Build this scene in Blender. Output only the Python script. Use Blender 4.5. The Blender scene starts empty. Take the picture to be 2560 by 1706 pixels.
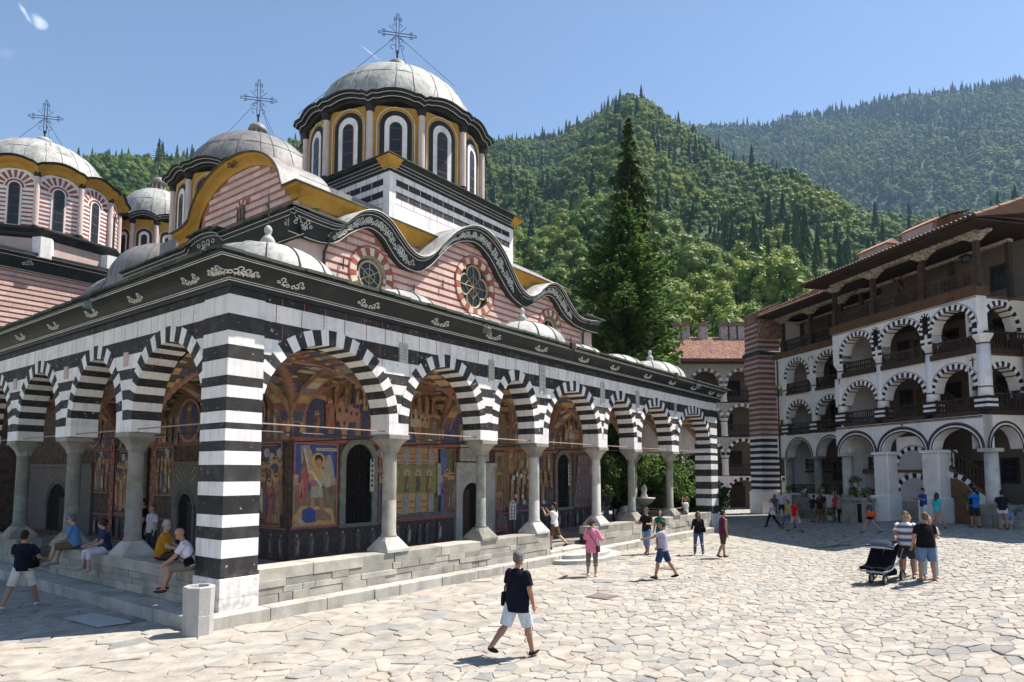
import bpy, bmesh, math, random
import numpy as np
from mathutils import Vector, Matrix, noise as mnoise
R = math.radians
random.seed(7)
scene = bpy.context.scene
col = scene.collection

# ------------------------------------------------------------------ camera
CAM = Vector((-7.4275, -12.963, 3.05))
YAW = R(37.0)
cd = bpy.data.cameras.new('camera'); cam = bpy.data.objects.new('camera', cd); col.objects.link(cam)
cam.location = CAM; cam.rotation_euler = (R(90) + math.atan(134 / 1678), 0, YAW - R(90))
cd.sensor_width = 36; cd.lens = 36 * 1678 / 2560; cd.shift_y = 195 / 2560
cd.clip_start = 0.1; cd.clip_end = 6000
scene.camera = cam
FH = Vector((math.cos(YAW), math.sin(YAW), 0)); RH = Vector((math.sin(YAW), -math.cos(YAW), 0))

# ------------------------------------------------------------------ sky, sun, exposure
SUN_AZ, SUN_EL = R(-32.5), R(58.5)
world = bpy.data.worlds.new('World'); scene.world = world; world.use_nodes = True
wn, wl = world.node_tree.nodes, world.node_tree.links
bg = wn['Background']; sky = wn.new('ShaderNodeTexSky'); sky.sky_type = 'NISHITA'; sky.sun_disc = False
sky.sun_elevation = SUN_EL; sky.sun_rotation = R(90) - SUN_AZ
sky.altitude = 1100; sky.air_density = 1.15; sky.dust_density = 0.35; sky.ozone_density = 1.1
bg.inputs['Strength'].default_value = 0.075
def wisp(prev, az, slope, sx, sz, tilt, nscale, amt, seed):
    # a wisp of white cloud in the sky at one world direction
    tc = wn.new('ShaderNodeTexCoord'); e = math.atan(slope)
    fwd = Vector((math.cos(az) * math.cos(e), math.sin(az) * math.cos(e), math.sin(e)))
    rt = fwd.cross(Vector((0, 0, 1))).normalized(); up = rt.cross(fwd)
    a = rt * math.cos(tilt) + up * math.sin(tilt); b = -rt * math.sin(tilt) + up * math.cos(tilt)
    def dot(v, k):
        d = wn.new('ShaderNodeVectorMath'); d.operation = 'DOT_PRODUCT'; wl.new(tc.outputs['Generated'], d.inputs[0]); d.inputs[1].default_value = v * k
        return d.outputs['Value']
    nz = wn.new('ShaderNodeTexNoise'); nz.inputs['Scale'].default_value = nscale; nz.inputs['Detail'].default_value = 5
    mp = wn.new('ShaderNodeMapping'); mp.inputs['Location'].default_value = (seed, seed, 0); wl.new(tc.outputs['Generated'], mp.inputs[0]); wl.new(mp.outputs[0], nz.inputs['Vector'])
    def math_(op, x, y=None):
        m = wn.new('ShaderNodeMath'); m.operation = op
        for i, k in enumerate((x, y)):
            if k is None: continue
            if isinstance(k, (int, float)): m.inputs[i].default_value = k
            else: wl.new(k, m.inputs[i])
        return m.outputs[0]
    u = dot(a, 1 / sx); v = dot(b, 1 / sz)
    front = math_('GREATER_THAN', dot(fwd, 1), 0)
    r2 = math_('ADD', math_('POWER', math_('ABSOLUTE', u), 2), math_('POWER', math_('ABSOLUTE', v), 2))
    f = math_('SUBTRACT', 1, r2)
    f = math_('ADD', f, math_('MULTIPLY', math_('SUBTRACT', nz.outputs[0], 0.5), 2.4))
    f = math_('MULTIPLY', f, front); c = wn.new('ShaderNodeClamp'); wl.new(math_('MULTIPLY', f, amt), c.inputs[0])
    mx = wn.new('ShaderNodeMix'); mx.data_type = 'RGBA'; wl.new(c.outputs[0], mx.inputs[0]); wl.new(prev, mx.inputs[6]); mx.inputs[7].default_value = (11, 11.2, 11.8, 1)
    return mx.outputs[2]
s = sky.outputs[0]
s = wisp(s, R(73.55), 0.566, 0.0085, 0.0070, R(-30), 140, .34, 3.1)
s = wisp(s, R(74.4), 0.5705, 0.0105, 0.0026, R(-52), 140, .30, 5.2)
s = wisp(s, R(75.3), 0.513, 0.008, 0.006, 0.2, 130, .05, 8.4)
s = wisp(s, R(49.65), 0.6405, 0.0165, 0.0008, R(-30), 40, .3, 1.7)
wl.new(s, bg.inputs['Color'])
sl = bpy.data.lights.new('sun', 'SUN'); sl.energy = 4.8; sl.angle = R(0.53); sl.color = (1, .945, .87)
sun = bpy.data.objects.new('sun', sl); col.objects.link(sun)
sdir = Vector((math.cos(SUN_AZ) * math.cos(SUN_EL), math.sin(SUN_AZ) * math.cos(SUN_EL), math.sin(SUN_EL)))
sun.rotation_euler = sdir.to_track_quat('Z', 'Y').to_euler(); sun.location = (20, -20, 40)
vs = scene.view_settings; vs.view_transform = 'Standard'; vs.look = 'None'; vs.exposure = 1.17; vs.gamma = 1.0; vs.use_curve_mapping = False
scene.render.engine = 'CYCLES'
cy = scene.cycles; cy.use_denoising = True; cy.max_bounces = 6; cy.diffuse_bounces = 3; cy.glossy_bounces = 2; cy.transmission_bounces = 3; cy.volume_bounces = 0; cy.transparent_max_bounces = 6
cy.use_adaptive_sampling = True; cy.adaptive_threshold = 0.02; cy.caustics_reflective = False; cy.caustics_refractive = False

# ------------------------------------------------------------------ helpers
def tag(o, label=None, cat=None, group=None, kind=None):
    for k, v in (('label', label), ('category', cat), ('group', group), ('kind', kind)):
        if v: o[k] = v
    return o
def empty(name, loc=(0, 0, 0), rz=0, parent=None):
    o = bpy.data.objects.new(name, None); col.objects.link(o); o.location = loc; o.rotation_euler.z = rz
    if parent: o.parent = parent
    return o
def lin(c):
    return tuple(((x / 255) / 12.92 if x / 255 <= .04045 else ((x / 255 + .055) / 1.055) ** 2.4) for x in c)
class MB:
    """collects faces, builds ONE mesh object"""
    def __init__(s, xf=None): s.v = []; s.f = []; s.m = []; s.c = []; s.xf = xf; s.cc = None; s.hascol = False
    def add(s, vs, fs, m=0, c=None):
        b = len(s.v)
        if s.xf: vs = [s.xf(p) for p in vs]
        s.v.extend(tuple(p) for p in vs); c = c if c is not None else s.cc
        if c is not None: s.hascol = True
        for f in fs: s.f.append(tuple(i + b for i in f)); s.m.append(m); s.c.append(c or (1, 1, 1))
    def box(s, x0, x1, y0, y1, z0, z1, m=0, c=None):
        s.add([(x0, y0, z0), (x1, y0, z0), (x1, y1, z0), (x0, y1, z0), (x0, y0, z1), (x1, y0, z1), (x1, y1, z1), (x0, y1, z1)],
              [(0, 3, 2, 1), (4, 5, 6, 7), (0, 1, 5, 4), (1, 2, 6, 5), (2, 3, 7, 6), (3, 0, 4, 7)], m, c)
    def bbox(s, x0, x1, y0, y1, z0, z1, b=.01, m=0, c=None):
        # box with chamfered vertical and top edges
        P = lambda i: [(x0 + i, y0), (x1 - i, y0), (x1, y0 + i), (x1, y1 - i), (x1 - i, y1), (x0 + i, y1), (x0, y1 - i), (x0, y0 + i)]
        q = P(b); n = 8
        ins = lambda k: [(min(max(x, x0 + k), x1 - k), min(max(y, y0 + k), y1 - k)) for x, y in q]
        vs = [(x, y, z0) for x, y in q] + [(x, y, z1 - b) for x, y in q] + [(x, y, z1) for x, y in ins(b)]
        fs = [tuple(range(n))[::-1], tuple(range(2 * n, 3 * n))]
        for r in (0, 1):
            for i in range(n): j = (i + 1) % n; fs.append((r * n + i, r * n + j, r * n + n + j, r * n + n + i))
        s.add(vs, fs, m, c)
    def ext(s, poly, d0, d1, ax='y', m=0, c=None, caps=True):
        # polygon in the plane across axis ax, extruded from d0 to d1
        n = len(poly)
        mk = {'y': lambda p, d: (p[0], d, p[1]), 'x': lambda p, d: (d, p[0], p[1]), 'z': lambda p, d: (p[0], p[1], d)}[ax]
        vs = [mk(p, d0) for p in poly] + [mk(p, d1) for p in poly]
        fs = [(i, (i + 1) % n, n + (i + 1) % n, n + i) for i in range(n)]
        if caps: fs += [tuple(range(n))[::-1], tuple(range(n, 2 * n))]
        s.add(vs, fs, m, c)
    def tube(s, pts, r, n=6, m=0, c=None, cap=True):
        pts = [Vector(p) for p in pts]; rings = []; rr = r if isinstance(r, (list, tuple)) else [r] * len(pts)
        t0 = (pts[1] - pts[0]).normalized(); ref = Vector((0, 0, 1)) if abs(t0.z) < .9 else Vector((1, 0, 0))
        a = t0.cross(ref).normalized()
        for i, p in enumerate(pts):
            t = (pts[min(i + 1, len(pts) - 1)] - pts[max(i - 1, 0)])
            t = t.normalized() if t.length > 1e-9 else t0
            a = a - t * a.dot(t)
            a = a.normalized() if a.length > 1e-6 else t.orthogonal().normalized()
            b = t.cross(a)
            rings.append([p + (a * math.cos(2 * math.pi * k / n) + b * math.sin(2 * math.pi * k / n)) * rr[i] for k in range(n)])
        vs = [tuple(q) for ring in rings for q in ring]; fs = []
        for i in range(len(pts) - 1):
            for k in range(n): j = (k + 1) % n; fs.append((i * n + k, i * n + j, (i + 1) * n + j, (i + 1) * n + k))
        if cap: fs += [tuple(range(n))[::-1], tuple(range((len(pts) - 1) * n, len(pts) * n))]
        s.add(vs, fs, m, c)
    def lathe(s, prof, cx=0, cy=0, n=24, a0=0, a1=2 * math.pi, m=0, c=None, sq=1):
        full = abs(a1 - a0 - 2 * math.pi) < 1e-6; k = n if full else n + 1
        vs = [(cx + r * math.cos(a0 + (a1 - a0) * i / n), cy + r * math.sin(a0 + (a1 - a0) * i / n) * sq, z) for r, z in prof for i in range(k)]
        fs = []
        for j in range(len(prof) - 1):
            for i in range(n):
                i2 = (i + 1) % k if full else i + 1
                fs.append((j * k + i, j * k + i2, (j + 1) * k + i2, (j + 1) * k + i))
        if full and prof[0][0] > 1e-4: fs.append(tuple(range(k))[::-1])
        if full and prof[-1][0] > 1e-4: fs.append(tuple(range((len(prof) - 1) * k, len(prof) * k)))
        s.add(vs, fs, m, c)
    def ell(s, c0, rad, n=10, k=7, m=0, c=None, mat=None):
        vs = []; fs = []
        for j in range(k + 1):
            t = math.pi * j / k
            for i in range(n):
                p = 2 * math.pi * i / n; v = Vector((rad[0] * math.sin(t) * math.cos(p), rad[1] * math.sin(t) * math.sin(p), rad[2] * math.cos(t)))
                if mat: v = mat @ v
                vs.append(tuple(Vector(c0) + v))
        for j in range(k):
            for i in range(n): i2 = (i + 1) % n; fs.append((j * n + i, (j + 1) * n + i, (j + 1) * n + i2, j * n + i2))
        s.add(vs, fs, m, c)
    def mesh(s, name, mats, smooth=False, fix=True):
        me = bpy.data.meshes.new(name); me.from_pydata(s.v, [], s.f); mats = mats if isinstance(mats, (list, tuple)) else [mats]
        for mt in mats: me.materials.append(mt)
        if len(mats) > 1: me.polygons.foreach_set('material_index', s.m)
        if s.hascol:
            at = me.attributes.new('Col', 'FLOAT_COLOR', 'CORNER'); L = np.empty((len(me.loops), 4), np.float32); i = 0
            for f, c in zip(s.f, s.c): L[i:i + len(f), :3] = c; i += len(f)
            L[:, 3] = 1; at.data.foreach_set('color', L.ravel())
        if fix and s.xf is None and len(s.f) < 4000 or s.xf:
            bm = bmesh.new(); bm.from_mesh(me); bmesh.ops.recalc_face_normals(bm, faces=bm.faces); bm.to_mesh(me); bm.free()
        if smooth: me.polygons.foreach_set('use_smooth', [True] * len(me.polygons))
        me.update(); return me
    def build(s, name, mats, parent=None, smooth=False, loc=None, kind=None, fix=True):
        o = bpy.data.objects.new(name, s.mesh(name, mats, smooth, fix)); col.objects.link(o)
        if parent: o.parent = parent
        if loc: o.location = loc
        if kind: o['kind'] = kind
        return o
def link_copy(o, parent=None, loc=None, rz=None):
    c = o.copy(); col.objects.link(c); c.parent = parent if parent else o.parent
    if loc is not None: c.location = loc
    if rz is not None: c.rotation_euler.z = rz
    return c
def copy_tree(o, parent=None):
    c = o.copy(); col.objects.link(c); c.parent = parent
    for ch in list(o.children): copy_tree(ch, c)
    return c
def cr(pts, n=6):
    # Catmull-Rom through 2D/3D points
    P = [Vector(p) for p in pts]; P = [P[0] * 2 - P[1]] + P + [P[-1] * 2 - P[-2]]; out = []
    for i in range(1, len(P) - 2):
        for k in range(n):
            t = k / n; a, b, c, d = P[i - 1], P[i], P[i + 1], P[i + 2]
            out.append(.5 * ((2 * b) + (c - a) * t + (2 * a - 5 * b + 4 * c - d) * t * t + (3 * b - a - 3 * c + d) * t ** 3))
    out.append(P[-2]); return out
def interp(xs, ys):
    return lambda x: float(np.interp(x, xs, ys))

# ------------------------------------------------------------------ materials (all procedural)
MATS = {}
def M(name, c, rough=.8, var=.16, scale=3.0, c2=None, mix=(.45, .62), bump=.0, bscale=40, metal=0, spec=.3, attr=False, rnd=0, streak=0, fine=.1, patch=0, chips=0, gain=0):
    """base colour c broken up by noise towards c2, streaks, per-object variation, relief"""
    if name in MATS: return MATS[name]
    m = bpy.data.materials.new(name); MATS[name] = m; m.use_nodes = True; nt = m.node_tree; N, L = nt.nodes, nt.links
    b = N['Principled BSDF']; b.inputs['Roughness'].default_value = rough; b.inputs['Metallic'].default_value = metal; b.inputs['Specular IOR Level'].default_value = spec
    geo = N.new('ShaderNodeNewGeometry'); pos = geo.outputs['Position']
    def nz(sc, det=4, vec=pos):
        n = N.new('ShaderNodeTexNoise'); n.inputs['Scale'].default_value = sc; n.inputs['Detail'].default_value = det; L.new(vec, n.inputs['Vector']); return n.outputs['Fac']
    def ramp(f, a, b_):
        r = N.new('ShaderNodeMapRange'); r.inputs[1].default_value = a; r.inputs[2].default_value = b_; L.new(f, r.inputs[0]); return r
    if attr:
        at = N.new('ShaderNodeAttribute'); at.attribute_name = 'Col'; src = at.outputs['Color']
    else:
        rg = N.new('ShaderNodeRGB'); rg.outputs[0].default_value = (*c, 1); src = rg.outputs[0]
    if gain:
        hs_ = N.new('ShaderNodeHueSaturation'); hs_.inputs['Value'].default_value = gain; hs_.inputs['Saturation'].default_value = .9; L.new(src, hs_.inputs['Color']); src = hs_.outputs[0]
    def mixc(f, A, B, mode='MIX'):
        mx = N.new('ShaderNodeMix'); mx.data_type = 'RGBA'; mx.blend_type = mode
        for k, i in ((f, 0), (A, 6), (B, 7)):
            if isinstance(k, (int, float)): mx.inputs[i].default_value = k
            elif isinstance(k, tuple): mx.inputs[i].default_value = (*k, 1)
            else: L.new(k, mx.inputs[i])
        return mx.outputs[2]
    if c2:
        src = mixc(ramp(nz(scale), *mix).outputs[0], src, c2)
    if patch:
        vo = N.new('ShaderNodeTexVoronoi'); vo.inputs['Scale'].default_value = 15; wv = N.new('ShaderNodeMix'); wv.data_type = 'RGBA'; wv.inputs[0].default_value = .12; n3 = N.new('ShaderNodeTexNoise'); n3.inputs['Scale'].default_value = 6; L.new(pos, n3.inputs['Vector']); L.new(pos, wv.inputs[6]); L.new(n3.outputs['Color'], wv.inputs[7]); L.new(wv.outputs[2], vo.inputs['Vector'])
        sr = N.new('ShaderNodeSeparateColor'); L.new(vo.outputs['Color'], sr.inputs[0]); rp = N.new('ShaderNodeValToRGB'); e = rp.color_ramp.elements; rp.color_ramp.interpolation = 'CONSTANT'; e[0].color = (.05, .035, .03, 1); e[1].position = .2; e[1].color = (.26, .13, .06, 1)
        for q, cc in ((.38, (.10, .09, .05)), (.52, (.34, .22, .10)), (.66, (.20, .06, .045)), (.78, (.07, .07, .12)), (.9, (.40, .34, .25))): k_ = e.new(q); k_.color = (*cc, 1)
        L.new(sr.outputs[0], rp.inputs[0]); src = mixc(patch * .62, src, rp.outputs[0])
    if streak:
        mp = N.new('ShaderNodeMapping'); mp.inputs['Scale'].default_value = (5, 5, .45); L.new(pos, mp.inputs[0])
        r = ramp(nz(1.6, 5, mp.outputs[0]), .48, .72); r.inputs[3].default_value = 1; r.inputs[4].default_value = 1 - streak
        src = mixc(1.0, src, r.outputs[0], 'MULTIPLY')
    if var:
        r = ramp(nz(scale * .7 + 1, 6), .25, .75); r.inputs[3].default_value = 1 - var; r.inputs[4].default_value = 1 + var * .5
        src = mixc(1.0, src, r.outputs[0], 'MULTIPLY')
    if fine:
        r = ramp(nz(55, 3), .3, .7); r.inputs[3].default_value = 1 - fine; r.inputs[4].default_value = 1 + fine * .6
        src = mixc(1.0, src, r.outputs[0], 'MULTIPLY')
    if rnd:
        oi = N.new('ShaderNodeObjectInfo'); r = ramp(oi.outputs['Random'], 0, 1); r.inputs[3].default_value = 1 - rnd; r.inputs[4].default_value = 1 + rnd * .6
        src = mixc(1.0, src, r.outputs[0], 'MULTIPLY')
    if chips:
        r = ramp(nz(11, 8), .66 if chips > 0 else .64, .70); src = mixc(r.outputs[0], src, (.34, .32, .30) if chips > 0 else (.50, .46, .43))
        sp = N.new('ShaderNodeSeparateXYZ'); L.new(pos, sp.inputs[0]); r2 = ramp(sp.outputs[2], .2, 1.1); r2.inputs[3].default_value = .8; r2.inputs[4].default_value = 0
        mm = N.new('ShaderNodeMath'); mm.operation = 'MULTIPLY'; L.new(r2.outputs[0], mm.inputs[0]); L.new(ramp(nz(7, 6), .42, .62).outputs[0], mm.inputs[1]); src = mixc(mm.outputs[0], src, (.36, .32, .27))
    L.new(src, b.inputs['Base Color'])
    if bump:
        bp = N.new('ShaderNodeBump'); bp.inputs['Strength'].default_value = bump; bp.inputs['Distance'].default_value = .02; L.new(nz(bscale, 6), bp.inputs['Height']); L.new(bp.outputs[0], b.inputs['Normal'])
    return m
WHITE = M('white_limewash', (.80, .77, .75), .85, .10, 2, c2=(.68, .64, .61), mix=(.5, .78), bump=.3, streak=.2, rnd=.08, chips=-.35)
BLACK = M('black_limewash', (.032, .030, .030), .75, .3, 3, c2=(.065, .06, .056), mix=(.46, .74), bump=.4, rnd=.3, fine=.3, chips=.5)
MORTAR = M('red_joint_line', (.36, .12, .10), .9, .2, 4)
PINK = M('pink_plaster', (.68, .50, .44), .85, .14, 1.5, c2=(.60, .42, .36), mix=(.5, .75), bump=.2, rnd=.14, streak=.1)
PINKP = M('plain_pink_plaster', (.55, .42, .37), .85, .14, 1.5, bump=.15, streak=.12)
BRICK = M('red_brick_course', (.33, .09, .07), .85, .25, 5, c2=(.40, .15, .11), mix=(.5, .7), bump=.3, rnd=.1)
YELLOW = M('ochre_paint', (.48, .27, .05), .75, .16, 2, c2=(.42, .20, .03), mix=(.5, .75), bump=.12, streak=.12)
LEAD = M('lead_sheet', (.44, .43, .40), .62, .34, .9, c2=(.25, .245, .23), mix=(.44, .66), bump=.9, bscale=4.5, spec=.4, streak=.42, fine=.18)
LEADD = M('weathered_lead_sheet', (.20, .19, .185), .6, .3, 1.0, c2=(.34, .28, .25), mix=(.5, .75), bump=.7, bscale=4.5, spec=.4, streak=.4)
SEAM = M('lead_seam', (.13, .135, .135), .6, .2, 4)
SLATE = M('green_slate', (.055, .065, .052), .75, .3, 3, c2=(.10, .12, .07), mix=(.5, .75), bump=.4, rnd=.35, fine=.2)
BCORN = M('black_painted_cornice', (.016, .019, .020), .55, .25, 2, c2=(.04, .042, .042), mix=(.55, .8), bump=.1)
LINE = M('white_painted_line', (.62, .61, .57), .8, .2, 6)
STONE = M('grey_stone', (.33, .305, .265), .85, .25, 2.2, c2=(.22, .21, .18), mix=(.45, .7), bump=.45, rnd=.2, fine=.18)
STONEL = M('pale_stone', (.52, .50, .46), .85, .2, 2.5, c2=(.38, .37, .33), mix=(.5, .75), bump=.35, rnd=.12, fine=.15)
STONEG = M('green_grey_stone', (.225, .235, .20), .8, .28, 4, c2=(.33, .32, .275), mix=(.48, .72), bump=.3, rnd=.2, fine=.25)
BLOCKST = M('plinth_stone', (.42, .39, .33), .88, .25, 2.0, c2=(.30, .295, .26), mix=(.42, .7), bump=.5, rnd=.28, fine=.2)
KERB = M('kerb_stone', (.46, .435, .39), .85, .22, 1.6, c2=(.33, .305, .265), mix=(.45, .72), bump=.4, rnd=.14, fine=.15, streak=.2)
DIRT = M('dark_joint', (.06, .055, .05), .95, .3, 6)
IRON = M('wrought_iron', (.025, .023, .024), .55, .2, 8, spec=.4)
RUST = M('tie_rod_iron', (.33, .24, .20), .8, .25, 8)
WOOD = M('dark_walnut_wood', (.058, .036, .026), .7, .35, 5, bump=.3, c2=(.075, .043, .028), mix=(.5, .7), rnd=.2)
WOODM = M('brown_boards', (.16, .085, .042), .75, .3, 3, bump=.3, c2=(.10, .05, .027), mix=(.45, .7), rnd=.2)
WOODP = M('painted_wood_ornament', (.46, .41, .34), .8, .3, 9, c2=(.17, .13, .10), mix=(.52, .58))
WPLAST = M('white_wing_plaster', (.82, .78, .76), .9, .09, 1.2, c2=(.62, .57, .55), mix=(.55, .8), bump=.2, streak=.1)
CPLAST = M('shade_darkened_plaster', (.21, .175, .14), .9, .15, 1.2, bump=.15)  # cream plaster, its colour darkened to stand in for the galleries' dim shade
NAVY = M('dark_blue_paint', (.022, .02, .032), .8, .25, 5)
PURP = M('dark_purple_paint', (.075, .03, .05), .8, .25, 5)
TILE = M('terracotta_tile', (.42, .20, .13), .85, .3, 1.2, bump=.35, attr=True, fine=.2)
FRESCO = M('fresco_paint', (.3, .2, .1), .8, .22, 7, attr=True, bump=.05, c2=(.13, .085, .045), mix=(.58, .85), fine=.2, patch=.22, gain=1.6)
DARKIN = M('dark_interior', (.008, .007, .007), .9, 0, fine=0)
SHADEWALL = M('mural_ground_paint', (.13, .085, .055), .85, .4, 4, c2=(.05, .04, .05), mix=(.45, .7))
BARK = M('bark', (.07, .05, .035), .95, .35, 6, bump=.6, bscale=14)
def glass(name, c=(.02, .025, .03)):
    m = M(name, c, .18, 0, fine=0, spec=.35); return m
GLASS = glass('window_glass')
# ================================================================== ground
def sm(t): t = min(1, max(0, t)); return t * t * (3 - 2 * t)
def vd(x, y):
    d = Vector((x, y, 0)) - Vector((CAM.x, CAM.y, 0)); return d.dot(FH), d.dot(RH)
def gz(x, y):
    # the court rises gently towards the residential wing
    D, r = vd(x, y)
    return .6 * sm((r - .42 * D - .5) / 6) * sm((D + 6) / 8) if D > -6 else 0
def dl(D, r, z=0): return Vector((CAM.x, CAM.y, 0)) + FH * D + RH * r + Vector((0, 0, z))

GROUND = M('earth_and_grass_joints', (.35, .315, .255), .95, .3, 1.1, c2=(.25, .26, .13), mix=(.52, .62), bump=.6, fine=.3)
mb = MB()
gx = sorted(set([-2500, -1200, -600, -300, -150, -80, -40] + [i * .8 - 20 for i in range(115)] + [80, 110, 150, 300, 600, 1200, 2500]))
gy = sorted(set([-2500, -1200, -600, -300, -150, -80, -50] + [i * .8 - 40 for i in range(115)] + [60, 80, 110, 150, 300, 600, 1200, 2500]))
n = len(gx)
mb.add([(x, y, gz(x, y) - .02) for y in gy for x in gx], [(j * n + i, j * n + i + 1, (j + 1) * n + i + 1, (j + 1) * n + i) for j in range(len(gy) - 1) for i in range(n - 1)])
tag(mb.build('ground', GROUND, smooth=True, fix=False), kind='structure')

# far part of the court: the stones are too small to tell apart, so the material carries them
def far_paving():
    m = bpy.data.materials.new('far_cobbles'); m.use_nodes = True; N, L = m.node_tree.nodes, m.node_tree.links; b = N['Principled BSDF']
    g = N.new('ShaderNodeNewGeometry'); mp = N.new('ShaderNodeMapping'); mp.inputs['Rotation'].default_value = (0, 0, .3); mp.inputs['Scale'].default_value = (1.25, 1.9, 1); L.new(g.outputs['Position'], mp.inputs[0])
    v = N.new('ShaderNodeTexVoronoi'); v.feature = 'F1'; v.inputs['Scale'].default_value = 1; L.new(mp.outputs[0], v.inputs['Vector'])
    e = N.new('ShaderNodeTexVoronoi'); e.feature = 'DISTANCE_TO_EDGE'; e.inputs['Scale'].default_value = 1; L.new(mp.outputs[0], e.inputs['Vector'])
    r = N.new('ShaderNodeValToRGB'); r.color_ramp.elements[0].color = (.27, .25, .22, 1); r.color_ramp.elements[1].color = (.36, .325, .28, 1); L.new(v.outputs['Color'], r.inputs[0])
    k = N.new('ShaderNodeMapRange'); k.inputs[1].default_value = .02; k.inputs[2].default_value = .07; L.new(e.outputs['Distance'], k.inputs[0])
    nz = N.new('ShaderNodeTexNoise'); nz.inputs['Scale'].default_value = .5; L.new(g.outputs['Position'], nz.inputs['Vector'])
    gr = N.new('ShaderNodeValToRGB'); gr.color_ramp.elements[0].position = .48; gr.color_ramp.elements[1].position = .6; gr.color_ramp.elements[0].color = (.15, .12, .085, 1); gr.color_ramp.elements[1].color = (.11, .13, .045, 1); L.new(nz.outputs[0], gr.inputs[0])
    mx = N.new('ShaderNodeMix'); mx.data_type = 'RGBA'; L.new(k.outputs[0], mx.inputs[0]); L.new(gr.outputs[0], mx.inputs[6]); L.new(r.outputs[0], mx.inputs[7]); L.new(mx.outputs[2], b.inputs['Base Color'])
    bp = N.new('ShaderNodeBump'); bp.inputs['Strength'].default_value = .5; bp.inputs['Distance'].default_value = .02; L.new(k.outputs[0], bp.inputs['Height']); L.new(bp.outputs[0], b.inputs['Normal']); b.inputs['Roughness'].default_value = .85
    return m
mb = MB(); rows = [27.6 + i * 1.5 for i in range(34)]; cols_ = [i * 2 - 24 for i in range(42)]; n = len(cols_)
vv = []
for D in rows:
    for r in cols_: p = dl(D, r); vv.append((p.x, p.y, gz(p.x, p.y) + .003))
mb.add(vv, [(j * n + i, j * n + i + 1, (j + 1) * n + i + 1, (j + 1) * n + i) for j in range(len(rows) - 1) for i in range(n - 1)])
tag(mb.build('far_court_paving', far_paving(), smooth=True, fix=False), kind='structure')

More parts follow.
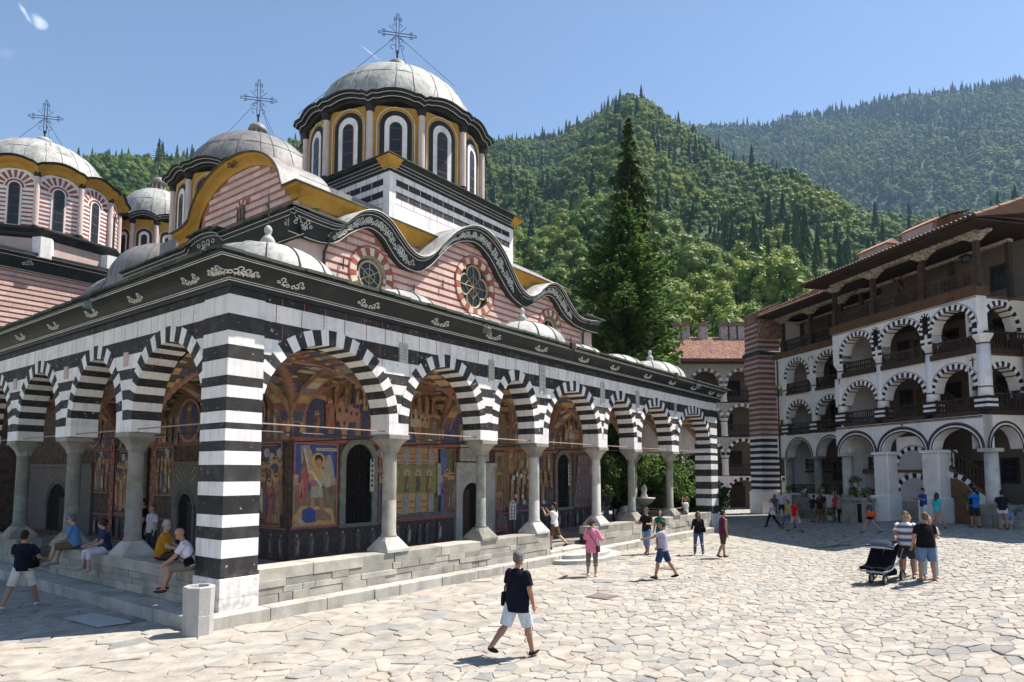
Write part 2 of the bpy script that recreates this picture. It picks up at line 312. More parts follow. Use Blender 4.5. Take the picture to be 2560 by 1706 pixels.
PAVE = M('worn_paving_stone', (.5, .48, .45), .8, .3, 2.6, attr=True, bump=.8, bscale=9, fine=.2, c2=(.24, .225, .20), mix=(.54, .78), spec=.35)
def pavement():
    rng = random.Random(11); SX = 1.5
    def size(x, y):
        # broad flags along the church, smaller rough stones farther out
        d = max(-.4 - y if x > -1 else 0, -.8 - x if y > -1 else 0, math.hypot(min(0, x + .8), min(0, y + .4)) if x < -.8 and y < -.4 else 0)
        return .72 - .39 * sm((d - 1.6) / 3.6) - .07 * sm((x - 4) / 10) * sm((d - 2) / 3)
    inside = lambda x, y: x > -.55 and y > -.3 and x < 28.4
    def inview(x, y, mg=4.0):
        D, r = vd(x, y); return 3.4 < D < 28.6 and abs(r) < .772 * D + mg
    H = {}; P = []; cell = .8
    def near(x, y, rad):
        ci, cj = int(x // cell), int(y // cell); k = int(rad // cell) + 1
        for i in range(ci - k, ci + k + 1):
            for j in range(cj - k, cj + k + 1):
                for q in H.get((i, j), ()):
                    yield q
    for _ in range(110000):
        D = math.sqrt(rng.uniform(2.8 ** 2, 29.5 ** 2)); r = rng.uniform(-.772 * D - 4.8, .772 * D + 4.8); p = dl(D, r); x, y = p.x / SX, p.y
        s_ = size(p.x, p.y) * .86 * rng.choice((1.25, 1.05, .95, .8, .62, .5))
        if any((x - q[0]) ** 2 + (y - q[1]) ** 2 < max(s_, q[2] * .8) ** 2 * .82 for q in near(x, y, 1.2)): continue
        P.append((x, y, s_)); H.setdefault((int(x // cell), int(y // cell)), []).append(P[-1])
    stones = []
    for x, y, s_ in P:
        if inside(x * SX, y) or not inview(x * SX, y): continue
        w = 1.25; poly = [Vector((x - w, y - w)), Vector((x + w, y - w)), Vector((x + w, y + w)), Vector((x - w, y + w))]
        for q in near(x, y, 2.2):
            if q[0] == x and q[1] == y: continue
            mid = Vector(((x + q[0]) / 2, (y + q[1]) / 2)); nn = Vector((q[0] - x, q[1] - y))
            if nn.length > 2.6: continue
            out = []
            for i in range(len(poly)):
                a, b = poly[i], poly[(i + 1) % len(poly)]; da, db = (a - mid).dot(nn), (b - mid).dot(nn)
                if da <= 0: out.append(a)
                if (da < 0 < db) or (db < 0 < da): out.append(a + (b - a) * (da / (da - db)))
            poly = out
            if len(poly) < 3: break
        if len(poly) < 3: continue
        stones.append([(p.x * SX, p.y) for p in poly])
    root = empty('courtyard_pavement'); root['kind'] = 'structure'
    def shape(mb, poly):
        c = Vector((sum(p[0] for p in poly) / len(poly), sum(p[1] for p in poly) / len(poly)))
        ring = []
        for i in range(len(poly)):
            a, b = Vector(poly[i]), Vector(poly[(i + 1) % len(poly)]); L = (b - a).length
            if L < .04: continue
            k = max(1, int(L / .13)); nv = Vector((b.y - a.y, a.x - b.x)).normalized()
            ring.append(a.lerp(b, min(.3, .03 / L)))
            for q in range(1, k): ring.append(a.lerp(b, q / k + rng.uniform(-.2, .2) / k) + nv * rng.gauss(-.004, .011))
            ring.append(a.lerp(b, max(.7, 1 - .03 / L)))
        if len(ring) < 3: return False
        gap = rng.uniform(.003, .013)
        def ins(k): return [p + (c - p).normalized() * min(k, (c - p).length * .5) for p in ring]
        h = rng.gauss(0, .005); tx, ty = rng.gauss(0, .013), rng.gauss(0, .013)
        zz = lambda p, o: gz(p.x, p.y) + h + (p.x - c.x) * tx + (p.y - c.y) * ty + o
        r0, r1 = ins(gap), ins(gap + rng.uniform(.008, .022)); n = len(ring)
        t = rng.random()
        base = (.425, .38, .325) if t < .62 else (.385, .36, .32) if t < .86 else (.42, .36, .30) if t < .95 else (.29, .285, .27)
        k = rng.uniform(.78, .97); cc = tuple(v * k for v in base)
        mb.add([(p.x, p.y, zz(p, -.06)) for p in r0] + [(p.x, p.y, zz(p, -.012)) for p in r0] + [(p.x, p.y, zz(p, 0)) for p in r1],
               [tuple(range(2 * n, 3 * n))] + [(r * n + i, r * n + (i + 1) % n, (r + 1) * n + (i + 1) % n, (r + 1) * n + i) for r in (0, 1) for i in range(n)], 0, cc)
        return True
    def px_area(poly):
        c = (sum(p[0] for p in poly) / len(poly), sum(p[1] for p in poly) / len(poly)); D, r = vd(*c)
        a = abs(sum(poly[i][0] * poly[(i + 1) % len(poly)][1] - poly[(i + 1) % len(poly)][0] * poly[i][1] for i in range(len(poly)))) / 2
        vis = abs(r) < .76 * D and D > 8.4
        return a / D ** 3 if vis else 0
    stones.sort(key=px_area, reverse=True)
    for p in stones[:296]:
        mb = MB()
        if shape(mb, p): mb.build('paving_stone', PAVE, root, fix=False)
    mb = MB()
    for p in stones[296:]: shape(mb, p)
    mb.build('paving_field', PAVE, root, kind='stuff', fix=False)
    print('stones', len(stones))
pavement()

# ================================================================== hills
SOIL = M('forest_floor', (.035, .055, .018), .95, .3, .05, fine=0)
az_s = [-14, -8.31, -1.53, 1.79, 6.16, 9.32, 14.04, 15.31, 17.99, 21.36, 23.67, 24.43, 25.57, 26.77, 28.38, 29.82, 32.88, 34.91, 38.91, 46.82, 56.71, 64.4, 67.37, 70.44, 75.3, 81.26, 95, 120]
sl_s = [.41, .4427, .4791, .4881, .503, .5009, .5084, .4993, .5098, .5174, .5391, .5572, .5742, .5797, .5644, .5523, .5533, .5331, .5094, .5053, .4707, .4298, .416, .4055, .3799, .3444, .33, .33]
near_a = [-14, -4, 1.34, 5.0, 8.92, 11.68, 14.57, 17.63, 19.5, 21.36, 22.5, 23.67, 24.46, 25.57, 26.77, 28.38, 29.82, 32.88, 34.91, 38.91, 46.82, 56.71, 64.4, 67.37, 70.44, 75.3, 81.26, 95, 120]
near_s = [.30, .318, .3288, .3325, .357, .3887, .4268, .4536, .481, .510, .523, .537, .553, .570, .5797, .5644, .548, .525, .518, .5094, .5053, .4707, .4298, .416, .4055, .3799, .3444, .33, .33]
fsky, fnear = interp(az_s, sl_s), interp(near_a, near_s)
TREE_E = 11.0
def nfb(x, y, s_, o=0): return mnoise.noise(Vector((x * s_ + o, y * s_, o * 1.7)))
def near_R(az): return 680 + 240 * sm((az - 16) / 12) - 160 * sm((az - 40) / 30)
def near_h(az, r):
    R0 = near_R(az); s_ = fnear(az); r0 = 86
    top = 3 + s_ * R0 - TREE_E
    if r <= R0:
        t = (r - r0) / (R0 - r0)
        x, y = CAM.x + r * math.cos(R(az)), CAM.y + r * math.sin(R(az))
        bump = (nfb(x, y, .005) * 26 + nfb(x, y, .013, 3) * 9) * sm(t * 4) * sm((1 - t) * 3)
        # a gully and spurs running down the face
        spur = 7 * math.sin(az * .45 + 1.0 + t * 2) * math.sin(math.pi * min(1, max(0, t)))
        return max(-1, top * max(0, t) ** 1.02 + bump + spur) if t > 0 else -1
    return top - (r - R0) * .45
def far_h(az, r):
    R0 = 2100 - 20 * max(0, az - 5); s_ = fsky(az) - .06 * sm((az - 22.5) / 4); top = 3 + s_ * R0 - TREE_E; r0 = 900; t = (r - r0) / (R0 - r0)
    x, y = CAM.x + r * math.cos(R(az)), CAM.y + r * math.sin(R(az))
    if t <= 1:
        return top * (.12 + .88 * max(0, t) ** .95) + (nfb(x, y, .003, 9) * 40 + nfb(x, y, .009, 5) * 16) * sm(t * 3) * sm((1 - t) * 2.5) - 30 * (1 - t)
    return top - (r - R0) * .4
def hill(name, fn, azs, rs):
    mb = MB(); n = len(rs)
    mb.add([(CAM.x + r * math.cos(R(a)), CAM.y + r * math.sin(R(a)), fn(a, r)) for a in azs for r in rs],
           [(i * n + j, i * n + j + 1, (i + 1) * n + j + 1, (i + 1) * n + j) for i in range(len(azs) - 1) for j in range(n - 1)])
    return tag(mb.build(name, SOIL, smooth=True, fix=False), kind='structure')
hill('hills', near_h, [-14 + .8 * i for i in range(136)], [84 + 18 * i for i in range(70)])
hill('distant_mountain', far_h, [-14 + .8 * i for i in range(58)], [900 + 45 * i for i in range(36)])

# ---- forest: far-off woods that read as one mass, each slope one object
def leafmat(name, a, b, trans=.25):
    m = bpy.data.materials.new(name); m.use_nodes = True; N, L = m.node_tree.nodes, m.node_tree.links; bs = N['Principled BSDF']
    oi = N.new('ShaderNodeObjectInfo'); g = N.new('ShaderNodeNewGeometry')
    rp = N.new('ShaderNodeValToRGB'); rp.color_ramp.elements[0].color = (*a, 1); rp.color_ramp.elements[1].color = (*b, 1); L.new(oi.outputs['Random'], rp.inputs[0])
    nz = N.new('ShaderNodeTexNoise'); nz.inputs['Scale'].default_value = .9; L.new(g.outputs['Position'], nz.inputs['Vector'])
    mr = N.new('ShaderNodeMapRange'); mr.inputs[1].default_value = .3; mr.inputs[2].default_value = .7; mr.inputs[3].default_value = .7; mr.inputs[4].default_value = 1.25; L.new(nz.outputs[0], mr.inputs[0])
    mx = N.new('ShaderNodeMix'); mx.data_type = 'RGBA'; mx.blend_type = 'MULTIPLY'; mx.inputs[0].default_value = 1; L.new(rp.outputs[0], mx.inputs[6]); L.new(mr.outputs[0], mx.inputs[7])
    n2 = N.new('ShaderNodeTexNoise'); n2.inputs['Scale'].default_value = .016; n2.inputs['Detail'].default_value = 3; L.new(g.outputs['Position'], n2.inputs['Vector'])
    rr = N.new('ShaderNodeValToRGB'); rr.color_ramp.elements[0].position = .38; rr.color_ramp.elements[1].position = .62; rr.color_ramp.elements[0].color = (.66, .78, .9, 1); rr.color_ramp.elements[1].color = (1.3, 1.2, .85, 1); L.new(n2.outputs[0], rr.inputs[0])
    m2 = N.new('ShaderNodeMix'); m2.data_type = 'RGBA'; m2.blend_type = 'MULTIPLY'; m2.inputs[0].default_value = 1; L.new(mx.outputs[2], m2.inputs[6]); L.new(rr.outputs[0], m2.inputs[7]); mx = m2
    L.new(mx.outputs[2], bs.inputs['Base Color']); bs.inputs['Roughness'].default_value = .6; bs.inputs['Specular IOR Level'].default_value = .2
    tr = N.new('ShaderNodeBsdfTranslucent'); L.new(mx.outputs[2], tr.inputs[0]); ms = N.new('ShaderNodeMixShader'); ms.inputs[0].default_value = trans
    out = N['Material Output']; L.new(bs.outputs[0], ms.inputs[1]); L.new(tr.outputs[0], ms.inputs[2]); L.new(ms.outputs[0], out.inputs[0]); return m
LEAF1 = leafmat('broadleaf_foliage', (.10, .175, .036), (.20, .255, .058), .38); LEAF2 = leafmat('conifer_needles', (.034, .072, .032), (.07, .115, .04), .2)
def broad_proto(seed, nq, h=13, w=4.6):
    rng = random.Random(seed); mb = MB()
    lumps = []
    for i in range(26):
        t = rng.uniform(.18, 1); a = rng.uniform(0, 6.28); ww = w * math.sin(math.pi * (t * .82 + .14)) ** .7 * rng.uniform(.35, .85)
        lumps.append((Vector((ww * math.cos(a), ww * math.sin(a), h * t * .93)), rng.uniform(.9, 1.9) * w / 4.6))
    for c, r in lumps:   # solid hearts of the leaf masses
        mb.ell(c, (r * .72, r * .72, r * .62), 7, 5)
    for i in range(nq):
        c, r = lumps[rng.randrange(len(lumps))]; d = Vector((rng.gauss(0, 1), rng.gauss(0, 1), rng.gauss(.25, 1))).normalized(); p = c + d * r * rng.uniform(.7, 1.12)
        nn = (d + Vector((rng.gauss(0, .28), rng.gauss(0, .28), rng.gauss(.25, .28)))).normalized(); a = nn.orthogonal().normalized(); b = nn.cross(a); q = rng.uniform(.16, .42)
        mb.add([tuple(p + a * q), tuple(p + b * q * .7), tuple(p - a * q), tuple(p - b * q * .7)], [(0, 1, 2, 3)])
    mb.tube([(0, 0, -2), (0, 0, h * .5)], [.35, .15], 5, 1)
    return mb.mesh('broadleaf', [LEAF1, BARK], fix=False)
def conif_proto(seed, h=18, w=3.0, tiers=13):
    rng = random.Random(seed); mb = MB()
    for t in range(tiers):
        z = h * (.10 + .88 * t / tiers); rad = w * (1 - t / tiers) ** .85 + .12; k = 11; vs = [(0, 0, z + h / tiers * 1.5)]
        for i in range(2 * k):
            a = math.pi * i / k + rng.uniform(-.1, .1) + t; rr = rad * (rng.uniform(.8, 1.15) if i % 2 == 0 else rng.uniform(.45, .62)); vs.append((rr * math.cos(a), rr * math.sin(a), z - rad * .28 * (1.2 if i % 2 == 0 else .3) + rng.uniform(-.15, .15)))
        mb.add(vs, [(0, 1 + i, 1 + (i + 1) % (2 * k)) for i in range(2 * k)])
    mb.tube([(0, 0, -2), (0, 0, h * .98)], [.28, .03], 5, 1)
    return mb.mesh('conifer', [LEAF2, BARK], fix=False)
protos = bpy.data.collections.new('forest_tree_models')
for i in range(4):
    o = bpy.data.objects.new('a_broadleaf_model_%d' % i, broad_proto(i, 1500, 11 + i, 5.0 + .5 * i)); protos.objects.link(o)
for i in range(3):
    o = bpy.data.objects.new('b_conifer_model_%d' % i, conif_proto(i + 10, 16 + 2 * i, 2.6 + .3 * i)); protos.objects.link(o)
def forest(name, label, pts):
    me = bpy.data.meshes.new(name); me.from_pydata([p[0] for p in pts], [], [])
    for an, ty, vals in (('pick', 'INT', [p[1] for p in pts]), ('size', 'FLOAT', [p[2] for p in pts]), ('turn', 'FLOAT', [p[3] for p in pts])):
        a = me.attributes.new(an, ty, 'POINT'); a.data.foreach_set('value', vals)
    o = bpy.data.objects.new(name, me); col.objects.link(o); tag(o, label, 'forest', kind='stuff')
    ng = bpy.data.node_groups.new(name + '_scatter', 'GeometryNodeTree'); ng.interface.new_socket('Geometry', in_out='INPUT', socket_type='NodeSocketGeometry'); ng.interface.new_socket('Geometry', in_out='OUTPUT', socket_type='NodeSocketGeometry')
    N, L = ng.nodes, ng.links; gi, go = N.new('NodeGroupInput'), N.new('NodeGroupOutput'); ci = N.new('GeometryNodeCollectionInfo'); ci.inputs['Collection'].default_value = protos; ci.inputs['Separate Children'].default_value = True
    ip = N.new('GeometryNodeInstanceOnPoints'); ip.inputs['Pick Instance'].default_value = True
    def at(nm, ty):
        a = N.new('GeometryNodeInputNamedAttribute'); a.data_type = ty; a.inputs['Name'].default_value = nm; return a.outputs['Attribute']
    L.new(gi.outputs[0], ip.inputs['Points']); L.new(ci.outputs[0], ip.inputs['Instance']); L.new(at('pick', 'INT'), ip.inputs['Instance Index']); L.new(at('size', 'FLOAT'), ip.inputs['Scale'])
    cx = N.new('ShaderNodeCombineXYZ'); L.new(at('turn', 'FLOAT'), cx.inputs['Z']); L.new(cx.outputs[0], ip.inputs['Rotation']); L.new(ip.outputs[0], go.inputs[0])
    md = o.modifiers.new('scatter', 'NODES'); md.node_group = ng
    return o
def scatter(fn, az0, az1, r0, r1, step, conf, seed, Rmax, size):
    rng = random.Random(seed); pts = []; r = r0
    while r < r1:
        st = step + r * (.0036 if step < 9 else 0); na = int(R(az1 - az0) * r / st)
        for i in range(na):
            az = az0 + (az1 - az0) * (i + rng.random()) / na; rr = r + rng.uniform(-.5, .5) * st
            if rr > Rmax(az) * 1.035 or (az > 58 and rr < 330): continue
            x, y = CAM.x + rr * math.cos(R(az)), CAM.y + rr * math.sin(R(az)); z = fn(az, rr)
            cf = conf(az, rr, x, y); con = rng.random() < cf
            sc = size * rng.uniform(.62, 1.3) * (1.12 if con else .95)
            if con and rng.random() < .3: sc *= 1.18
            pts.append(((x, y, z - .5), rng.randrange(4, 7) if con else rng.randrange(0, 4), sc, rng.uniform(0, 6.28)))
        r += st
    return pts
def conf_near(az, r, x, y):
    t = (r - 86) / (near_R(az) - 86); v = .03 + .5 * nfb(x, y, .012, 2) + .3 * nfb(x, y, .03, 7)
    # a belt of dark conifers above the residential wing
    v += .8 * sm((.66 - abs(t - .30) * 3.4)) * sm((25 - az) / 7)
    return v + .25 * sm((t - .85) * 6)
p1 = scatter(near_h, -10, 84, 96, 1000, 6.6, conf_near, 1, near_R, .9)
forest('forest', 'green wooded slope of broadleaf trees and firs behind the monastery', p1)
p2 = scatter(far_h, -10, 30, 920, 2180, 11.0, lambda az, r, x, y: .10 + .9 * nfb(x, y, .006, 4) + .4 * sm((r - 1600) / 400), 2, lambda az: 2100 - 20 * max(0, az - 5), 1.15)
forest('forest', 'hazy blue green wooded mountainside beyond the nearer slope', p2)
print('trees', len(p1), len(p2))

# ---- the hazy mountain air
mb = MB(); mb.box(-2400, 2400, -2400, 2400, -2.2, 1050)
hz = mb.build('haze', []); tag(hz, 'thin blue summer haze filling the valley', 'haze', kind='stuff')
m = bpy.data.materials.new('haze_air'); m.use_nodes = True; m.node_tree.nodes.clear(); N = m.node_tree.nodes
pv = N.new('ShaderNodeVolumePrincipled'); pv.inputs['Color'].default_value = (.42, .66, 1, 1); pv.inputs['Density'].default_value = .00010; pv.inputs['Anisotropy'].default_value = .1
m.node_tree.links.new(pv.outputs[0], N.new('ShaderNodeOutputMaterial').inputs['Volume']); hz.data.materials.append(m)
# ================================================================== the church
church = empty('church', (0, 0, 0))
tag(church, 'monastery church with black and white striped arcade, painted walls and lead domes', 'church')
FLOOR, YW, XW, XE = .42, 4.6, 4.75, 22.65
ZS, ZA, ZTOP = 4.35, 6.07, 6.95
SOUTH = [(.84, 4.53), (5.22, 8.24), (9.09, 11.10), (11.94, 15.41), (16.12, 18.44), (19.14, 22.33), (23.13, 27.2)]
WEST = [(1.0, 4.3), (5.15, 8.0), (9.05, 12.1), (13.0, 16.1), (17.0, 20.0)]
sx_ = lambda p: (p[0], p[1], p[2]); wx_ = lambda p: (p[1], p[0], p[2])
SPR = 0.05  # wall face lies this far behind the corner pillar's face

def ell_pt(o, th, off=0):
    xc, a, b = (o[0] + o[1]) / 2, (o[1] - o[0]) / 2, ZA - ZS
    x, z = xc - a * math.cos(th), ZS + b * math.sin(th)
    nx, nz_ = -math.cos(th) / a, math.sin(th) / b; l = math.hypot(nx, nz_)
    return x + nx / l * off, z + nz_ / l * off
def divisions(o, n):
    T = [math.pi * i / 400 for i in range(401)]; P = [ell_pt(o, t) for t in T]; s_ = [0]
    for i in range(400): s_.append(s_[-1] + math.dist(P[i], P[i + 1]))
    return [float(np.interp(s_[-1] * k / n, s_, T)) for k in range(n + 1)], s_[-1]
def arch_top(o, x, off):
    # height of the arch curve, offset outwards, at x
    xc, a, b = (o[0] + o[1]) / 2, (o[1] - o[0]) / 2 + off, ZA - ZS + off; d = (x - xc) / a
    return ZS + b * math.sqrt(1 - d * d) if abs(d) < 1 else -1
def arcade(ops, L, xf, pier_w):
    # backing wall with the arch openings, in strips
    mb = MB(xf); xs = sorted(set([pier_w, L] + [o[0] - .12 + (o[1] - o[0] + .24) * k / 28 for o in ops for k in range(29)] + [o[k] for o in ops for k in (0, 1)]))
    xs = [x for x in xs if pier_w <= x <= L]
    def low(x):
        z = 4.05
        for o in ops:
            if o[0] - .13 < x < o[1] + .13: z = max(z, arch_top(o, x, .12), ZS)
        return z
    for a, b in zip(xs, xs[1:]):
        m_ = (a + b) / 2; za, zb = low(a + 1e-4), low(b - 1e-4)
        mb.add([(a, SPR + .005, za), (b, SPR + .005, zb), (b, SPR + .005, ZTOP), (a, SPR + .005, ZTOP), (a, .72, za), (b, .72, zb), (b, .72, ZTOP), (a, .72, ZTOP)],
               [(0, 1, 2, 3), (7, 6, 5, 4), (0, 4, 5, 1), (3, 2, 6, 7)])
    wall = mb.build('arcade_wall', MORTAR, church)
    # arch stones, alternately white and black
    for o in ops:
        n = int(round(divisions(o, 1)[1] / .212)); n += 1 - n % 2
        T, _ = divisions(o, n); rj = random.Random(n + int(o[0] * 7)); T = [T[0]] + [t + rj.uniform(-.006, .006) for t in T[1:-1]] + [T[-1]]
        for k in range(n):
            black = (k % 2 == 0) if (n // 2) % 2 == 0 else (k % 2 == 1)
            side = min(k, n - 1 - k); ln = .36 if side > n * .22 else (.30 if black else .34)
            ln = min(ln, .33 + .02 * side) + rj.uniform(-.012, .012)
            t0, t1 = T[k], T[k + 1]; q = (.004 if black else .002)
            poly = [ell_pt(o, t0), ell_pt(o, t1), ell_pt(o, t1, ln), ell_pt(o, t0, ln)]
            mb = MB(xf); mb.ext(poly, SPR - .012 - q, .74)
            mb.build('arch_stone', BLACK if black else WHITE, wall)
    # springer blocks
    ends = [(ops[i][1], ops[i + 1][0]) for i in range(len(ops) - 1)]
    for a, b in ends:
        mb = MB(xf); mb.box(a, b, SPR - .012, .74, 4.05, ZS - .002); mb.build('springer_block', WHITE, wall)
    # coursed blocks above, red joints between them
    courses = [(6.77, ZTOP, 1, .55), (6.37, 6.77, 0, .64), (5.98, 6.37, 1, .62), (5.62, 5.98, 0, .95), (5.36, 5.62, 1, 9), (5.10, 5.36, 0, 9), (4.86, 5.10, 1, 9), (4.6, 4.86, 0, 9), (ZS, 4.6, 1, 9)]
    rng = random.Random(5)
    for z0, z1, blk, w in courses:
        cuts = [pier_w]; x = pier_w + rng.uniform(.3, w)
        if w < 5:
            while x < L - .2: cuts.append(x); x += w * rng.uniform(.88, 1.12)
        else: cuts += [(o[0] + o[1]) / 2 for o in ops]
        cuts.append(L)
        for a, b in zip(cuts, cuts[1:]):
            g = .012 if w < 5 else 0; a_, b_ = a + g, b - g; k = 10 if z0 < 6.3 else 1
            S = [a_ + (b_ - a_) * i / (k * 3 if w > 5 else k) for i in range((k * 3 if w > 5 else k) + 1)]
            run = []; runs = []
            for x in S:
                lo = z0
                for o in ops: lo = max(lo, arch_top(o, x, .2)) if o[0] - .2 < x < o[1] + .2 else lo
                if lo < z1 - .01: run.append((x, lo))
                elif run: runs.append(run); run = []
            if run: runs.append(run)
            for rn in runs:
                if len(rn) < 2: continue
                poly = rn + [(rn[-1][0], z1 - .003), (rn[0][0], z1 - .003)]
                mb = MB(xf); mb.ext(poly, SPR - (.002 if blk else .004), SPR + .1); mb.build('wall_block', BLACK if blk else WHITE, wall)
    return wall
swall = arcade(SOUTH, 27.2, sx_, .84)
wwall = arcade(WEST, 20.0, wx_, 1.0)

# striped piers at the corner and at both arcade ends, one block per course
STR = [.25, .5, .9, 1.31, 1.69, 1.93, 2.19, 2.57, 2.87, 3.21, 3.5, 3.7, 3.96, 4.09, 4.33, 4.61, 4.87, 5.06, 5.42, 5.71, 6.01, 6.37, 6.78, 6.95]
def pier(x0, x1, y0, y1):
    mb = MB(); mb.box(x0 + .02, x1 - .02, y0 + .02, y1 - .02, .1, 6.94); p = mb.build('striped_pier', DIRT, church)
    rj = random.Random(int(x0 * 10 + y0)); ST = [STR[0]] + [q + rj.uniform(-.008, .008) for q in STR[1:-1]] + [STR[-1]]
    for i, (a, b) in enumerate(zip(ST, ST[1:])):
        w = i < 2 or i % 2 == 1; e = .025 if i < 2 else 0
        mb = MB(); mb.bbox(x0 - e, x1 + e, y0 - e, y1 + e, a + .002, b - .002, .008); mb.build('pier_block', WHITE if w else BLACK, p)
pier(0, .84, 0, 1.0); pier(27.2, 28.2, 0, .87); pier(0, .84, 20.0, 21.0)

# columns
rng = random.Random(9)
def column(x, y, m1, basem, k_=.95):
    mb = MB(); zs = 2.2 + rng.uniform(-.2, .5)
    mb.lathe([(.225, 1.36), (.225, 1.42), (.2, 1.46), (.196, zs), (.191, zs + .004), (.191, zs + .012), (.195, zs + .016), (.186, 3.52), (.205, 3.54), (.205, 3.58), (.186, 3.6)], x, y, 20) if k_ == 1 else mb.lathe([(r * k_, z) for r, z in [(.225, 1.36), (.225, 1.42), (.2, 1.46), (.196, zs), (.191, zs + .006), (.195, zs + .016), (.188, 3.52), (.2, 3.6)]], x, y, 20)
    c = mb.build('column', m1, church, smooth=True)
    mb = MB(); pr = [(.19, 3.58), (.21, 3.62), (.22, 3.7), (.27, 3.80), (.32, 3.88), (.34, 3.93)]
    n = 16; vs = []
    for j, (r, z) in enumerate(pr):
        for i in range(n):
            a = 2 * math.pi * i / n; k = j / (len(pr) - 1); q = 1 / max(abs(math.cos(a)), abs(math.sin(a))); rr = r * (1 + (q - 1) * k * .9) * (1 + .04 * math.cos(a * 8) * (1 - k)); vs.append((x + rr * math.cos(a), y + rr * math.sin(a), z))
    mb.add(vs, [(j * n + i, j * n + (i + 1) % n, (j + 1) * n + (i + 1) % n, (j + 1) * n + i) for j in range(len(pr) - 1) for i in range(n)])
    mb.build('capital', STONE, c)
    mb = MB(); mb.bbox(x - .375, x + .375, y - .37, y + .37, 3.93, 4.047, .015); mb.build('abacus', STONE, c)
    mb = MB(); a, b = .39, .22
    S = lambda h, z, ch: [(x + sx * (h if k else h - ch), y + sy * (h - ch if k else h), z) for sx, sy, k in ((1, -1, 0), (1, -1, 1), (1, 1, 1), (1, 1, 0), (-1, 1, 0), (-1, 1, 1), (-1, -1, 1), (-1, -1, 0))]
    vs = S(a, 1.0, .005) + S(a, 1.07, .005) + S(.29, 1.27, .1) + S(b, 1.37, .1); n = 8
    fs = [(r * n + i, r * n + (i + 1) % n, (r + 1) * n + (i + 1) % n, (r + 1) * n + i) for r in range(3) for i in range(n)] + [tuple(range(24, 32))]
    mb.add(vs, fs); mb.build('column_base', basem, c)
sc_ = [((SOUTH[i][1] + SOUTH[i + 1][0]) / 2, .37) for i in range(6)]
for i, (x, y) in enumerate(sc_): column(x, y, [STONE, STONEG, STONEL, STONEL, STONEG, STONE][i], [STONEL, STONE, STONEL, STONEL, STONE, STONE][i], [.95, .78, .94, .9, .84, .84][i])
for i in range(4): column(.37, (WEST[i][1] + WEST[i + 1][0]) / 2, [STONE, STONEG, STONEG, STONE][i], [STONEL, STONE, STONE, STONE][i])
# iron tie rods between the springers
for ops, xf, x0 in ((SOUTH, sx_, 'a'), (WEST, wx_, 'b')):
    for o in ops:
        mb = MB(xf); mb.tube([(o[0] - .02, .2, 4.12), (o[1] + .02, .2, 4.12)], .019, 6); mb.build('tie_rod', RUST, church)
        mb = MB(xf); mb.tube([(o[0] - .02, .62, 3.98), (o[1] + .02, .62, 3.98)], .02, 5); mb.build('tie_rod', IRON, church)
for x, _ in sc_[:4]:
    mb = MB(); mb.tube([(x, .7, 3.98), (x, YW, 3.98)], .02, 5); mb.build('tie_rod', IRON, church)

# parapet of rough stone blocks, with a gap at the entrances
def parapet(t0, t1, xf, seed, step=1):
    rng = random.Random(seed); mb = MB(xf); mb.box(t0 + .01, t1 - .01, .035, .68, .2, .985); root = mb.build('parapet', DIRT, church)
    z = .25; rows = [(.25, .5), (.5, .70), (.70, 1.0)] if seed % 2 == 0 else [(.25, .44), (.44, .58), (.58, .74), (.74, 1.0)]
    for z0, z1 in rows:
        x = t0
        while x < t1 - .01:
            w = rng.choice((.35, .5, .7, .9, 1.3)) * rng.uniform(.85, 1.15) if z1 < .99 else rng.uniform(.7, 1.9); x2 = min(t1, x + w)
            if t1 - x2 < .25: x2 = t1
            mb = MB(xf); d = rng.uniform(-.014, .014); e_ = rng.uniform(-.02, .02) if z1 < .99 else 0; mb.bbox(x + .003, x2 - .003, .02 + d, .70 if z1 > .99 else .3, z0 + .003, z1 - (.002 if z1 < .99 else 0), .01)
            mb.build('parapet_block', BLOCKST, root); x = x2
parapet(.87, 12.0, sx_, 1); parapet(15.0, 27.17, sx_, 2)
parapet(1.03, 8.9, wx_, 3); parapet(11.6, 20.0, wx_, 4)
# low kerb all round
def kerb(t0, t1, out, xf, seed):
    rng = random.Random(seed); mb = MB(xf); mb.box(t0 + .02, t1 - .02, -out + .04, .3, -.05, .2); root = mb.build('kerb', DIRT, church); x = t0
    while x < t1 - .01:
        x2 = min(t1, x + rng.uniform(.8, 1.6)); x2 = t1 if t1 - x2 < .4 else x2
        mb = MB(xf); d = rng.uniform(-.008, .008); mb.bbox(x + .004, x2 - .004, -out + d, .018, -.08, .25 + d * .4, .014); mb.build('kerb_stone', KERB, root); x = x2
kerb(-.40, 28.7, .42, sx_, 5); kerb(.03, 21.2, .62, wx_, 6)
mb = MB(); mb.box(-.62, -.405, -.42, .02, -.08, .245); mb.build('kerb_stone', KERB, church)
# gallery floors
mb = MB(); mb.box(.1, 28.2, .3, YW + .2, -.1, FLOOR - .1); mb.box(.1, XW + .2, YW + .21, 21, -.1, FLOOR - .1)
fl = mb.build('gallery_floor', STONE, church)
for i in range(28):
    for j in range(4):
        mb = MB(); mb.bbox(.72 + i * .975, 1.68 + i * .975, .72 + j * .975, 1.68 + j * .975, .25, FLOOR, .01); 
        if i % 1 == 0: mb.build('floor_slab', STONE, fl)
for i in range(4):
    for j in range(4, 19):
        mb = MB(); mb.bbox(.72 + i * .975, 1.68 + i * .975, .72 + j * .975, 1.68 + j * .975, .25, FLOOR, .01); mb.build('floor_slab', STONE, fl)
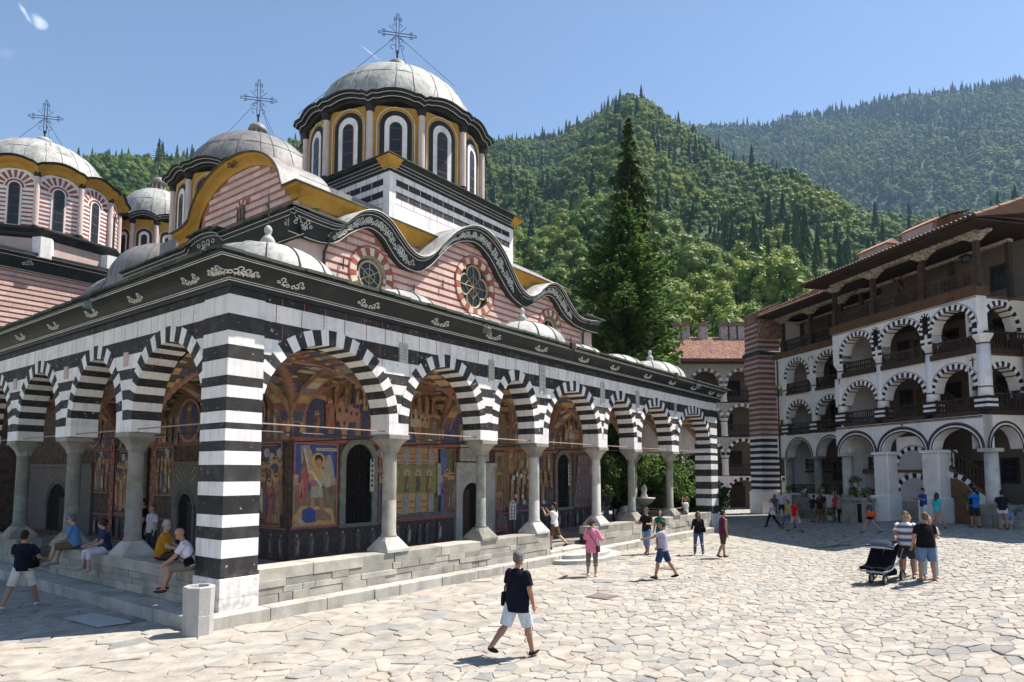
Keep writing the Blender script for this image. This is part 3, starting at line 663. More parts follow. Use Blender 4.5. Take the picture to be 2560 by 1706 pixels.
# rounded steps at the south entrance and a sill in the gap
mb = MB(); mb.box(12.0, 15.0, .0, .7, .18, .33); mb.build('threshold', KERB, church)
for k, (rx, ry, z0, z1) in enumerate(((2.0, 1.05, -.05, .12), (1.45, .72, .1, .245))):
    mb = MB(); N_ = 14
    poly = [(13.5 + rx * math.cos(math.pi + math.pi * i / N_), -.41 + ry * math.sin(math.pi + math.pi * i / N_)) for i in range(N_ + 1)]
    mb.ext(poly, z0, z1, 'z'); mb.build('round_step', STONEL, church)

# ------------------------------------------------------------------ cornice and eave of the arcade
def corner_sweep(prof, ends, name, mat, parent, mats=None, sm_=False):
    # profile (out, z) carried along both wings with a mitre at the corner
    mb = MB(); n = len(prof)
    vs = [(ends[0] , -o, z) for o, z in prof] + [(-o, -o, z) for o, z in prof] + [(-o, ends[1], z) for o, z in prof]
    fs = [(r * n + i, r * n + i + 1, (r + 1) * n + i + 1, (r + 1) * n + i) for r in (0, 1) for i in range(n - 1)]
    mb.add(vs, fs); return mb.build(name, mats or mat, parent, smooth=sm_)
EX, EY = 28.75, 21.4
cove = [(-.1, 6.952), (.012, 6.952), (.015, 7.03), (.05, 7.05), (.055, 7.10), (.09, 7.13), (.12, 7.18), (.17, 7.25), (.25, 7.32), (.34, 7.375), (.43, 7.41), (.44, 7.45), (.50, 7.46), (.50, 7.5), (.2, 7.52)]
corn = corner_sweep(cove, (EX - .05, EY), 'eave_cornice', BCORN, church)
for o, z, r in ((.052, 7.052, .012), (.058, 7.098, .010), (.438, 7.415, .011), (.455, 7.452, .009)):
    mb = MB(); mb.tube([(EX - .1, -o - .004, z), (-o - .004, -o - .004, z), (-o - .004, EY, z)], r, 5); mb.build('painted_line', LINE, corn)
# end of the cornice on the east
mb = MB(); mb.add([(EX - .05, -o, z) for o, z in cove], [tuple(range(len(cove)))]); mb.build('cornice_end', BCORN, corn)
# white painted scrolls on the cornice
def scroll_pts(s_=1, flip=1):
    A = []
    def sp(cx, cy, r0, a0, a1, k=10): return [(flip * s_ * (cx + r0 * (1 - .6 * i / k) * math.cos(a0 + (a1 - a0) * i / k)), s_ * (cy + r0 * (1 - .6 * i / k) * math.sin(a0 + (a1 - a0) * i / k))) for i in range(k + 1)]
    A.append(sp(.05, .0, .07, -2.6, 2.9)); A.append(sp(.13, .07, .06, 3.4, -1.5)); A.append(sp(-.02, -.07, .06, 1.2, 5.8)); A.append(sp(.2, .0, .045, 3.1, 9)); A.append(sp(.08, -.1, .05, 0.4, 4)); return A
def on_cove(u, w):
    # w: 0 bottom .. up the cove, returns out,z just off the surface
    z = 7.24 + w * .62; o = float(np.interp(z, [7.10, 7.13, 7.18, 7.25, 7.32, 7.375, 7.41], [.055, .09, .12, .17, .25, .34, .43])); return o + .008, z - .004
for xf, T in ((sx_, [1.35, 3.6, 6.2, 8.6, 11.2, 14.0, 16.4, 19.4, 22.0, 24.6, 27.0, 28.2]), (wx_, [1.3, 3.9, 6.4, 9.0, 11.6, 14.2, 17])):
    for t in T:
        for fl_ in (-1, 1):
            mb = MB(xf)
            for P in scroll_pts(1.05, fl_):
                mb.tube([(t + fl_ * .1 + u, -on_cove(u, w)[0], on_cove(u, w)[1]) for u, w in P], [.016] * (len(P) - 2) + [.011, .006], 4)
            mb.build('painted_scroll', LINE, corn)
for xf in (sx_, wx_):
    mb = MB(xf)
    for fl_ in (1,):
        for k in range(3):
            for P in scroll_pts(1.35 - .2 * k, 1):
                mb.tube([(-.05 + .2 * k + u, -on_cove(u, w * .8)[0], on_cove(u, w * .8)[1]) for u, w in P], .016, 4)
    mb.build('painted_acanthus', LINE, corn)
# stone slates along the eave
def slates(ends, xf, seed, name='eave_slate'):
    rng = random.Random(seed); x = ends[0]
    while x < ends[1]:
        w = rng.uniform(.4, .75); d = rng.uniform(-.03, .03); h = rng.uniform(-.01, .012); x2 = min(ends[1], x + w)
        mb = MB(xf); z0 = 7.5 + h; mb.add([(x, -.56 + d, z0), (x2 - .008, -.56 + d, z0 + .006), (x2 - .008, .1, z0 + .1), (x, .1, z0 + .1), (x, -.56 + d, z0 + .07), (x2 - .008, -.56 + d, z0 + .075), (x2 - .008, .1, z0 + .17), (x, .1, z0 + .17)], [(0, 3, 2, 1), (4, 5, 6, 7), (0, 1, 5, 4), (1, 2, 6, 5), (2, 3, 7, 6), (3, 0, 4, 7)])
        mb.build(name, SLATE, corn); x = x2
slates((-.5, EX + .25), sx_, 3); slates((.12, EY), wx_, 4)
# gallery roofs
mb = MB(); mb.add([(-.45, -.45, 7.58), (28.6, -.45, 7.58), (28.6, 4.9, 8.25), (4.7, 4.9, 8.25), (4.7, 21.2, 8.25), (-.45, 21.2, 7.58)], [(0, 1, 2, 3), (0, 3, 4, 5)]); mb.build('gallery_roof', LEAD, church)
# small lead domes over the bays
def small_dome(x, y, r, h, fin, z0=7.7, mt=LEAD):
    mb = MB(); pr = [(r * math.cos(t), z0 + .18 + h * math.sin(t)) for t in [math.pi / 2 * i / 9 for i in range(9)]] + [(.02, z0 + .18 + h)]
    mb.lathe([(r + .08, z0 - .2), (r + .08, z0 + .12)] + pr, x, y, 28); d = mb.build('bay_dome', mt, church, smooth=True)
    mb = MB()
    for k in range(14):
        a = 2 * math.pi * k / 14 + .1; mb.tube([(x + (rr + .006) * math.cos(a), y + (rr + .006) * math.sin(a), z + .006) for rr, z in pr[:-1]], .02, 5)
    mb.build('seam', SEAM, d)
    if fin:
        z = z0 + .16 + h; mb = MB(); mb.lathe([(.2, z - .05), (.2, z + .04), (.17, z + .08), (.16, z + .14), (.19, z + .2), (.13, z + .3), (.075, z + .36), (.07, z + .4), (.1, z + .46), (.1, z + .54), (.05, z + .61), (.01, z + .63)], x, y, 16); mb.build('finial', STONEL, d, smooth=True)
        mb = MB(); z += .6; mb.tube([(x, y, z), (x, y, z + .75)], .018, 5)
        iron_cross(mb, x, y, z + .2, .42); mb.build('iron_cross', IRON, d)
def iron_cross(mb, x, y, z, s_, dirv=None, rays=8):
    dv = dirv or Vector((.707, .707, 0)); c = Vector((x, y, z + s_ * .7)); up = Vector((0, 0, 1))
    P = lambda u, w: tuple(c + dv * (u * s_) + up * (w * s_))
    w = .016 * (1 if s_ < .6 else 1.25)
    for o in (-.05, .05):
        mb.tube([P(o, -.7), P(o, .62)], w, 4); mb.tube([P(-.52, o), P(.52, o)], w, 4)
    for e in ((0, .62), (-.52, 0), (.52, 0)):
        for a in range(3):
            aa = 2.09 * a + math.atan2(e[1], e[0]); ce = (e[0] + .09 * math.cos(aa), e[1] + .09 * math.sin(aa)); mb.tube([P(ce[0] + .05 * math.cos(t), ce[1] + .05 * math.sin(t)) for t in [6.28 * k / 8 for k in range(9)]], w * .9, 4)
    for k in range(rays):
        a = math.pi / 4 + math.pi / 2 * k if rays == 4 else 6.28 * k / rays + .39; mb.tube([P(.12 * math.cos(a), .12 * math.sin(a)), P(.42 * math.cos(a), .42 * math.sin(a))], w * .7, 3)
    for sgn in (-1, 1):
        for zz, rr in ((-.5, .13), (-.25, .09), (.3, .08), (.48, .06)):
            mb.tube([P(sgn * (.05 + rr * (1 - math.cos(t)) * (1 - .1 * t)), zz + rr * math.sin(t) * (1 - .1 * t)) for t in [.5 * k for k in range(10)]], w * .7, 3)
for x, y, r, h, f in ((2.35, 2.35, 1.78, .98, 1), (6.7, 2.35, 1.5, .76, 0), (10.0, 2.35, 1.3, .68, 0), (13.55, 2.35, 1.8, 1.02, 1), (17.2, 2.35, 1.4, .72, 0), (20.8, 2.35, 1.55, .78, 0), (25.0, 2.35, 1.85, 1.02, 1), (2.35, 6.6, 1.6, .95, 0), (2.35, 10.6, 1.7, 1.0, 0), (2.35, 14.6, 1.7, 1.0, 0)):
    small_dome(x, y, r, h, f)
# floodlights under the eave, rain spouts
def floodlight(x, y, rz, tip):
    f = empty('floodlight', (x, y, 7.42), rz); tag(f, tip, 'floodlight', 'floodlights fixed to the church eave')
    mb = MB(); mb.tube([(0, .25, .1), (0, -.12, .0), (0, -.16, -.12)], .02, 6); mb.build('arm', IRON, f)
    mb = MB(); mb.add([(-.13, -.12, -.08), (.13, -.12, -.08), (.13, -.08, -.28), (-.13, -.08, -.28), (-.07, -.27, -.16), (.07, -.27, -.16), (.07, -.24, -.27), (-.07, -.24, -.27)], [(0, 1, 2, 3), (4, 7, 6, 5), (0, 4, 5, 1), (1, 5, 6, 2), (2, 6, 7, 3), (3, 7, 4, 0)]); mb.build('housing', M('green_grey_metal', (.10, .13, .12), .5, .2, 5, spec=.5), f)
    mb = MB(); mb.box(-.11, .11, -.075, -.07, -.27, -.10); mb.build('lamp_glass', GLASS, f)
floodlight(7.7, -.5, 0, 'grey green floodlight on the eave below the round rose window')
floodlight(24.0, -.5, 0, 'grey green floodlight on the eave above the hanging bell')
floodlight(-.5, 5.4, R(-90), 'floodlight on the shaded eave west of the corner dome')
for x in (12.6, 21.6):
    mb = MB(); mb.box(x - .12, x + .12, -.62, -.5, 7.42, 7.62); mb.tube([(x, -.56, 7.44), (x + .35, -.5, 7.2)], .03, 6); mb.build('rain_hopper', WOOD, church)
# carved relief plaques in the frieze
for x, z0, z1, w in ((5.0, 5.98, 6.5, .3), (8.75, 5.85, 6.55, .26), (11.55, 5.75, 6.75, .34), (15.75, 5.72, 6.6, .32), (18.8, 5.75, 6.55, .28), (22.8, 5.8, 6.35, .22)):
    mb = MB(); mb.bbox(x - w / 2, x + w / 2, SPR - .05, SPR + .05, z0, z1, .012); p = mb.build('carved_plaque', STONEL, church)
    mb = MB()
    for k in range(5): zz = z0 + (z1 - z0) * (.15 + .16 * k); mb.tube([(x - w * .3, SPR - .052, zz), (x - w * .1, SPR - .06, zz + .03), (x + w * .1, SPR - .06, zz - .02), (x + w * .3, SPR - .052, zz + .02)], .01, 4)
    mb.build('relief', STONE, p)
for y in (4.75, 8.5, 12.55):
    mb = MB(); mb.bbox(SPR - .04, SPR + .05, y - .12, y + .12, 5.7, 6.05, .012); mb.build('carved_plaque', PINKP, church)
# ------------------------------------------------------------------ nave walls with murals
def brickmat():
    m = bpy.data.materials.new('brick_courses'); m.use_nodes = True; N, L = m.node_tree.nodes, m.node_tree.links; b = N['Principled BSDF']
    g = N.new('ShaderNodeNewGeometry'); sp = N.new('ShaderNodeSeparateXYZ'); L.new(g.outputs['Position'], sp.inputs[0]); ad = N.new('ShaderNodeMath'); L.new(sp.outputs[0], ad.inputs[0]); L.new(sp.outputs[1], ad.inputs[1])
    cb = N.new('ShaderNodeCombineXYZ'); L.new(ad.outputs[0], cb.inputs[0]); L.new(sp.outputs[2], cb.inputs[1])
    t = N.new('ShaderNodeTexBrick'); t.inputs['Scale'].default_value = 1; t.inputs['Brick Width'].default_value = .3; t.inputs['Row Height'].default_value = .05; t.inputs['Mortar Size'].default_value = .006
    t.inputs['Color1'].default_value = (.34, .085, .06, 1); t.inputs['Color2'].default_value = (.28, .07, .055, 1); t.inputs['Mortar'].default_value = (.55, .36, .30, 1); L.new(cb.outputs[0], t.inputs['Vector'])
    nz = N.new('ShaderNodeTexNoise'); nz.inputs['Scale'].default_value = 2.5; L.new(g.outputs['Position'], nz.inputs['Vector']); mr = N.new('ShaderNodeMapRange'); mr.inputs[3].default_value = .7; mr.inputs[4].default_value = 1.3; L.new(nz.outputs[0], mr.inputs[0])
    mx = N.new('ShaderNodeMix'); mx.data_type = 'RGBA'; mx.blend_type = 'MULTIPLY'; mx.inputs[0].default_value = 1; L.new(t.outputs[0], mx.inputs[6]); L.new(mr.outputs[0], mx.inputs[7]); L.new(mx.outputs[2], b.inputs['Base Color']); b.inputs['Roughness'].default_value = .85; return m
BRICKW = brickmat()
PITCH = .27
def striped(parent, xf, t0, t1, z0, topf, d, seed, limit=9999, skip=None, blk=.56, mat=None, name='stone_block'):
    """pink stone courses, each block a piece, proud of the red brick backing"""
    rng = random.Random(seed); z = z0; rest = MB(xf); cnt = 0; made = []
    while z < max(topf(t0 + (t1 - t0) * i / 40) for i in range(41)):
        x = t0 - rng.uniform(0, blk * .8)
        while x < t1:
            w = blk * rng.uniform(.8, 1.2); a, b = max(t0, x + .005), min(t1, x + w - .005); x += w
            if b - a < .06: continue
            zt = z + PITCH * .62; lim = min(topf(a), topf(b))
            if lim < z + .04 or (skip and skip((a + b) / 2, z + .08)): continue
            made.append((a, b, z, min(zt, lim)))
        z += PITCH
    for a, b, z0_, z1_ in made:
        if cnt < limit:
            mb = MB(xf); mb.box(a, b, d - .008, d + .04, z0_, z1_); mb.build(name, mat or PINK, parent); cnt += 1
        else: rest.box(a, b, d - .008, d + .04, z0_, z1_)
    if rest.v: rest.build('stone_courses', mat or PINK, parent, kind='stuff')

UP = [(4.27, 11.02), (5.4, 10.96), (6.1, 11.02), (6.5, 11.38), (7.0, 11.78), (7.6, 11.96), (8.2, 11.82), (8.7, 11.45), (9.2, 11.07), (9.75, 10.94), (10.35, 11.2), (11.0, 11.85), (11.7, 12.48), (12.5, 12.92), (13.2, 13.05), (13.9, 12.92), (14.6, 12.5), (15.2, 11.87), (15.8, 11.22), (16.45, 10.93), (17.1, 11.1), (17.7, 11.55), (18.2, 11.86), (18.75, 11.97), (19.3, 11.8), (19.9, 11.32), (20.4, 10.97), (21.0, 10.76), (21.9, 10.78), (23.1, 10.95)]
LO = [(4.27, 10.30), (5.4, 10.27), (6.07, 10.45), (6.65, 10.92), (7.4, 11.33), (8.03, 11.19), (8.45, 10.8), (8.94, 10.44), (9.7, 10.36), (10.4, 10.75), (11.1, 11.44), (11.7, 11.96), (12.4, 12.27), (13.2, 12.36), (14.0, 11.97), (14.65, 11.34), (15.4, 10.72), (16.0, 10.48), (16.55, 10.4), (17.3, 10.8), (18.05, 11.24), (18.5, 11.33), (18.95, 11.22), (19.7, 10.66), (20.5, 10.38), (20.9, 10.3), (21.9, 10.26), (23.1, 10.3)]
up = cr(UP, 5); lo = cr(LO, 5)
fup = interp([p[0] for p in up], [p[1] for p in up]); flo = interp([p[0] for p in lo], [p[1] for p in lo])
# lower walls (behind the gallery) and upper south wall
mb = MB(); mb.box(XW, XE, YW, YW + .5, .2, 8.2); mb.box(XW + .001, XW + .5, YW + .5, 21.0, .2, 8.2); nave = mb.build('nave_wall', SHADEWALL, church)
xs = [XW + (XE - XW) * i / 120 for i in range(121)]
# backing of brick courses with three round openings
bm = bmesh.new()
def loop_(P):
    v = [bm.verts.new((x, YW + .02, z)) for x, z in P]
    for i in range(len(v)): bm.edges.new((v[i], v[(i + 1) % len(v)]))
loop_([(xs[0], 7.9)] + [(xs[-1], 7.9)] + [(x, flo(x) + .3) for x in xs[::-1]])
for wx, wz0, wr_ in ((7.8, 9.85, .70), (13.35, 10.7, .97), (18.9, 9.85, .70)): loop_([(wx + wr_ * math.cos(6.28319 * i / 40), wz0 + wr_ * math.sin(6.28319 * i / 40)) for i in range(40)])
bmesh.ops.triangle_fill(bm, use_beauty=True, edges=bm.edges[:])
me = bpy.data.meshes.new('upper_wall'); bm.to_mesh(me); bm.free(); me.materials.append(BRICKW); suw = bpy.data.objects.new('upper_wall', me); col.objects.link(suw); suw.parent = church
def win_skip(x, z): return math.hypot(x - 7.8, z - 9.85) < .8 or math.hypot(x - 13.35, z - 10.7) < 1.05 or math.hypot(x - 18.9, z - 9.85) < .8
striped(suw, sx_, 5.75, 21.65, 8.6, lambda x: flo(x) + .25, YW, 21, 296, win_skip)
# corner pilasters
for a, b in ((XW - .02, 5.75), (21.65, XE + .02)):
    mb = MB(); mb.box(a, b, YW - .07, YW + .4, 7.7, 10.42); mb.build('corner_pilaster', PINKP, church)
# wavy black cornice with its lead roof
mb = MB(); P = [4.27 + (22.95 - 4.27) * i / 150 for i in range(151)]
def sec(x): return [(x, YW - .01, flo(x) + .04), (x, YW - .28, flo(x) + .02), (x, YW - .31, flo(x) + .18), (x, YW - .38, fup(x) - .12), (x, YW - .46, fup(x) - .05), (x, YW - .50, fup(x) - .04), (x, YW - .50, fup(x))]
n = 7; vs = [q for x in P for q in sec(x)]
mb.add(vs, [(i * n + j, i * n + j + 1, (i + 1) * n + j + 1, (i + 1) * n + j) for i in range(150) for j in range(n - 1)]); wave = mb.build('wavy_cornice', BCORN, church, smooth=True, fix=False)
for j, off, r in ((1, .012, .014), (3, -.02, .011), (4, .0, .012)):
    mb = MB(); mb.tube([(sec(x)[j][0], sec(x)[j][1] - .012, sec(x)[j][2] + off) for x in P], r, 4); mb.build('painted_line', LINE, wave)
mb = MB(); vs = [q for x in P for q in ((x, YW - .54, fup(x) + .012), (x, YW + .2, fup(x) + .05), (x, 5.6, fup(x) + .1), (x, YW - .54, fup(x) - .02))]
mb.add(vs, [(i * 4 + j, i * 4 + j + 1, (i + 1) * 4 + j + 1, (i + 1) * 4 + j) for i in range(150) for j in (0, 1)] + [(i * 4, (i + 1) * 4, (i + 1) * 4 + 3, i * 4 + 3) for i in range(150)]); mb.build('vault_roof', LEAD, church, smooth=True, fix=False)
# white foliage painted along the crests
rng = random.Random(4)
for c, w in ((7.6, 1.7), (13.2, 2.3), (18.75, 1.5)):
    mb = MB(); k = int(w / .11)
    for i in range(-k, k + 1):
        x = c + w * i / k
        for P_ in scroll_pts(rng.uniform(.75, 1.15), rng.choice((-1, 1)))[:4]:
            pts = []
            for u, v in P_:
                xx = x + u; f = .5 + v * 2.1; f = min(.9, max(.12, f)); z = flo(xx) + (fup(xx) - flo(xx) - .1) * f; y = float(np.interp(z, [flo(xx), flo(xx) + .18, fup(xx) - .12], [YW - .28, YW - .31, YW - .38])); pts.append((xx, y - .014, z))
            mb.tube(pts, .013, 3)
    mb.build('painted_foliage', LINE, wave)
# west cornice with its small arched pediment
def wz(y): return .36 * math.sqrt(max(0, 1 - ((y - 9.45) / 1.15) ** 2))
Q = [4.1 + (15.6 - 4.1) * i / 120 for i in range(121)]
def secw(y): e = wz(y); return [(XW - .01, y, 10.25 + e), (XW - .08, y, 10.3 + e), (XW - .16, y, 10.48 + e), (XW - .34, y, 10.9 + e), (XW - .45, y, 10.98 + e), (XW - .48, y, 11.04 + e), (XW + .6, y, 11.3 + e)]
mb = MB(); vs = [q for y in Q for q in secw(y)]; mb.add(vs, [(i * n + j, i * n + j + 1, (i + 1) * n + j + 1, (i + 1) * n + j) for i in range(120) for j in range(n - 1)]); wc = mb.build('eave_cornice', BCORN, church, smooth=True, fix=False)
for j in (1, 3, 4):
    mb = MB(); mb.tube([(secw(y)[j][0] - .012, y, secw(y)[j][2]) for y in Q], .012, 4); mb.build('painted_line', LINE, wc)
for y0, sc in ((9.45, 2.4), (4.45, 1.4), (14.4, 1.2)):
    mb = MB()
    for fl_ in (-1, 1):
        for P_ in scroll_pts(sc, fl_): mb.tube([(XW - .29 - v * .1, y0 + u, 10.72 + (wz(y0) if sc > 2 else 0) + v * .95) for u, v in P_], .017, 4)
    mb.build('painted_foliage', LINE, wc)
mb = MB()
for fl_ in (-1, 1):
    for P_ in scroll_pts(1.4, fl_): mb.tube([(4.75 + u, YW - .345 - v * .1 - .012, 10.66 + v) for u, v in P_], .017, 4)
mb.build('painted_foliage', LINE, wave)
x = 4.0; 
for i in range(22):
    mb = MB(); y0 = 4.0 + i * .53; e = wz(y0 + .26); mb.box(XW - .56, XW + .1, y0, y0 + .52, 11.06 + e + .01 * (i % 3), 11.13 + e + .01 * (i % 3)); mb.build('eave_slate', SLATE, wc)
mb = MB(); mb.box(4.18, 6.3, 4.02, 4.3, 11.06, 11.13); mb.build('eave_slate', SLATE, wave)
mb = MB(); mb.box(21.4, 23.3, 4.02, 4.3, 10.98, 11.05); mb.build('eave_slate', SLATE, wave)
mb = MB(); mb.box(XW, XW + .4, YW + .3, 15.4, 8.0, 10.4); mb.build('upper_wall', PINKP, church)
for x, y in ((5.72, YW - .14), (21.7, YW - .14)):
    mb = MB(); mb.tube([(x + .1, YW - .5, 10.75), (x + .02, YW - .3, 10.4), (x, y, 10.1), (x, y, 7.9)], .045, 8); mb.build('downpipe', IRON, church)

# round windows
GOLD = M('yellow_window_bar', (.42, .34, .19), .6, .15, 6)
CREAM = M('cream_stone', (.66, .56, .44), .85, .15, 5, rnd=.15)
REDP = M('red_painted_stone', (.36, .10, .075), .85, .2, 5, rnd=.15)
def ring_window(x, z, ro, ri, rg, quat=False):
    w = MB(); w.lathe([(0.0, .0)], 0, 0, 3) if False else None
    mb = MB(); k = 40
    circ = lambda r: [(x + r(t) * math.cos(t), z + r(t) * math.sin(t)) for t in [2 * math.pi * i / k for i in range(k)]]
    A, B = circ(lambda t: ri), circ(lambda t: rg * 1.16)
    mb.add([(p[0], YW - .012, p[1]) for p in A] + [(p[0], YW + .16, p[1]) for p in B], [(i, (i + 1) % k, k + (i + 1) % k, k + i) for i in range(k)]); root = mb.build('window', STONE, church)
    n_ = 26
    for i in range(n_):
        t0, t1 = 2 * math.pi * i / n_, 2 * math.pi * (i + 1) / n_ - .01; rr = ro * (1 if not quat else 1)
        mb = MB(); mb.ext([(x + ri * math.cos(t0), z + ri * math.sin(t0)), (x + ri * math.cos(t1), z + ri * math.sin(t1)), (x + rr * math.cos(t1), z + rr * math.sin(t1)), (x + rr * math.cos(t0), z + rr * math.sin(t0))], YW - .03, YW + .05); mb.build('surround_stone', REDP if i % 2 else CREAM, root)
    mb = MB(); mb.tube([(x + (ro + .05) * math.cos(t), YW - .014, z + (ro + .05) * math.sin(t)) for t in [2 * math.pi * i / 40 for i in range(41)]], .028, 4); mb.build('painted_band', REDP, root)
    mb = MB(); qr = (lambda t: rg * (.72 + .36 * abs(math.cos(2 * t)) ** .7)) if quat else (lambda t: rg); D = circ(qr)
    mb.add([(p[0], YW + .13, p[1]) for p in D], [tuple(range(k))]); mb.build('pane', GLASS, root)
    mb = MB(); mb.tube([(p[0], YW + .1, p[1]) for p in D + D[:1]], .045, 6)
    for i in range(4 if quat else 3):
        a = math.pi * i / (4 if quat else 3) + (0 if quat else .5); r1 = qr(a); mb.tube([(x - r1 * math.cos(a), YW + .11, z - r1 * math.sin(a)), (x + r1 * math.cos(a), YW + .11, z + r1 * math.sin(a))], .02, 4)
    if quat:
        q = rg * .62; mb.tube([(x + q * sx, YW + .11, z + q * sz) for sx, sz in ((-1, 0), (0, 1), (1, 0), (0, -1), (-1, 0))], .016, 4)
    else: mb.tube([(x + rg * .5 * math.cos(t), YW + .11, z + rg * .5 * math.sin(t)) for t in [2 * math.pi * i / 16 for i in range(17)]], .016, 4)
    mb.build('glazing_bars', GOLD, root)
    mb = MB(); mb.add([(p[0], YW + .16, p[1]) for p in circ(lambda t: rg * 1.17)], [tuple(range(k))]); mb.build('frame_back', WOOD, root)
ring_window(7.8, 9.85, .95, .68, .5); ring_window(13.35, 10.7, 1.2, .95, .82, True); ring_window(18.9, 9.85, .95, .68, .5)
for x, z in ((6.5, 9.9), (9.75, 9.75), (11.3, 10.3), (20.6, 9.6)):
    mb = MB(); mb.tube([(x, YW - .1, z - .18), (x + .02, YW - .1, z + .2)], .025, 5); mb.tube([(x, YW - .1, z), (x, YW + .05, z)], .02, 5); mb.build('wall_tie', IRON, church)

# ------------------------------------------------------------------ clerestory with ochre cornice and west gable
CX0, CX1, CY0, CY1, CZ = 5.3, 20.8, 5.3, 13.3, 11.95
mb = MB(); mb.box(CX0 + .02, CX1, CY0 + .02, CY1, 8.5, CZ); cl = mb.build('clerestory', BRICKW, church)
striped(cl, sx_, CX0, CX1, 10.72, lambda x: CZ, CY0, 31, 110)
YC, GH, GR = 8.7, 2.8, 1.72
def gz_(y, o=0): d = (y - YC) / (GH + o); return 12.2 + (GR + o) * math.sqrt(max(0, 1 - d * d)) ** 1.0 if abs(d) < 1 else 12.2
pts = [(YC - GH + 2 * GH * i / 40, gz_(YC - GH + 2 * GH * i / 40)) for i in range(41)]
mb = MB(); mb.ext([(CY0, 10.9), (CY0, 12.0)] + pts + [(CY1, 12.0), (CY1, 10.9)], CX0 + .03, CX0 + .4, 'x'); gb = mb.build('gable_wall', BRICKW, church)
striped(gb, wx_, CY0, CY1, 10.9, lambda y: max(12.0, gz_(y) - .05), CX0 + .01, 33, 170, lambda y, z: abs(y - 8.65) < .3 and 11.6 < z < 12.7)
# ochre mouldings: south eave, gable arch
OC = [(.0, -.5), (.04, -.48), (.08, -.3), (.16, -.2), (.3, -.1), (.32, -.03), (.4, .0)]
def corn_y(parent):
    mb = MB(); n = len(OC); vs = [(CX0 - o, CY0 - o, 12.3 + z) for o, z in OC] + [(CX1 + o, CY0 - o, 12.3 + z) for o, z in OC] + [(CX1 + o, CY1 + o, 12.3 + z) for o, z in OC]
    mb.add(vs, [(r * n + i, r * n + i + 1, (r + 1) * n + i + 1, (r + 1) * n + i) for r in (0, 1) for i in range(n - 1)]); return mb.build('ochre_cornice', YELLOW, church, fix=False)
oc = corn_y(church)
# moulding that follows the west gable: flat ends, then the arch
path = [(CY0 - .4, 0.)] + [(CY0, 0.), (YC - GH - .25, 0.)] + [(y, gz_(y, .15) - 12.2) for y in [YC - GH - .12 + (2 * GH + .24) * i / 48 for i in range(49)]] + [(YC + GH + .2, .22), (YC + GH + .5, .1), (YC + GH + .9, .03), (13.0, 0.)]
mb = MB(); n = len(OC); vs = [(CX0 - o, y, 12.3 + z * .72 + e * 1.0) for y, e in path for o, z in OC]
mb.add(vs, [(i * n + j, i * n + j + 1, (i + 1) * n + j + 1, (i + 1) * n + j) for i in range(len(path) - 1) for j in range(n - 1)]); mb.build('gable_moulding', YELLOW, oc, fix=False)
mb = MB(); mb.tube([(CX0 - .41, y, 12.31 + e) for y, e in path], .035, 5); mb.tube([(CX0 - .41, CY0 - .41, 12.31), (CX1 + .41, CY0 - .41, 12.31)], .035, 5); mb.build('drip_edge', SLATE, oc)
mb = MB(); vs = [(xx, y, 12.32 + e) for y, e in path for xx in (CX0 - .42, 7.0)]; mb.add(vs, [(2 * i, 2 * i + 1, 2 * i + 3, 2 * i + 2) for i in range(len(path) - 1)]); mb.build('gable_roof', LEADD, church, smooth=True, fix=False)
mb = MB(); mb.add([(CX0 - .42, CY0 - .42, 12.33), (CX1 + .42, CY0 - .42, 12.33), (CX1 - 2.5, 6.1, 13.15), (9.0, 6.1, 13.15), (CX0 + 1.5, 6.1, 12.75), (CX1 + .42, CY1, 12.33), (CX1 - 2.5, CY1, 13.15)], [(0, 1, 2, 3, 4), (1, 5, 6, 2)]); mb.build('clerestory_roof', LEADD, church, fix=False)
mb = MB(); mb.box(CX0 + .5, CX1 - .5, 6, CY1, 11.9, 13.1); mb.build('roof_core', LEADD, church)
# painted monogram on the gable arch
mb = MB()
for fl_ in (-1, 1):
    for P_ in scroll_pts(1.3, fl_): mb.tube([(CX0 - .27 - v * .3, 8.9 + u, 13.98 + v * .6) for u, v in P_], .014, 3)
mb.build('painted_foliage', IRON, oc)
# small shuttered gable window
wr = empty('window', (0, 0, 0), 0, church)
mb = MB(); mb.ext([(8.65 - .24, 11.6), (8.65 + .24, 11.6), (8.65 + .24, 12.3)] + [(8.65 + .24 * math.cos(t), 12.3 + .24 * math.sin(t)) for t in [math.pi * i / 8 for i in range(1, 8)]] + [(8.65 - .24, 12.3)], CX0 - .03, CX0 + .1, 'x'); mb.build('shutter', M('grey_weathered_wood', (.20, .14, .11), .8, .3, 8, bump=.3), wr)
mb = MB()
for yy in (8.45, 8.65, 8.85): mb.tube([(CX0 - .04, yy, 11.6), (CX0 - .04, yy, 12.4)], .016, 4)
mb.tube([(CX0 - .04, 8.41, 12.0), (CX0 - .04, 8.89, 12.0)], .016, 4); mb.build('frame', WOOD, wr)
for i in range(9):
    t0, t1 = math.pi * i / 9, math.pi * (i + 1) / 9 - .03; mb = MB(); mb.ext([(8.65 + r * math.cos(t), 12.3 + r * math.sin(t)) for r, t in ((.26, t0), (.26, t1), (.42, t1), (.42, t0))], CX0 - .02, CX0 + .04, 'x'); mb.build('surround_stone', REDP if i % 2 else PINK, wr)

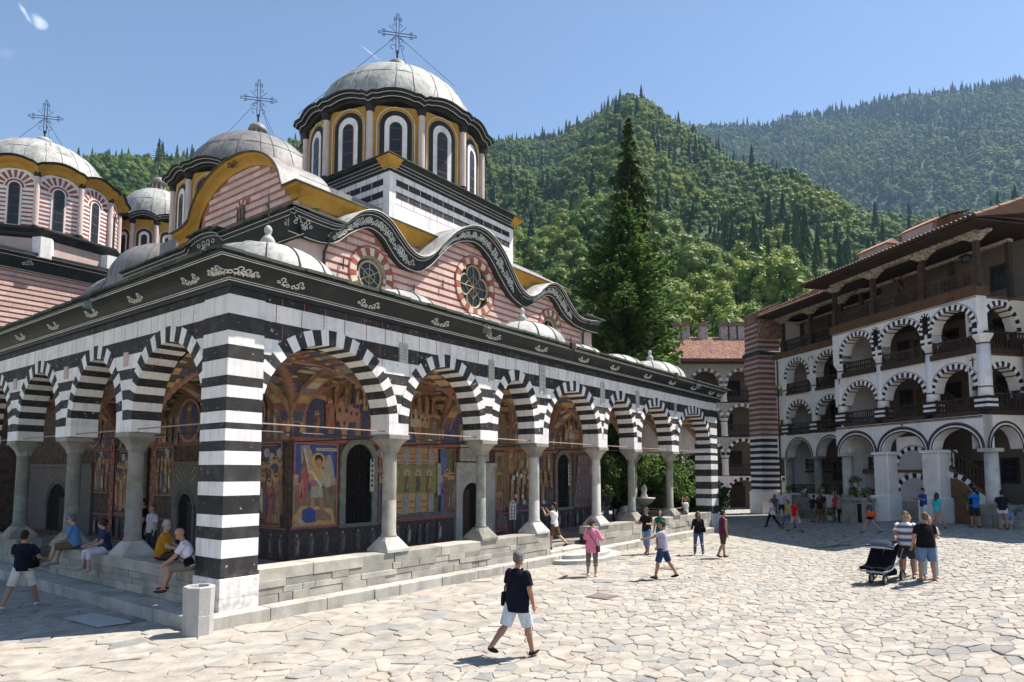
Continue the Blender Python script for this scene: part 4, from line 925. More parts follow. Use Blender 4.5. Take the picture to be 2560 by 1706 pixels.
# ------------------------------------------------------------------ square base of the main dome
BX0, BX1, BY0, BY1 = 9.48, 17.29, 5.6, 13.4
mb = MB(); mb.box(BX0, BX1, BY0, BY1, 12.6, 14.55); db = mb.build('dome_base', WHITE, church)
for xf, a0, a1, d in ((sx_, BX0, BX1, BY0), (wx_, BY0, BY1, BX0)):
    for z0, z1 in ((14.03, 14.27), (13.55, 13.79)):
        x = a0 + .35; k = 0
        while x < a1 - .4:
            mb = MB(xf); mb.box(x, min(x + .62, a1 - .3), d - .012, d + .02, z0, z1); mb.build('painted_block', BLACK, db); x += .66
    for z in (13.3, 13.55, 13.79, 14.03, 14.27):
        mb = MB(xf); mb.box(a0 + .3, a1 - .3, d - .004, d + .01, z - .006, z + .006); mb.build('joint_line', MORTAR, db)
    for z0, z1 in ((13.3, 13.55), (13.79, 14.03), (14.27, 14.5)):
        x = a0 + .65
        while x < a1 - .4: mb = MB(xf); mb.box(x - .006, x + .006, d - .005, d + .01, z0, z1); mb.build('joint_line', MORTAR, db); x += .66
def sq_cornice(x0, x1, y0, y1, prof, name, mat, parent):
    mb = MB(); n = len(prof); vs = []
    for sx, sy in ((0, 0), (1, 0), (1, 1), (0, 1), (0, 0)): vs += [((x1 + o) if sx else (x0 - o), (y1 + o) if sy else (y0 - o), z) for o, z in prof]
    mb.add(vs, [(r * n + i, r * n + i + 1, (r + 1) * n + i + 1, (r + 1) * n + i) for r in range(4) for i in range(n - 1)]); return mb.build(name, mat, parent, fix=False)
bc = sq_cornice(BX0, BX1, BY0, BY1, [(0, 14.5), (.02, 14.5), (.05, 14.6), (.09, 14.62), (.1, 14.7), (.16, 14.73), (.17, 14.8), (.26, 14.85), (.34, 14.9), (.36, 14.97), (-.3, 15.1)], 'base_cornice', BCORN, church)
for o, z in ((.07, 14.605), (.13, 14.71), (.2, 14.815)):
    mb = MB(); mb.tube([(BX1 + o, BY0 - o - .01, z), (BX0 - o - .01, BY0 - o - .01, z), (BX0 - o - .01, BY1 + o, z)], .011, 4); mb.build('painted_line', LINE, bc)
mb = MB(); mb.box(BX0 - .42, BX1 + .42, BY0 - .42, BY1 + .42, 14.965, 15.0); mb.build('eave_edge', SLATE, bc)
for x, y in ((BX0, BY0), (BX1, BY0), (BX0, BY1)):
    sx = -1 if x == BX0 else 1; sy = -1 if y == BY0 else 1
    mb = MB(); q = lambda o, w, z: [(x + sx * o - sx * w, y + sy * o, z), (x + sx * o, y + sy * o, z), (x + sx * o, y + sy * o - sy * w, z), (x + sx * o - sx * w, y + sy * o - sy * w, z)]
    mb.add(q(.02, .3, 14.5) + q(.02, .3, 14.56) + q(.38, .75, 14.94), [(r * 4 + i, r * 4 + (i + 1) % 4, (r + 1) * 4 + (i + 1) % 4, (r + 1) * 4 + i) for r in (0, 1) for i in range(4)]); mb.build('corner_bracket', YELLOW, bc)

# ------------------------------------------------------------------ drums and domes
def arch_poly(hw, z0, zs, k=10): return [(-hw, z0), (hw, z0), (hw, zs)] + [(hw * math.cos(math.pi * i / k), zs + hw * math.sin(math.pi * i / k)) for i in range(1, k)] + [(-hw, zs)]
FRAMEW = M('brown_window_frame', (.12, .055, .035), .7, .25, 8)
DRUMP = M('drum_pink_pilaster', (.62, .50, .45), .85, .15, 2, streak=.2, bump=.2)
def drum(cx, cy, Rc, z0, zc, crest, zapex, rd, n=12, rot=0, style='ochre', leadm=LEAD, vis=None):
    """drum of n sides with columns and round-headed windows, scalloped cornice and lead dome"""
    H = zc - z0; mbw = MB(); ap = Rc * math.cos(math.pi / n)
    mbw.lathe([(Rc * .985, z0 - .1), (Rc * .985, zc - .15)], cx, cy, n, rot, rot + 2 * math.pi)
    root = mbw.build('drum', YELLOW if style == 'ochre' else WHITE, church)
    side = 2 * Rc * math.sin(math.pi / n); wz_ = z0 + H * .66; hw = side * .125
    toCam = math.atan2(CAM.y - cy, CAM.x - cx)
    def crestf(t):  # scallop height around the drum, t in turns of one side
        f = t - math.floor(t); return crest * max(0, math.sin(math.pi * f)) ** .75
    for i in range(n):
        a = rot + 2 * math.pi * (i + .5) / n; dv = Vector((math.cos(a), math.sin(a), 0)); tv = Vector((-math.sin(a), math.cos(a), 0))
        if math.cos(a - toCam) < -.25: continue
        def xf(p, dv=dv, tv=tv): q = Vector((cx, cy, 0)) + dv * (ap * .985 - p[1]) + tv * p[0]; return (q.x, q.y, p[2])
        w = empty('window', (0, 0, 0), 0, church)
        if style == 'ochre':
            mb = MB(xf); mb.ext(arch_poly(hw * 2.5, z0 + .0, wz_ + .1), -.02, .05); mb.build('outer_band', BCORN, w)
            mb = MB(xf); mb.ext(arch_poly(hw * 1.75, z0 + .02, wz_ + .08), -.035, .05); mb.build('surround', WHITE, w)
            mb = MB(xf); mb.tube([(p[0], -.03, p[1]) for p in arch_poly(hw * 2.95, z0, wz_ + .12)[1:] + arch_poly(hw * 2.95, z0, wz_ + .12)[:1]], .022, 4); mb.build('painted_line', LINE, w)
        else:
            mb = MB(xf); mb.ext(arch_poly(hw * 1.35, z0 + .15, wz_), -.03, .05); mb.build('surround', WHITE, w)
            kk = int(H / .23)
            for s_ in (-1, 1):
                for k in range(kk):
                    zz = z0 + .18 + k * .23
                    if zz > wz_ - .05: continue
                    mb = MB(xf); x0, x1 = (hw * 1.42, side * .44); mb.box(min(s_ * x0, s_ * x1), max(s_ * x0, s_ * x1), -.014, .03, zz, zz + .085); mb.build('brick_course', BRICK, w)
            for k in range(9):
                t0, t1 = math.pi * (k + .2) / 9, math.pi * (k + .75) / 9
                mb = MB(xf); mb.ext([(r * math.cos(t), wz_ + r * math.sin(t)) for r, t in ((hw * 2.0, t0), (hw * 2.0, t1), (side * .45, t1), (side * .45, t0))], -.014, .03); mb.build('brick_voussoir', BRICK, w)
            mb = MB(xf); mb.tube([(hw * 1.5 * math.cos(t), -.03, wz_ + hw * 1.5 * math.sin(t)) for t in [math.pi * k / 12 for k in range(13)]], .05, 4); mb.build('brick_arch', BRICK, w)
            mb = MB(xf); mb.box(-side * .45, side * .45, -.05, .04, z0 - .02, z0 + .16); mb.build('sill', SLATE, w)
        g0 = z0 + (.1 if style == 'ochre' else .2)
        mb = MB(xf); mb.ext(arch_poly(hw, g0, wz_), -.045, .05); mb.build('frame', FRAMEW, w)
        hh = (wz_ - g0) / 4
        for k in range(5):
            zA_ = g0 + .03 + hh * k; zB = g0 + hh * (k + 1) - .03
            if k < 4: mb = MB(xf); mb.box(-hw * .82, hw * .82, -.05, .0, zA_, zB)
            else: mb = MB(xf); mb.ext(arch_poly(hw * .82, wz_ + .02, wz_ + .021), -.05, 0)
            mb.build('pane', GLASS, w)
    # columns at the corners
    for i in range(n):
        a = rot + 2 * math.pi * i / n
        if math.cos(a - toCam) < -.3: continue
        x, y = cx + Rc * math.cos(a), cy + Rc * math.sin(a)
        mb = MB(); mb.lathe([(.17, z0 - .05), (.17, z0 + .22)], x, y, 10, m=1); mb.lathe([(.145, z0 + .22), (.135, zc - .5)], x, y, 12); mb.lathe([(.135, zc - .5), (.17, zc - .42), (.2, zc - .25)], x, y, 10, m=1); mb.build('drum_column', [DRUMP, BCORN], root, smooth=False)
    # scalloped cornice
    K = n * 12; pr = [(.93, -.40), (1.0, -.30), (1.02, -.22), (1.045, -.19), (1.055, -.11), (1.085, -.07), (1.105, -.01), (1.11, .04), (1.03, .1)]
    if style != 'ochre': pr = [(.93, -.62), (1.0, -.5), (1.02, -.3), (1.06, -.18), (1.09, -.08), (1.1, -.03), (1.12, .03), (1.03, .1)]
    vs = []; m_ = len(pr)
    for i in range(K):
        a = rot + 2 * math.pi * i / K; e = crestf(i / 12)
        f = (i % 12) / 12; flat = math.cos(math.pi / n) / math.cos((f - .5) * 2 * math.pi / n); key = 1 if 1 < i % 12 < 11 else 1.03
        for q, z in pr: rr = Rc * (q * flat if q < 1.04 else q * (.3 + .7 * flat)) * key; vs.append((cx + rr * math.cos(a), cy + rr * math.sin(a), zc + z + e))
    mb = MB(); mb.add(vs, [(i * m_ + j, i * m_ + j + 1, ((i + 1) % K) * m_ + j + 1, ((i + 1) % K) * m_ + j) for i in range(K) for j in range(m_ - 1)], 0)
    if style != 'ochre': mb.m = [1 if j < 4 else 0 for i in range(K) for j in range(m_ - 1)]
    dc = mb.build('scalloped_cornice', [BCORN, YELLOW] if style != 'ochre' else BCORN, church, fix=False)
    if style == 'ochre':
        for j in (3, 5):
            mb = MB(); mb.tube([vs[(i % K) * m_ + j] for i in range(K + 1)], .014, 4); mb.build('painted_line', LINE, dc)
    # mossy lead cover inside the cornice
    mb = MB(); mb.add([vs[i * m_ + m_ - 1] for i in range(K)] + [(cx + rd * .98 * math.cos(rot + 2 * math.pi * i / K), cy + rd * .98 * math.sin(rot + 2 * math.pi * i / K), zc + .35 + crestf(i / 12) * .3) for i in range(K)], [(i, (i + 1) % K, K + (i + 1) % K, K + i) for i in range(K)]); mb.build('cornice_cover', SLATE, church, fix=False)
    # dome
    zb = zc + .05; h = zapex - zb; pr2 = [(rd * math.cos(t) ** .92, zb + h * math.sin(t)) for t in [math.pi / 2 * i / 14 for i in range(14)]] + [(.02, zapex)]
    mb = MB(); mb.lathe(pr2, cx, cy, 48); dm = mb.build('dome', leadm, church, smooth=True)
    rng = random.Random(int(cx * 10)); mb = MB()
    for i in range(24):
        a = 2 * math.pi * i / 24 + rng.uniform(-.05, .05)
        if math.cos(a - toCam) < -.4: continue
        mb.tube([(cx + (r + .004) * math.cos(a + rng.uniform(-.004, .004)), cy + (r + .004) * math.sin(a), z + .004) for r, z in pr2[:12]], .016, 4)
    for j in (5, 10):
        mb.tube([(cx + (pr2[j][0] + .004) * math.cos(t), cy + (pr2[j][0] + .004) * math.sin(t), pr2[j][1] + rng.uniform(-.03, .03)) for t in [2 * math.pi * i / 48 for i in range(49)]], .012, 4)
    mb.build('seam', SEAM if leadm is LEADD else M('pale_seam', (.30, .30, .29), .7, .2, 4), dm)
    return dm
def lantern(cx, cy, z, s_, pot=False):
    mb = MB()
    if pot: mb.lathe([(.3 * s_, z - .1), (.26 * s_, z + .1), (.33 * s_, z + .2), (.3 * s_, z + .36), (.14 * s_, z + .46)], cx, cy, 14); o = mb.build('finial', STONEL, church, smooth=True); return z + .4
    for k in range(8):
        a = 6.283 * k / 8; mb.tube([(cx + .28 * s_ * math.cos(a), cy + .28 * s_ * math.sin(a), z - .1), (cx + .28 * s_ * math.cos(a), cy + .28 * s_ * math.sin(a), z + .34 * s_)], .06 * s_, 6)
    mb.lathe([(.2 * s_, z - .1), (.2 * s_, z + .3 * s_)], cx, cy, 8, m=1); o = mb.build('lantern', [STONE, BRICK], church)
    mb = MB(); mb.lathe([(.4 * s_, z + .32 * s_), (.42 * s_, z + .38 * s_), (.36 * s_, z + .56 * s_), (.2 * s_, z + .7 * s_), (.03, z + .76 * s_)], cx, cy, 14); mb.build('lantern_cap', LEADD, o, smooth=True)
    return z + .74 * s_
def big_cross(cx, cy, z, s_, rd, zbase, wires=True):
    mb = MB(); mb.tube([(cx, cy, z - .1), (cx, cy, z + .35 * s_)], .045, 6); iron_cross(mb, cx, cy, z + .25 * s_, s_, Vector((math.cos(R(-40)), math.sin(R(-40)), 0)), 4); c = mb.build('iron_cross', IRON, church)
    if wires:
        for a in (20, 140, 260):
            mb = MB(); mb.tube([(cx, cy, z + .9 * s_), (cx + rd * math.cos(R(a)), cy + rd * math.sin(R(a)), zbase)], .012, 3); mb.build('guy_wire', IRON, c)
MDX, MDY = 13.4, 9.5
drum(MDX, MDY, 4.02, 15.0, 18.12, .36, 21.5, 3.75, 12, R(0 + 2))
z = lantern(MDX, MDY, 21.55, 1.15); big_cross(MDX, MDY, z, 1.35, 4.4, 19.2)
drum(12.3, 19.2, 3.95, 14.4, 17.75, .36, 21.05, 3.5, 12, R(8), leadm=LEADD); z = lantern(12.3, 19.2, 21.1, 1.2); big_cross(12.3, 19.2, z, 1.45, 2.2, 20.4)
drum(13.7, 33.4, 2.75, 15.6, 19.5, .32, 22.35, 2.45, 12, R(5)); z = lantern(13.7, 33.4, 22.35, 1.3); big_cross(13.7, 33.4, z, 1.55, 2, 21.5, False)
for q_ in ((8.5, 16.3, 15.1, 22.9, 8, 14.5), (11, 16.4, 30.7, 36.1, 8, 15.6), (5.5, 20, 13.31, 15.09, 8, 12.5)): mb = MB(); mb.box(*q_); mb.build('aisle_block', LEADD, church)
# vaulted roofs between the domes and the chapel
for x, y, r, z0, h in ((7.0, 17.5, 2.35, 11.4, 1.9), (9.2, 24.8, 3.0, 11.5, 2.2)):
    mb = MB(); pr = [(r * math.cos(t), z0 + h * math.sin(t)) for t in [math.pi / 2 * i / 9 for i in range(9)]] + [(.02, z0 + h)]; mb.lathe([(r, z0 - 2.5)] + pr, x, y, 28); d_ = mb.build('bay_dome', LEADD, church, smooth=True)
    mb = MB()
    for k in range(16): a = 2 * math.pi * k / 16; mb.tube([(x + (rr + .005) * math.cos(a), y + (rr + .005) * math.sin(a), zz) for rr, zz in pr[:-1]], .02, 4)
    mb.build('seam', SEAM, d_)
# ------------------------------------------------------------------ north chapel, red and white drum
KX0, KX1, KY0, KY1 = 2.2, 10.8, 28.0, 36.5
mb = MB(); mb.box(KX0 + .02, KX1, KY0 + .02, KY1, .2, 13.9); kw = mb.build('chapel_wall', BRICKW, church)
striped(kw, sx_, KX0, KX1, 9.4, lambda x: 13.7, KY0, 41, 120, blk=.8)
kc = sq_cornice(KX0, KX1, KY0, KY1, [(0, 13.5), (.06, 13.55), (.1, 13.7), (.25, 14.1), (.4, 14.3), (.5, 14.35), (.5, 14.5), (-1, 14.95)], 'chapel_cornice', BCORN, church)
for o, z in ((.07, 13.56), (.3, 14.17), (.46, 14.34)):
    mb = MB(); mb.tube([(KX0 - o, KY0 - o - .01, z), (KX1 + o, KY0 - o - .01, z)], .018, 4); mb.build('painted_line', LINE, kc)
for x in (2.4, 4.6, 9.0, 10.6):
    mb = MB()
    for P_ in scroll_pts(1.6, 1): mb.tube([(x + u, KY0 - .2 - v * .3, 13.95 + v * .7) for u, v in P_], .02, 3)
    mb.build('painted_foliage', LINE, kc)
mb = MB(); mb.lathe([(4.55, 14.3), (4.55, 15.45)], 6.5, 32.2, 8, R(22.5 + 8), R(22.5 + 8) + 2 * math.pi); kb = mb.build('chapel_drum_base', PINKP, church)
mb = MB(); mb.lathe([(4.55, 15.4), (4.7, 15.5), (4.75, 15.65), (4.9, 15.8), (4.9, 15.9), (4.2, 15.98)], 6.5, 32.2, 8, R(22.5 + 8), R(22.5 + 8) + 2 * math.pi); mb.build('base_cornice', BCORN, kb)
for i in range(8):
    a = R(22.5 + 8 + 45 * i); x, y = 6.5 + 4.5 * math.cos(a), 32.2 + 4.5 * math.sin(a); mb = MB(); mb.lathe([(.5, 14.3), (.5, 15.4)], x, y, 6); mb.build('base_pier', WHITE, kb)
drum(6.5, 32.2, 4.0, 16.0, 19.4, .42, 22.3, 3.4, 12, R(10), style='red'); z = lantern(6.5, 32.2, 22.35, 1.2, True); big_cross(6.5, 32.2, z, 1.4, 2.6, 21.4)
# ------------------------------------------------------------------ murals, vaults, doors and windows under the arcade
PAL = [(.28, .07, .045), (.05, .06, .13), (.38, .22, .07), (.42, .37, .28), (.10, .11, .05), (.28, .15, .08), (.17, .07, .06), (.17, .15, .14), (.42, .28, .12)]
SKINF, GOLDF = (.36, .21, .12), (.42, .27, .07)
class Paint:
    """flat painting on a wall: polygons (t, z) laid one over the other"""
    def __init__(s, xf, d): s.mb = MB(xf); s.d = d; s.k = 0
    def poly(s, P, c): s.k += 1; s.mb.add([(x, s.d - .0011 * s.k, z) for x, z in P], [tuple(range(len(P)))], 0, c)
    def rect(s, x0, x1, z0, z1, c): s.poly([(x0, z0), (x1, z0), (x1, z1), (x0, z1)], c)
    def disc(s, x, z, r, c, n=12, q=1): s.poly([(x + r * math.cos(6.283 * i / n), z + r * q * math.sin(6.283 * i / n)) for i in range(n)], c)
    def half(s, x, z, r, c, q=1): s.poly([(x + r * math.cos(math.pi * i / 12), z + r * q * math.sin(math.pi * i / 12)) for i in range(13)], c)
    def frame(s, x0, x1, z0, z1, w, c):
        for r in ((x0, x1, z0, z0 + w), (x0, x1, z1 - w, z1), (x0, x0 + w, z0, z1), (x1 - w, x1, z0, z1)): s.rect(*r, c)
    def figure(s, x, z, h, rng, halo=True, robe=None, wide=1):
        w = h * .15 * wide; a, b = robe or rng.choice(PAL[:3] + PAL[4:8] + PAL[5:7]), rng.choice(PAL[1:8]); j = lambda: rng.uniform(-.2, .2) * w
        if halo: s.disc(x, z + h * .87, h * .105, GOLDF)
        s.poly([(x - w * .9 + j(), z), (x + w * .9 + j(), z + j() * .3), (x + w * .8, z + h * .5), (x + w * .95, z + h * .74), (x + w * .3, z + h * .79), (x - w * .3, z + h * .79), (x - w * .95, z + h * .73), (x - w * .75, z + h * .45)], a)
        s.poly([(x - w * .2 + j(), z + h * .12), (x + w * .7 + j(), z + h * .2), (x + w * .9, z + h * .72), (x + w * .1, z + h * .62)], b)
        s.poly([(x - w * .1 + j(), z + h * .02), (x + w * .06, z + h * .02), (x + w * .05, z + h * .45)], tuple(v * 1.6 for v in a))
        s.poly([(x - w * .9, z + h * .6), (x - w * .5, z + h * .64), (x + w * .15 + j(), z + h * .52), (x + w * .1, z + h * .47)], tuple(v * .6 for v in a))
        s.disc(x, z + h * .86, h * .062, SKINF, 8, 1.25); s.poly([(x - h * .06, z + h * .87), (x - h * .045, z + h * .94), (x + h * .045, z + h * .94), (x + h * .06, z + h * .87), (x, z + h * .905)], (.06, .04, .025))
    def crowd(s, x0, x1, z, h, n, rng, **k):
        for i in range(n): s.figure(x0 + (x1 - x0) * (i + .5) / n + rng.uniform(-.03, .03), z + rng.uniform(-.05, .08), h * rng.uniform(.9, 1.08), rng, **k)
    def building(s, x0, x1, z0, z1, rng):
        s.rect(x0, x1, z0, z1, rng.choice(((.42, .26, .12), (.44, .36, .26), (.36, .18, .12))))
        n = max(1, int((x1 - x0) / .22))
        for i in range(n): s.rect(x0 + (i + .3) * (x1 - x0) / n, x0 + (i + .7) * (x1 - x0) / n, z0 + (z1 - z0) * .45, z0 + (z1 - z0) * .7, (.06, .05, .06))
        s.poly([(x0 - .05, z1), (x1 + .05, z1), ((x0 + x1) / 2, z1 + .18)], (.30, .09, .06))
    def texty(s, x0, x1, z0, z1, n, c=(.05, .04, .04)):
        rng = random.Random(int(x0 * 100))
        for i in range(n):
            z = z1 - (i + .5) * (z1 - z0) / n; x = x0
            while x < x1: w = rng.uniform(.03, .09); s.rect(x, min(x1, x + w), z - .008, z + .008, c); x += w + .03
    def done(s, name='mural'): return s.mb.build(name, FRESCO, church, fix=False)
def scene_panel(xf, d, x0, x1, z0, z1, seed, n=5, sky=(.06, .06, .10), arc=False):
    rng = random.Random(seed); p = Paint(xf, d); w, h = x1 - x0, z1 - z0
    p.rect(x0, x1, z0, z1, sky); p.rect(x0, x1, z0, z0 + h * .5, (.26, .18, .08)); p.poly([(x0, z0 + h * .5), (x0 + w * .3, z0 + h * .62), (x0 + w * .55, z0 + h * .5), (x0 + w * .8, z0 + h * .66), (x1, z0 + h * .5)], (.13, .13, .06)); p.rect(x0, x1, z0, z0 + h * .14, (.10, .10, .04))
    for i in range(rng.randrange(1, 4)): q = x0 + w * rng.uniform(.05, .7); p.building(q, q + w * rng.uniform(.12, .25), z0 + h * .45, z0 + h * rng.uniform(.65, .82), rng)
    for i in range(4): p.disc(x0 + w * rng.random(), z0 + h * rng.uniform(.75, .92), h * .06, (.30, .30, .33))
    p.crowd(x0 + w * .05, x1 - w * .05, z0 + h * .3, h * .5, n + 1, rng); p.crowd(x0 + w * .08, x1 - w * .04, z0 + h * .06, h * .56, n, rng)
    p.frame(x0, x1, z0, z1, .045, (.33, .10, .07)); p.texty(x0 + w * .2, x1 - w * .2, z1 - .16, z1 - .06, 1, (.5, .45, .35)); return p.done()
D0 = YW - .006
# dado, frieze lines
def dado(xf, t0, t1, d):
    p = Paint(xf, d); rng = random.Random(3); p.rect(t0, t1, FLOOR, 1.36, (.06, .045, .045)); x = t0 + .3
    while x < t1 - .3: p.figure(x, FLOOR + .05, .8, rng, False, (.10, .085, .08)); x += rng.uniform(.35, .7)
    p.rect(t0, t1, 1.33, 1.38, (.28, .08, .06)); p.rect(t0, t1, FLOOR, FLOOR + .08, (.14, .035, .03)); p.done()
dado(sx_, XW, 12.1, D0); dado(sx_, 14.6, XE, D0)
# the archangel panel
def angel(x0, x1, z0, z1):
    p = Paint(sx_, D0 - .004); w, h = x1 - x0, z1 - z0; X = lambda u: x0 + w * u; Z = lambda v: z0 + h * v; Q = lambda L: [(X(u), Z(v)) for u, v in L]
    p.rect(x0, x1, z0, z1, (.03, .06, .26)); p.poly(Q([(0, 0), (1, 0), (1, .55), (.8, .5), (.6, .42), (.3, .45), (0, .55)]), (.20, .14, .08)); p.poly(Q([(0, 0), (1, 0), (.9, .2), (.55, .24), (.2, .25), (0, .12)]), (.48, .30, .08))
    p.rect(X(.0), X(.12), Z(.5), Z(.62), (.42, .30, .22)); p.rect(X(.88), X(1), Z(.48), Z(.58), (.40, .24, .17))
    p.poly(Q([(.15, .96), (.34, .97), (.42, .86), (.4, .66), (.28, .6), (.18, .75)]), (.33, .28, .22)); p.poly(Q([(.15, .96), (.22, .8), (.12, .6), (.2, .55), (.34, .7)]), (.16, .10, .07))
    p.poly(Q([(.75, .85), (.83, .86), (.92, .7), (.93, .5), (.8, .46), (.68, .62), (.7, .75)]), (.33, .29, .24)); p.poly(Q([(.8, .46), (.93, .5), (.92, .38), (.82, .36)]), (.14, .09, .07))
    p.poly(Q([(.18, .68), (.32, .72), (.34, .5), (.28, .32), (.12, .28), (.1, .4), (.16, .52)]), (.36, .07, .05)); p.poly(Q([(.12, .5), (.22, .58), (.24, .38), (.18, .3)]), (.45, .16, .10)); p.poly(Q([(.15, .34), (.2, .5), (.22, .33)]), (.22, .04, .035))
    p.disc(X(.55), Z(.78), w * .17, (.36, .26, .08)); p.disc(X(.55), Z(.78), w * .15, (.50, .33, .08))
    p.poly(Q([(.36, .72), (.5, .73), (.68, .68), (.74, .6), (.62, .56), (.66, .45), (.42, .44), (.34, .56)]), (.46, .27, .07)); p.poly(Q([(.36, .55), (.6, .55), (.62, .48), (.38, .48)]), (.34, .12, .16))
    p.poly(Q([(.4, .46), (.64, .46), (.68, .34), (.38, .34)]), (.33, .33, .24)); p.poly(Q([(.6, .66), (.8, .62), (.86, .5), (.74, .46), (.62, .52)]), (.38, .36, .22)); p.poly(Q([(.36, .66), (.4, .68), (.66, .48), (.62, .46)]), (.5, .46, .38))
    p.disc(X(.56), Z(.76), w * .085, SKINF, 10, 1.2); p.poly(Q([(.46, .78), (.48, .85), (.58, .86), (.65, .82), (.65, .76), (.58, .82)]), (.03, .02, .015))
    p.poly(Q([(.21, .93), (.25, .93), (.36, .63), (.33, .62)]), (.52, .50, .44))
    p.poly(Q([(.4, .35), (.48, .35), (.47, .2), (.42, .1), (.38, .1)]), (.38, .19, .12)); p.poly(Q([(.56, .35), (.64, .35), (.7, .22), (.66, .14), (.6, .2)]), (.36, .16, .11))
    p.poly(Q([(.22, .2), (.36, .24), (.5, .19), (.52, .06), (.3, .05), (.2, .1)]), (.03, .06, .24)); p.poly(Q([(.5, .2), (.7, .19), (.86, .12), (.88, .06), (.5, .08)]), (.28, .14, .09)); p.poly(Q([(.1, .13), (.2, .12), (.22, .07), (.14, .05)]), (.42, .38, .33))
    p.rect(X(.48), X(.97), Z(.905), Z(.94), (.46, .42, .36)); p.texty(X(.5), X(.95), Z(.91), Z(.935), 1); p.frame(x0, x1, z0, z1, .05, (.40, .13, .09)); p.done()
angel(4.85, 6.5, 1.38, 3.98)
scene_panel(sx_, D0 - .003, 8.25, 8.62, 1.4, 3.95, 9, 1, (.20, .05, .04))
# walled city panel beside the door
p = Paint(sx_, D0 - .004); rng = random.Random(12); p.rect(8.7, 12.05, 1.4, 3.98, (.10, .12, .05))
p.rect(8.7, 11.2, 3.35, 3.95, (.40, .22, .10)); p.rect(8.7, 11.0, 1.45, 2.3, (.44, .26, .08))
for i in range(4):
    x = 8.8 + i * .62
    for z0, z1 in ((3.2, 3.9), (1.5, 2.2)): p.rect(x, x + .25, z0, z1, (.26, .25, .27)); p.poly([(x - .04, z1), (x + .29, z1), (x + .125, z1 + .16)], (.34, .22, .16))
    for k in range(3): p.rect(x + .3, x + .55, 1.55 + k * .22, 1.6 + k * .22, (.24, .10, .04)); p.rect(x + .3, x + .55, 3.4 + k * .15, 3.43 + k * .15, (.20, .08, .04))
p.rect(8.7, 11.1, 2.3, 3.32, (.20, .19, .07))
for i in range(4): p.disc(9.0 + i * .55, 3.02, .17, (.30, .30, .20)); p.figure(9.0 + i * .55, 2.35, .75, rng, True)
p.rect(11.25, 11.6, 2.6, 3.95, (.05, .10, .28)); p.rect(11.1, 11.3, 2.2, 3.4, (.30, .30, .26)); p.figure(11.45, 1.5, 1.5, rng, True, (.05, .08, .30), .9); p.crowd(11.55, 12.05, 1.6, 1.6, 3, rng); p.poly([(8.7, 1.4), (12.05, 1.4), (12.05, 1.55), (10.2, 1.62), (8.7, 1.5)], (.10, .11, .10)); p.frame(8.7, 12.05, 1.4, 3.98, .04, (.33, .10, .07)); p.done()
# saints strip, paradise scene, calendar rows
p = Paint(sx_, D0 - .004); rng = random.Random(5); p.rect(14.65, 15.3, .6, 3.9, (.16, .06, .05))
for z in (1.5, 2.35, 3.15): p.rect(14.7, 15.25, z, z + .75, (.24, .16, .08)); p.figure(14.98, z - .05, .85, rng, True, None, 1.5)
p.disc(14.98, 1.05, .24, (.14, .12, .12), 14, 1.5); p.frame(14.65, 15.3, .6, 3.9, .04, (.36, .12, .09)); p.done()
p = Paint(sx_, D0 - .004); p.rect(15.34, 19.05, 1.4, 4.0, (.18, .12, .06)); p.poly([(16.7, 2.5), (18.0, 2.7), (17.9, 3.9), (17.1, 3.95), (16.8, 3.2)], (.46, .28, .07))
for i in range(26): x, z = rng.uniform(15.5, 18.9), rng.uniform(1.9, 3.8); p.poly([(x - .12, z - .16), (x + .1, z - .1), (x + .14, z + .12), (x - .05, z + .2)], rng.choice(((.22, .15, .09), (.12, .08, .05), (.32, .24, .16))))
for z, n in ((3.1, 6), (2.35, 8), (1.75, 9)): p.crowd(15.5, 18.9, z, .8, n, rng)
for i in range(14): p.disc(15.5 + rng.random() * 3.4, rng.choice((2.9, 2.0, 1.75)) + rng.uniform(-.08, .08), .1, (.42, .40, .36))
p.rect(15.34, 19.05, 1.4, 1.62, (.03, .04, .14)); p.frame(15.34, 19.05, 1.4, 4.0, .04, (.33, .10, .07)); p.done()
p = Paint(sx_, D0 - .004); p.rect(20.95, 22.6, 1.4, 3.95, (.28, .18, .15))
for r in range(5):
    for c in range(6): x, z = 21.0 + c * .27, 1.45 + r * .5; p.rect(x, x + .25, z, z + .46, (.14, .11, .15)); p.figure(x + .125, z + .02, .4, rng, True)
p.done()
# lunettes above the frieze: bay by bay
SB = [.8, 4.87, 8.67, 11.52, 15.76, 18.79, 22.73, 27.3]
WB = [.9, 4.72, 8.52, 12.55, 16.55, 20.5]
for i, (a, b) in enumerate(zip(SB[1:6], SB[2:7])):
    a, b = max(a, XW), min(b, XE); rng = random.Random(50 + i); p = Paint(sx_, D0 - .002); p.rect(a, b, 4.0, 6.1, (.22, .13, .07)); c, w = (a + b) / 2, b - a
    p.rect(a, b, 4.0, 4.12, (.30, .09, .06)); p.crowd(a, b, 4.15, .95, int(w * 2.6), rng)
    for q, r0 in ((a + w * .2, w * .26), (b - w * .22, w * .28)):
        p.half(q, 4.14, r0 * 1.12, (.42, .22, .12), 1.25); p.half(q, 4.14, r0, rng.choice(((.10, .075, .06), (.05, .055, .12), (.16, .11, .06))), 1.25); p.crowd(q - r0 * .8, q + r0 * .8, 4.2, .8, 3, rng)
    p.building(c - .45, c + .1, 4.7, 5.35, rng); p.building(c + .05, c + .5, 4.7, 5.2, rng); p.figure(c - .7, 4.5, .95, rng, True, (.28, .08, .05), 1.4); p.crowd(c - .6, c + .9, 5.1, .8, 4, rng); p.done()
dado(wx_, YW + .05, 9.6, XW - .006); dado(wx_, 11.5, 18.3, XW - .006)
XD = XW - .009
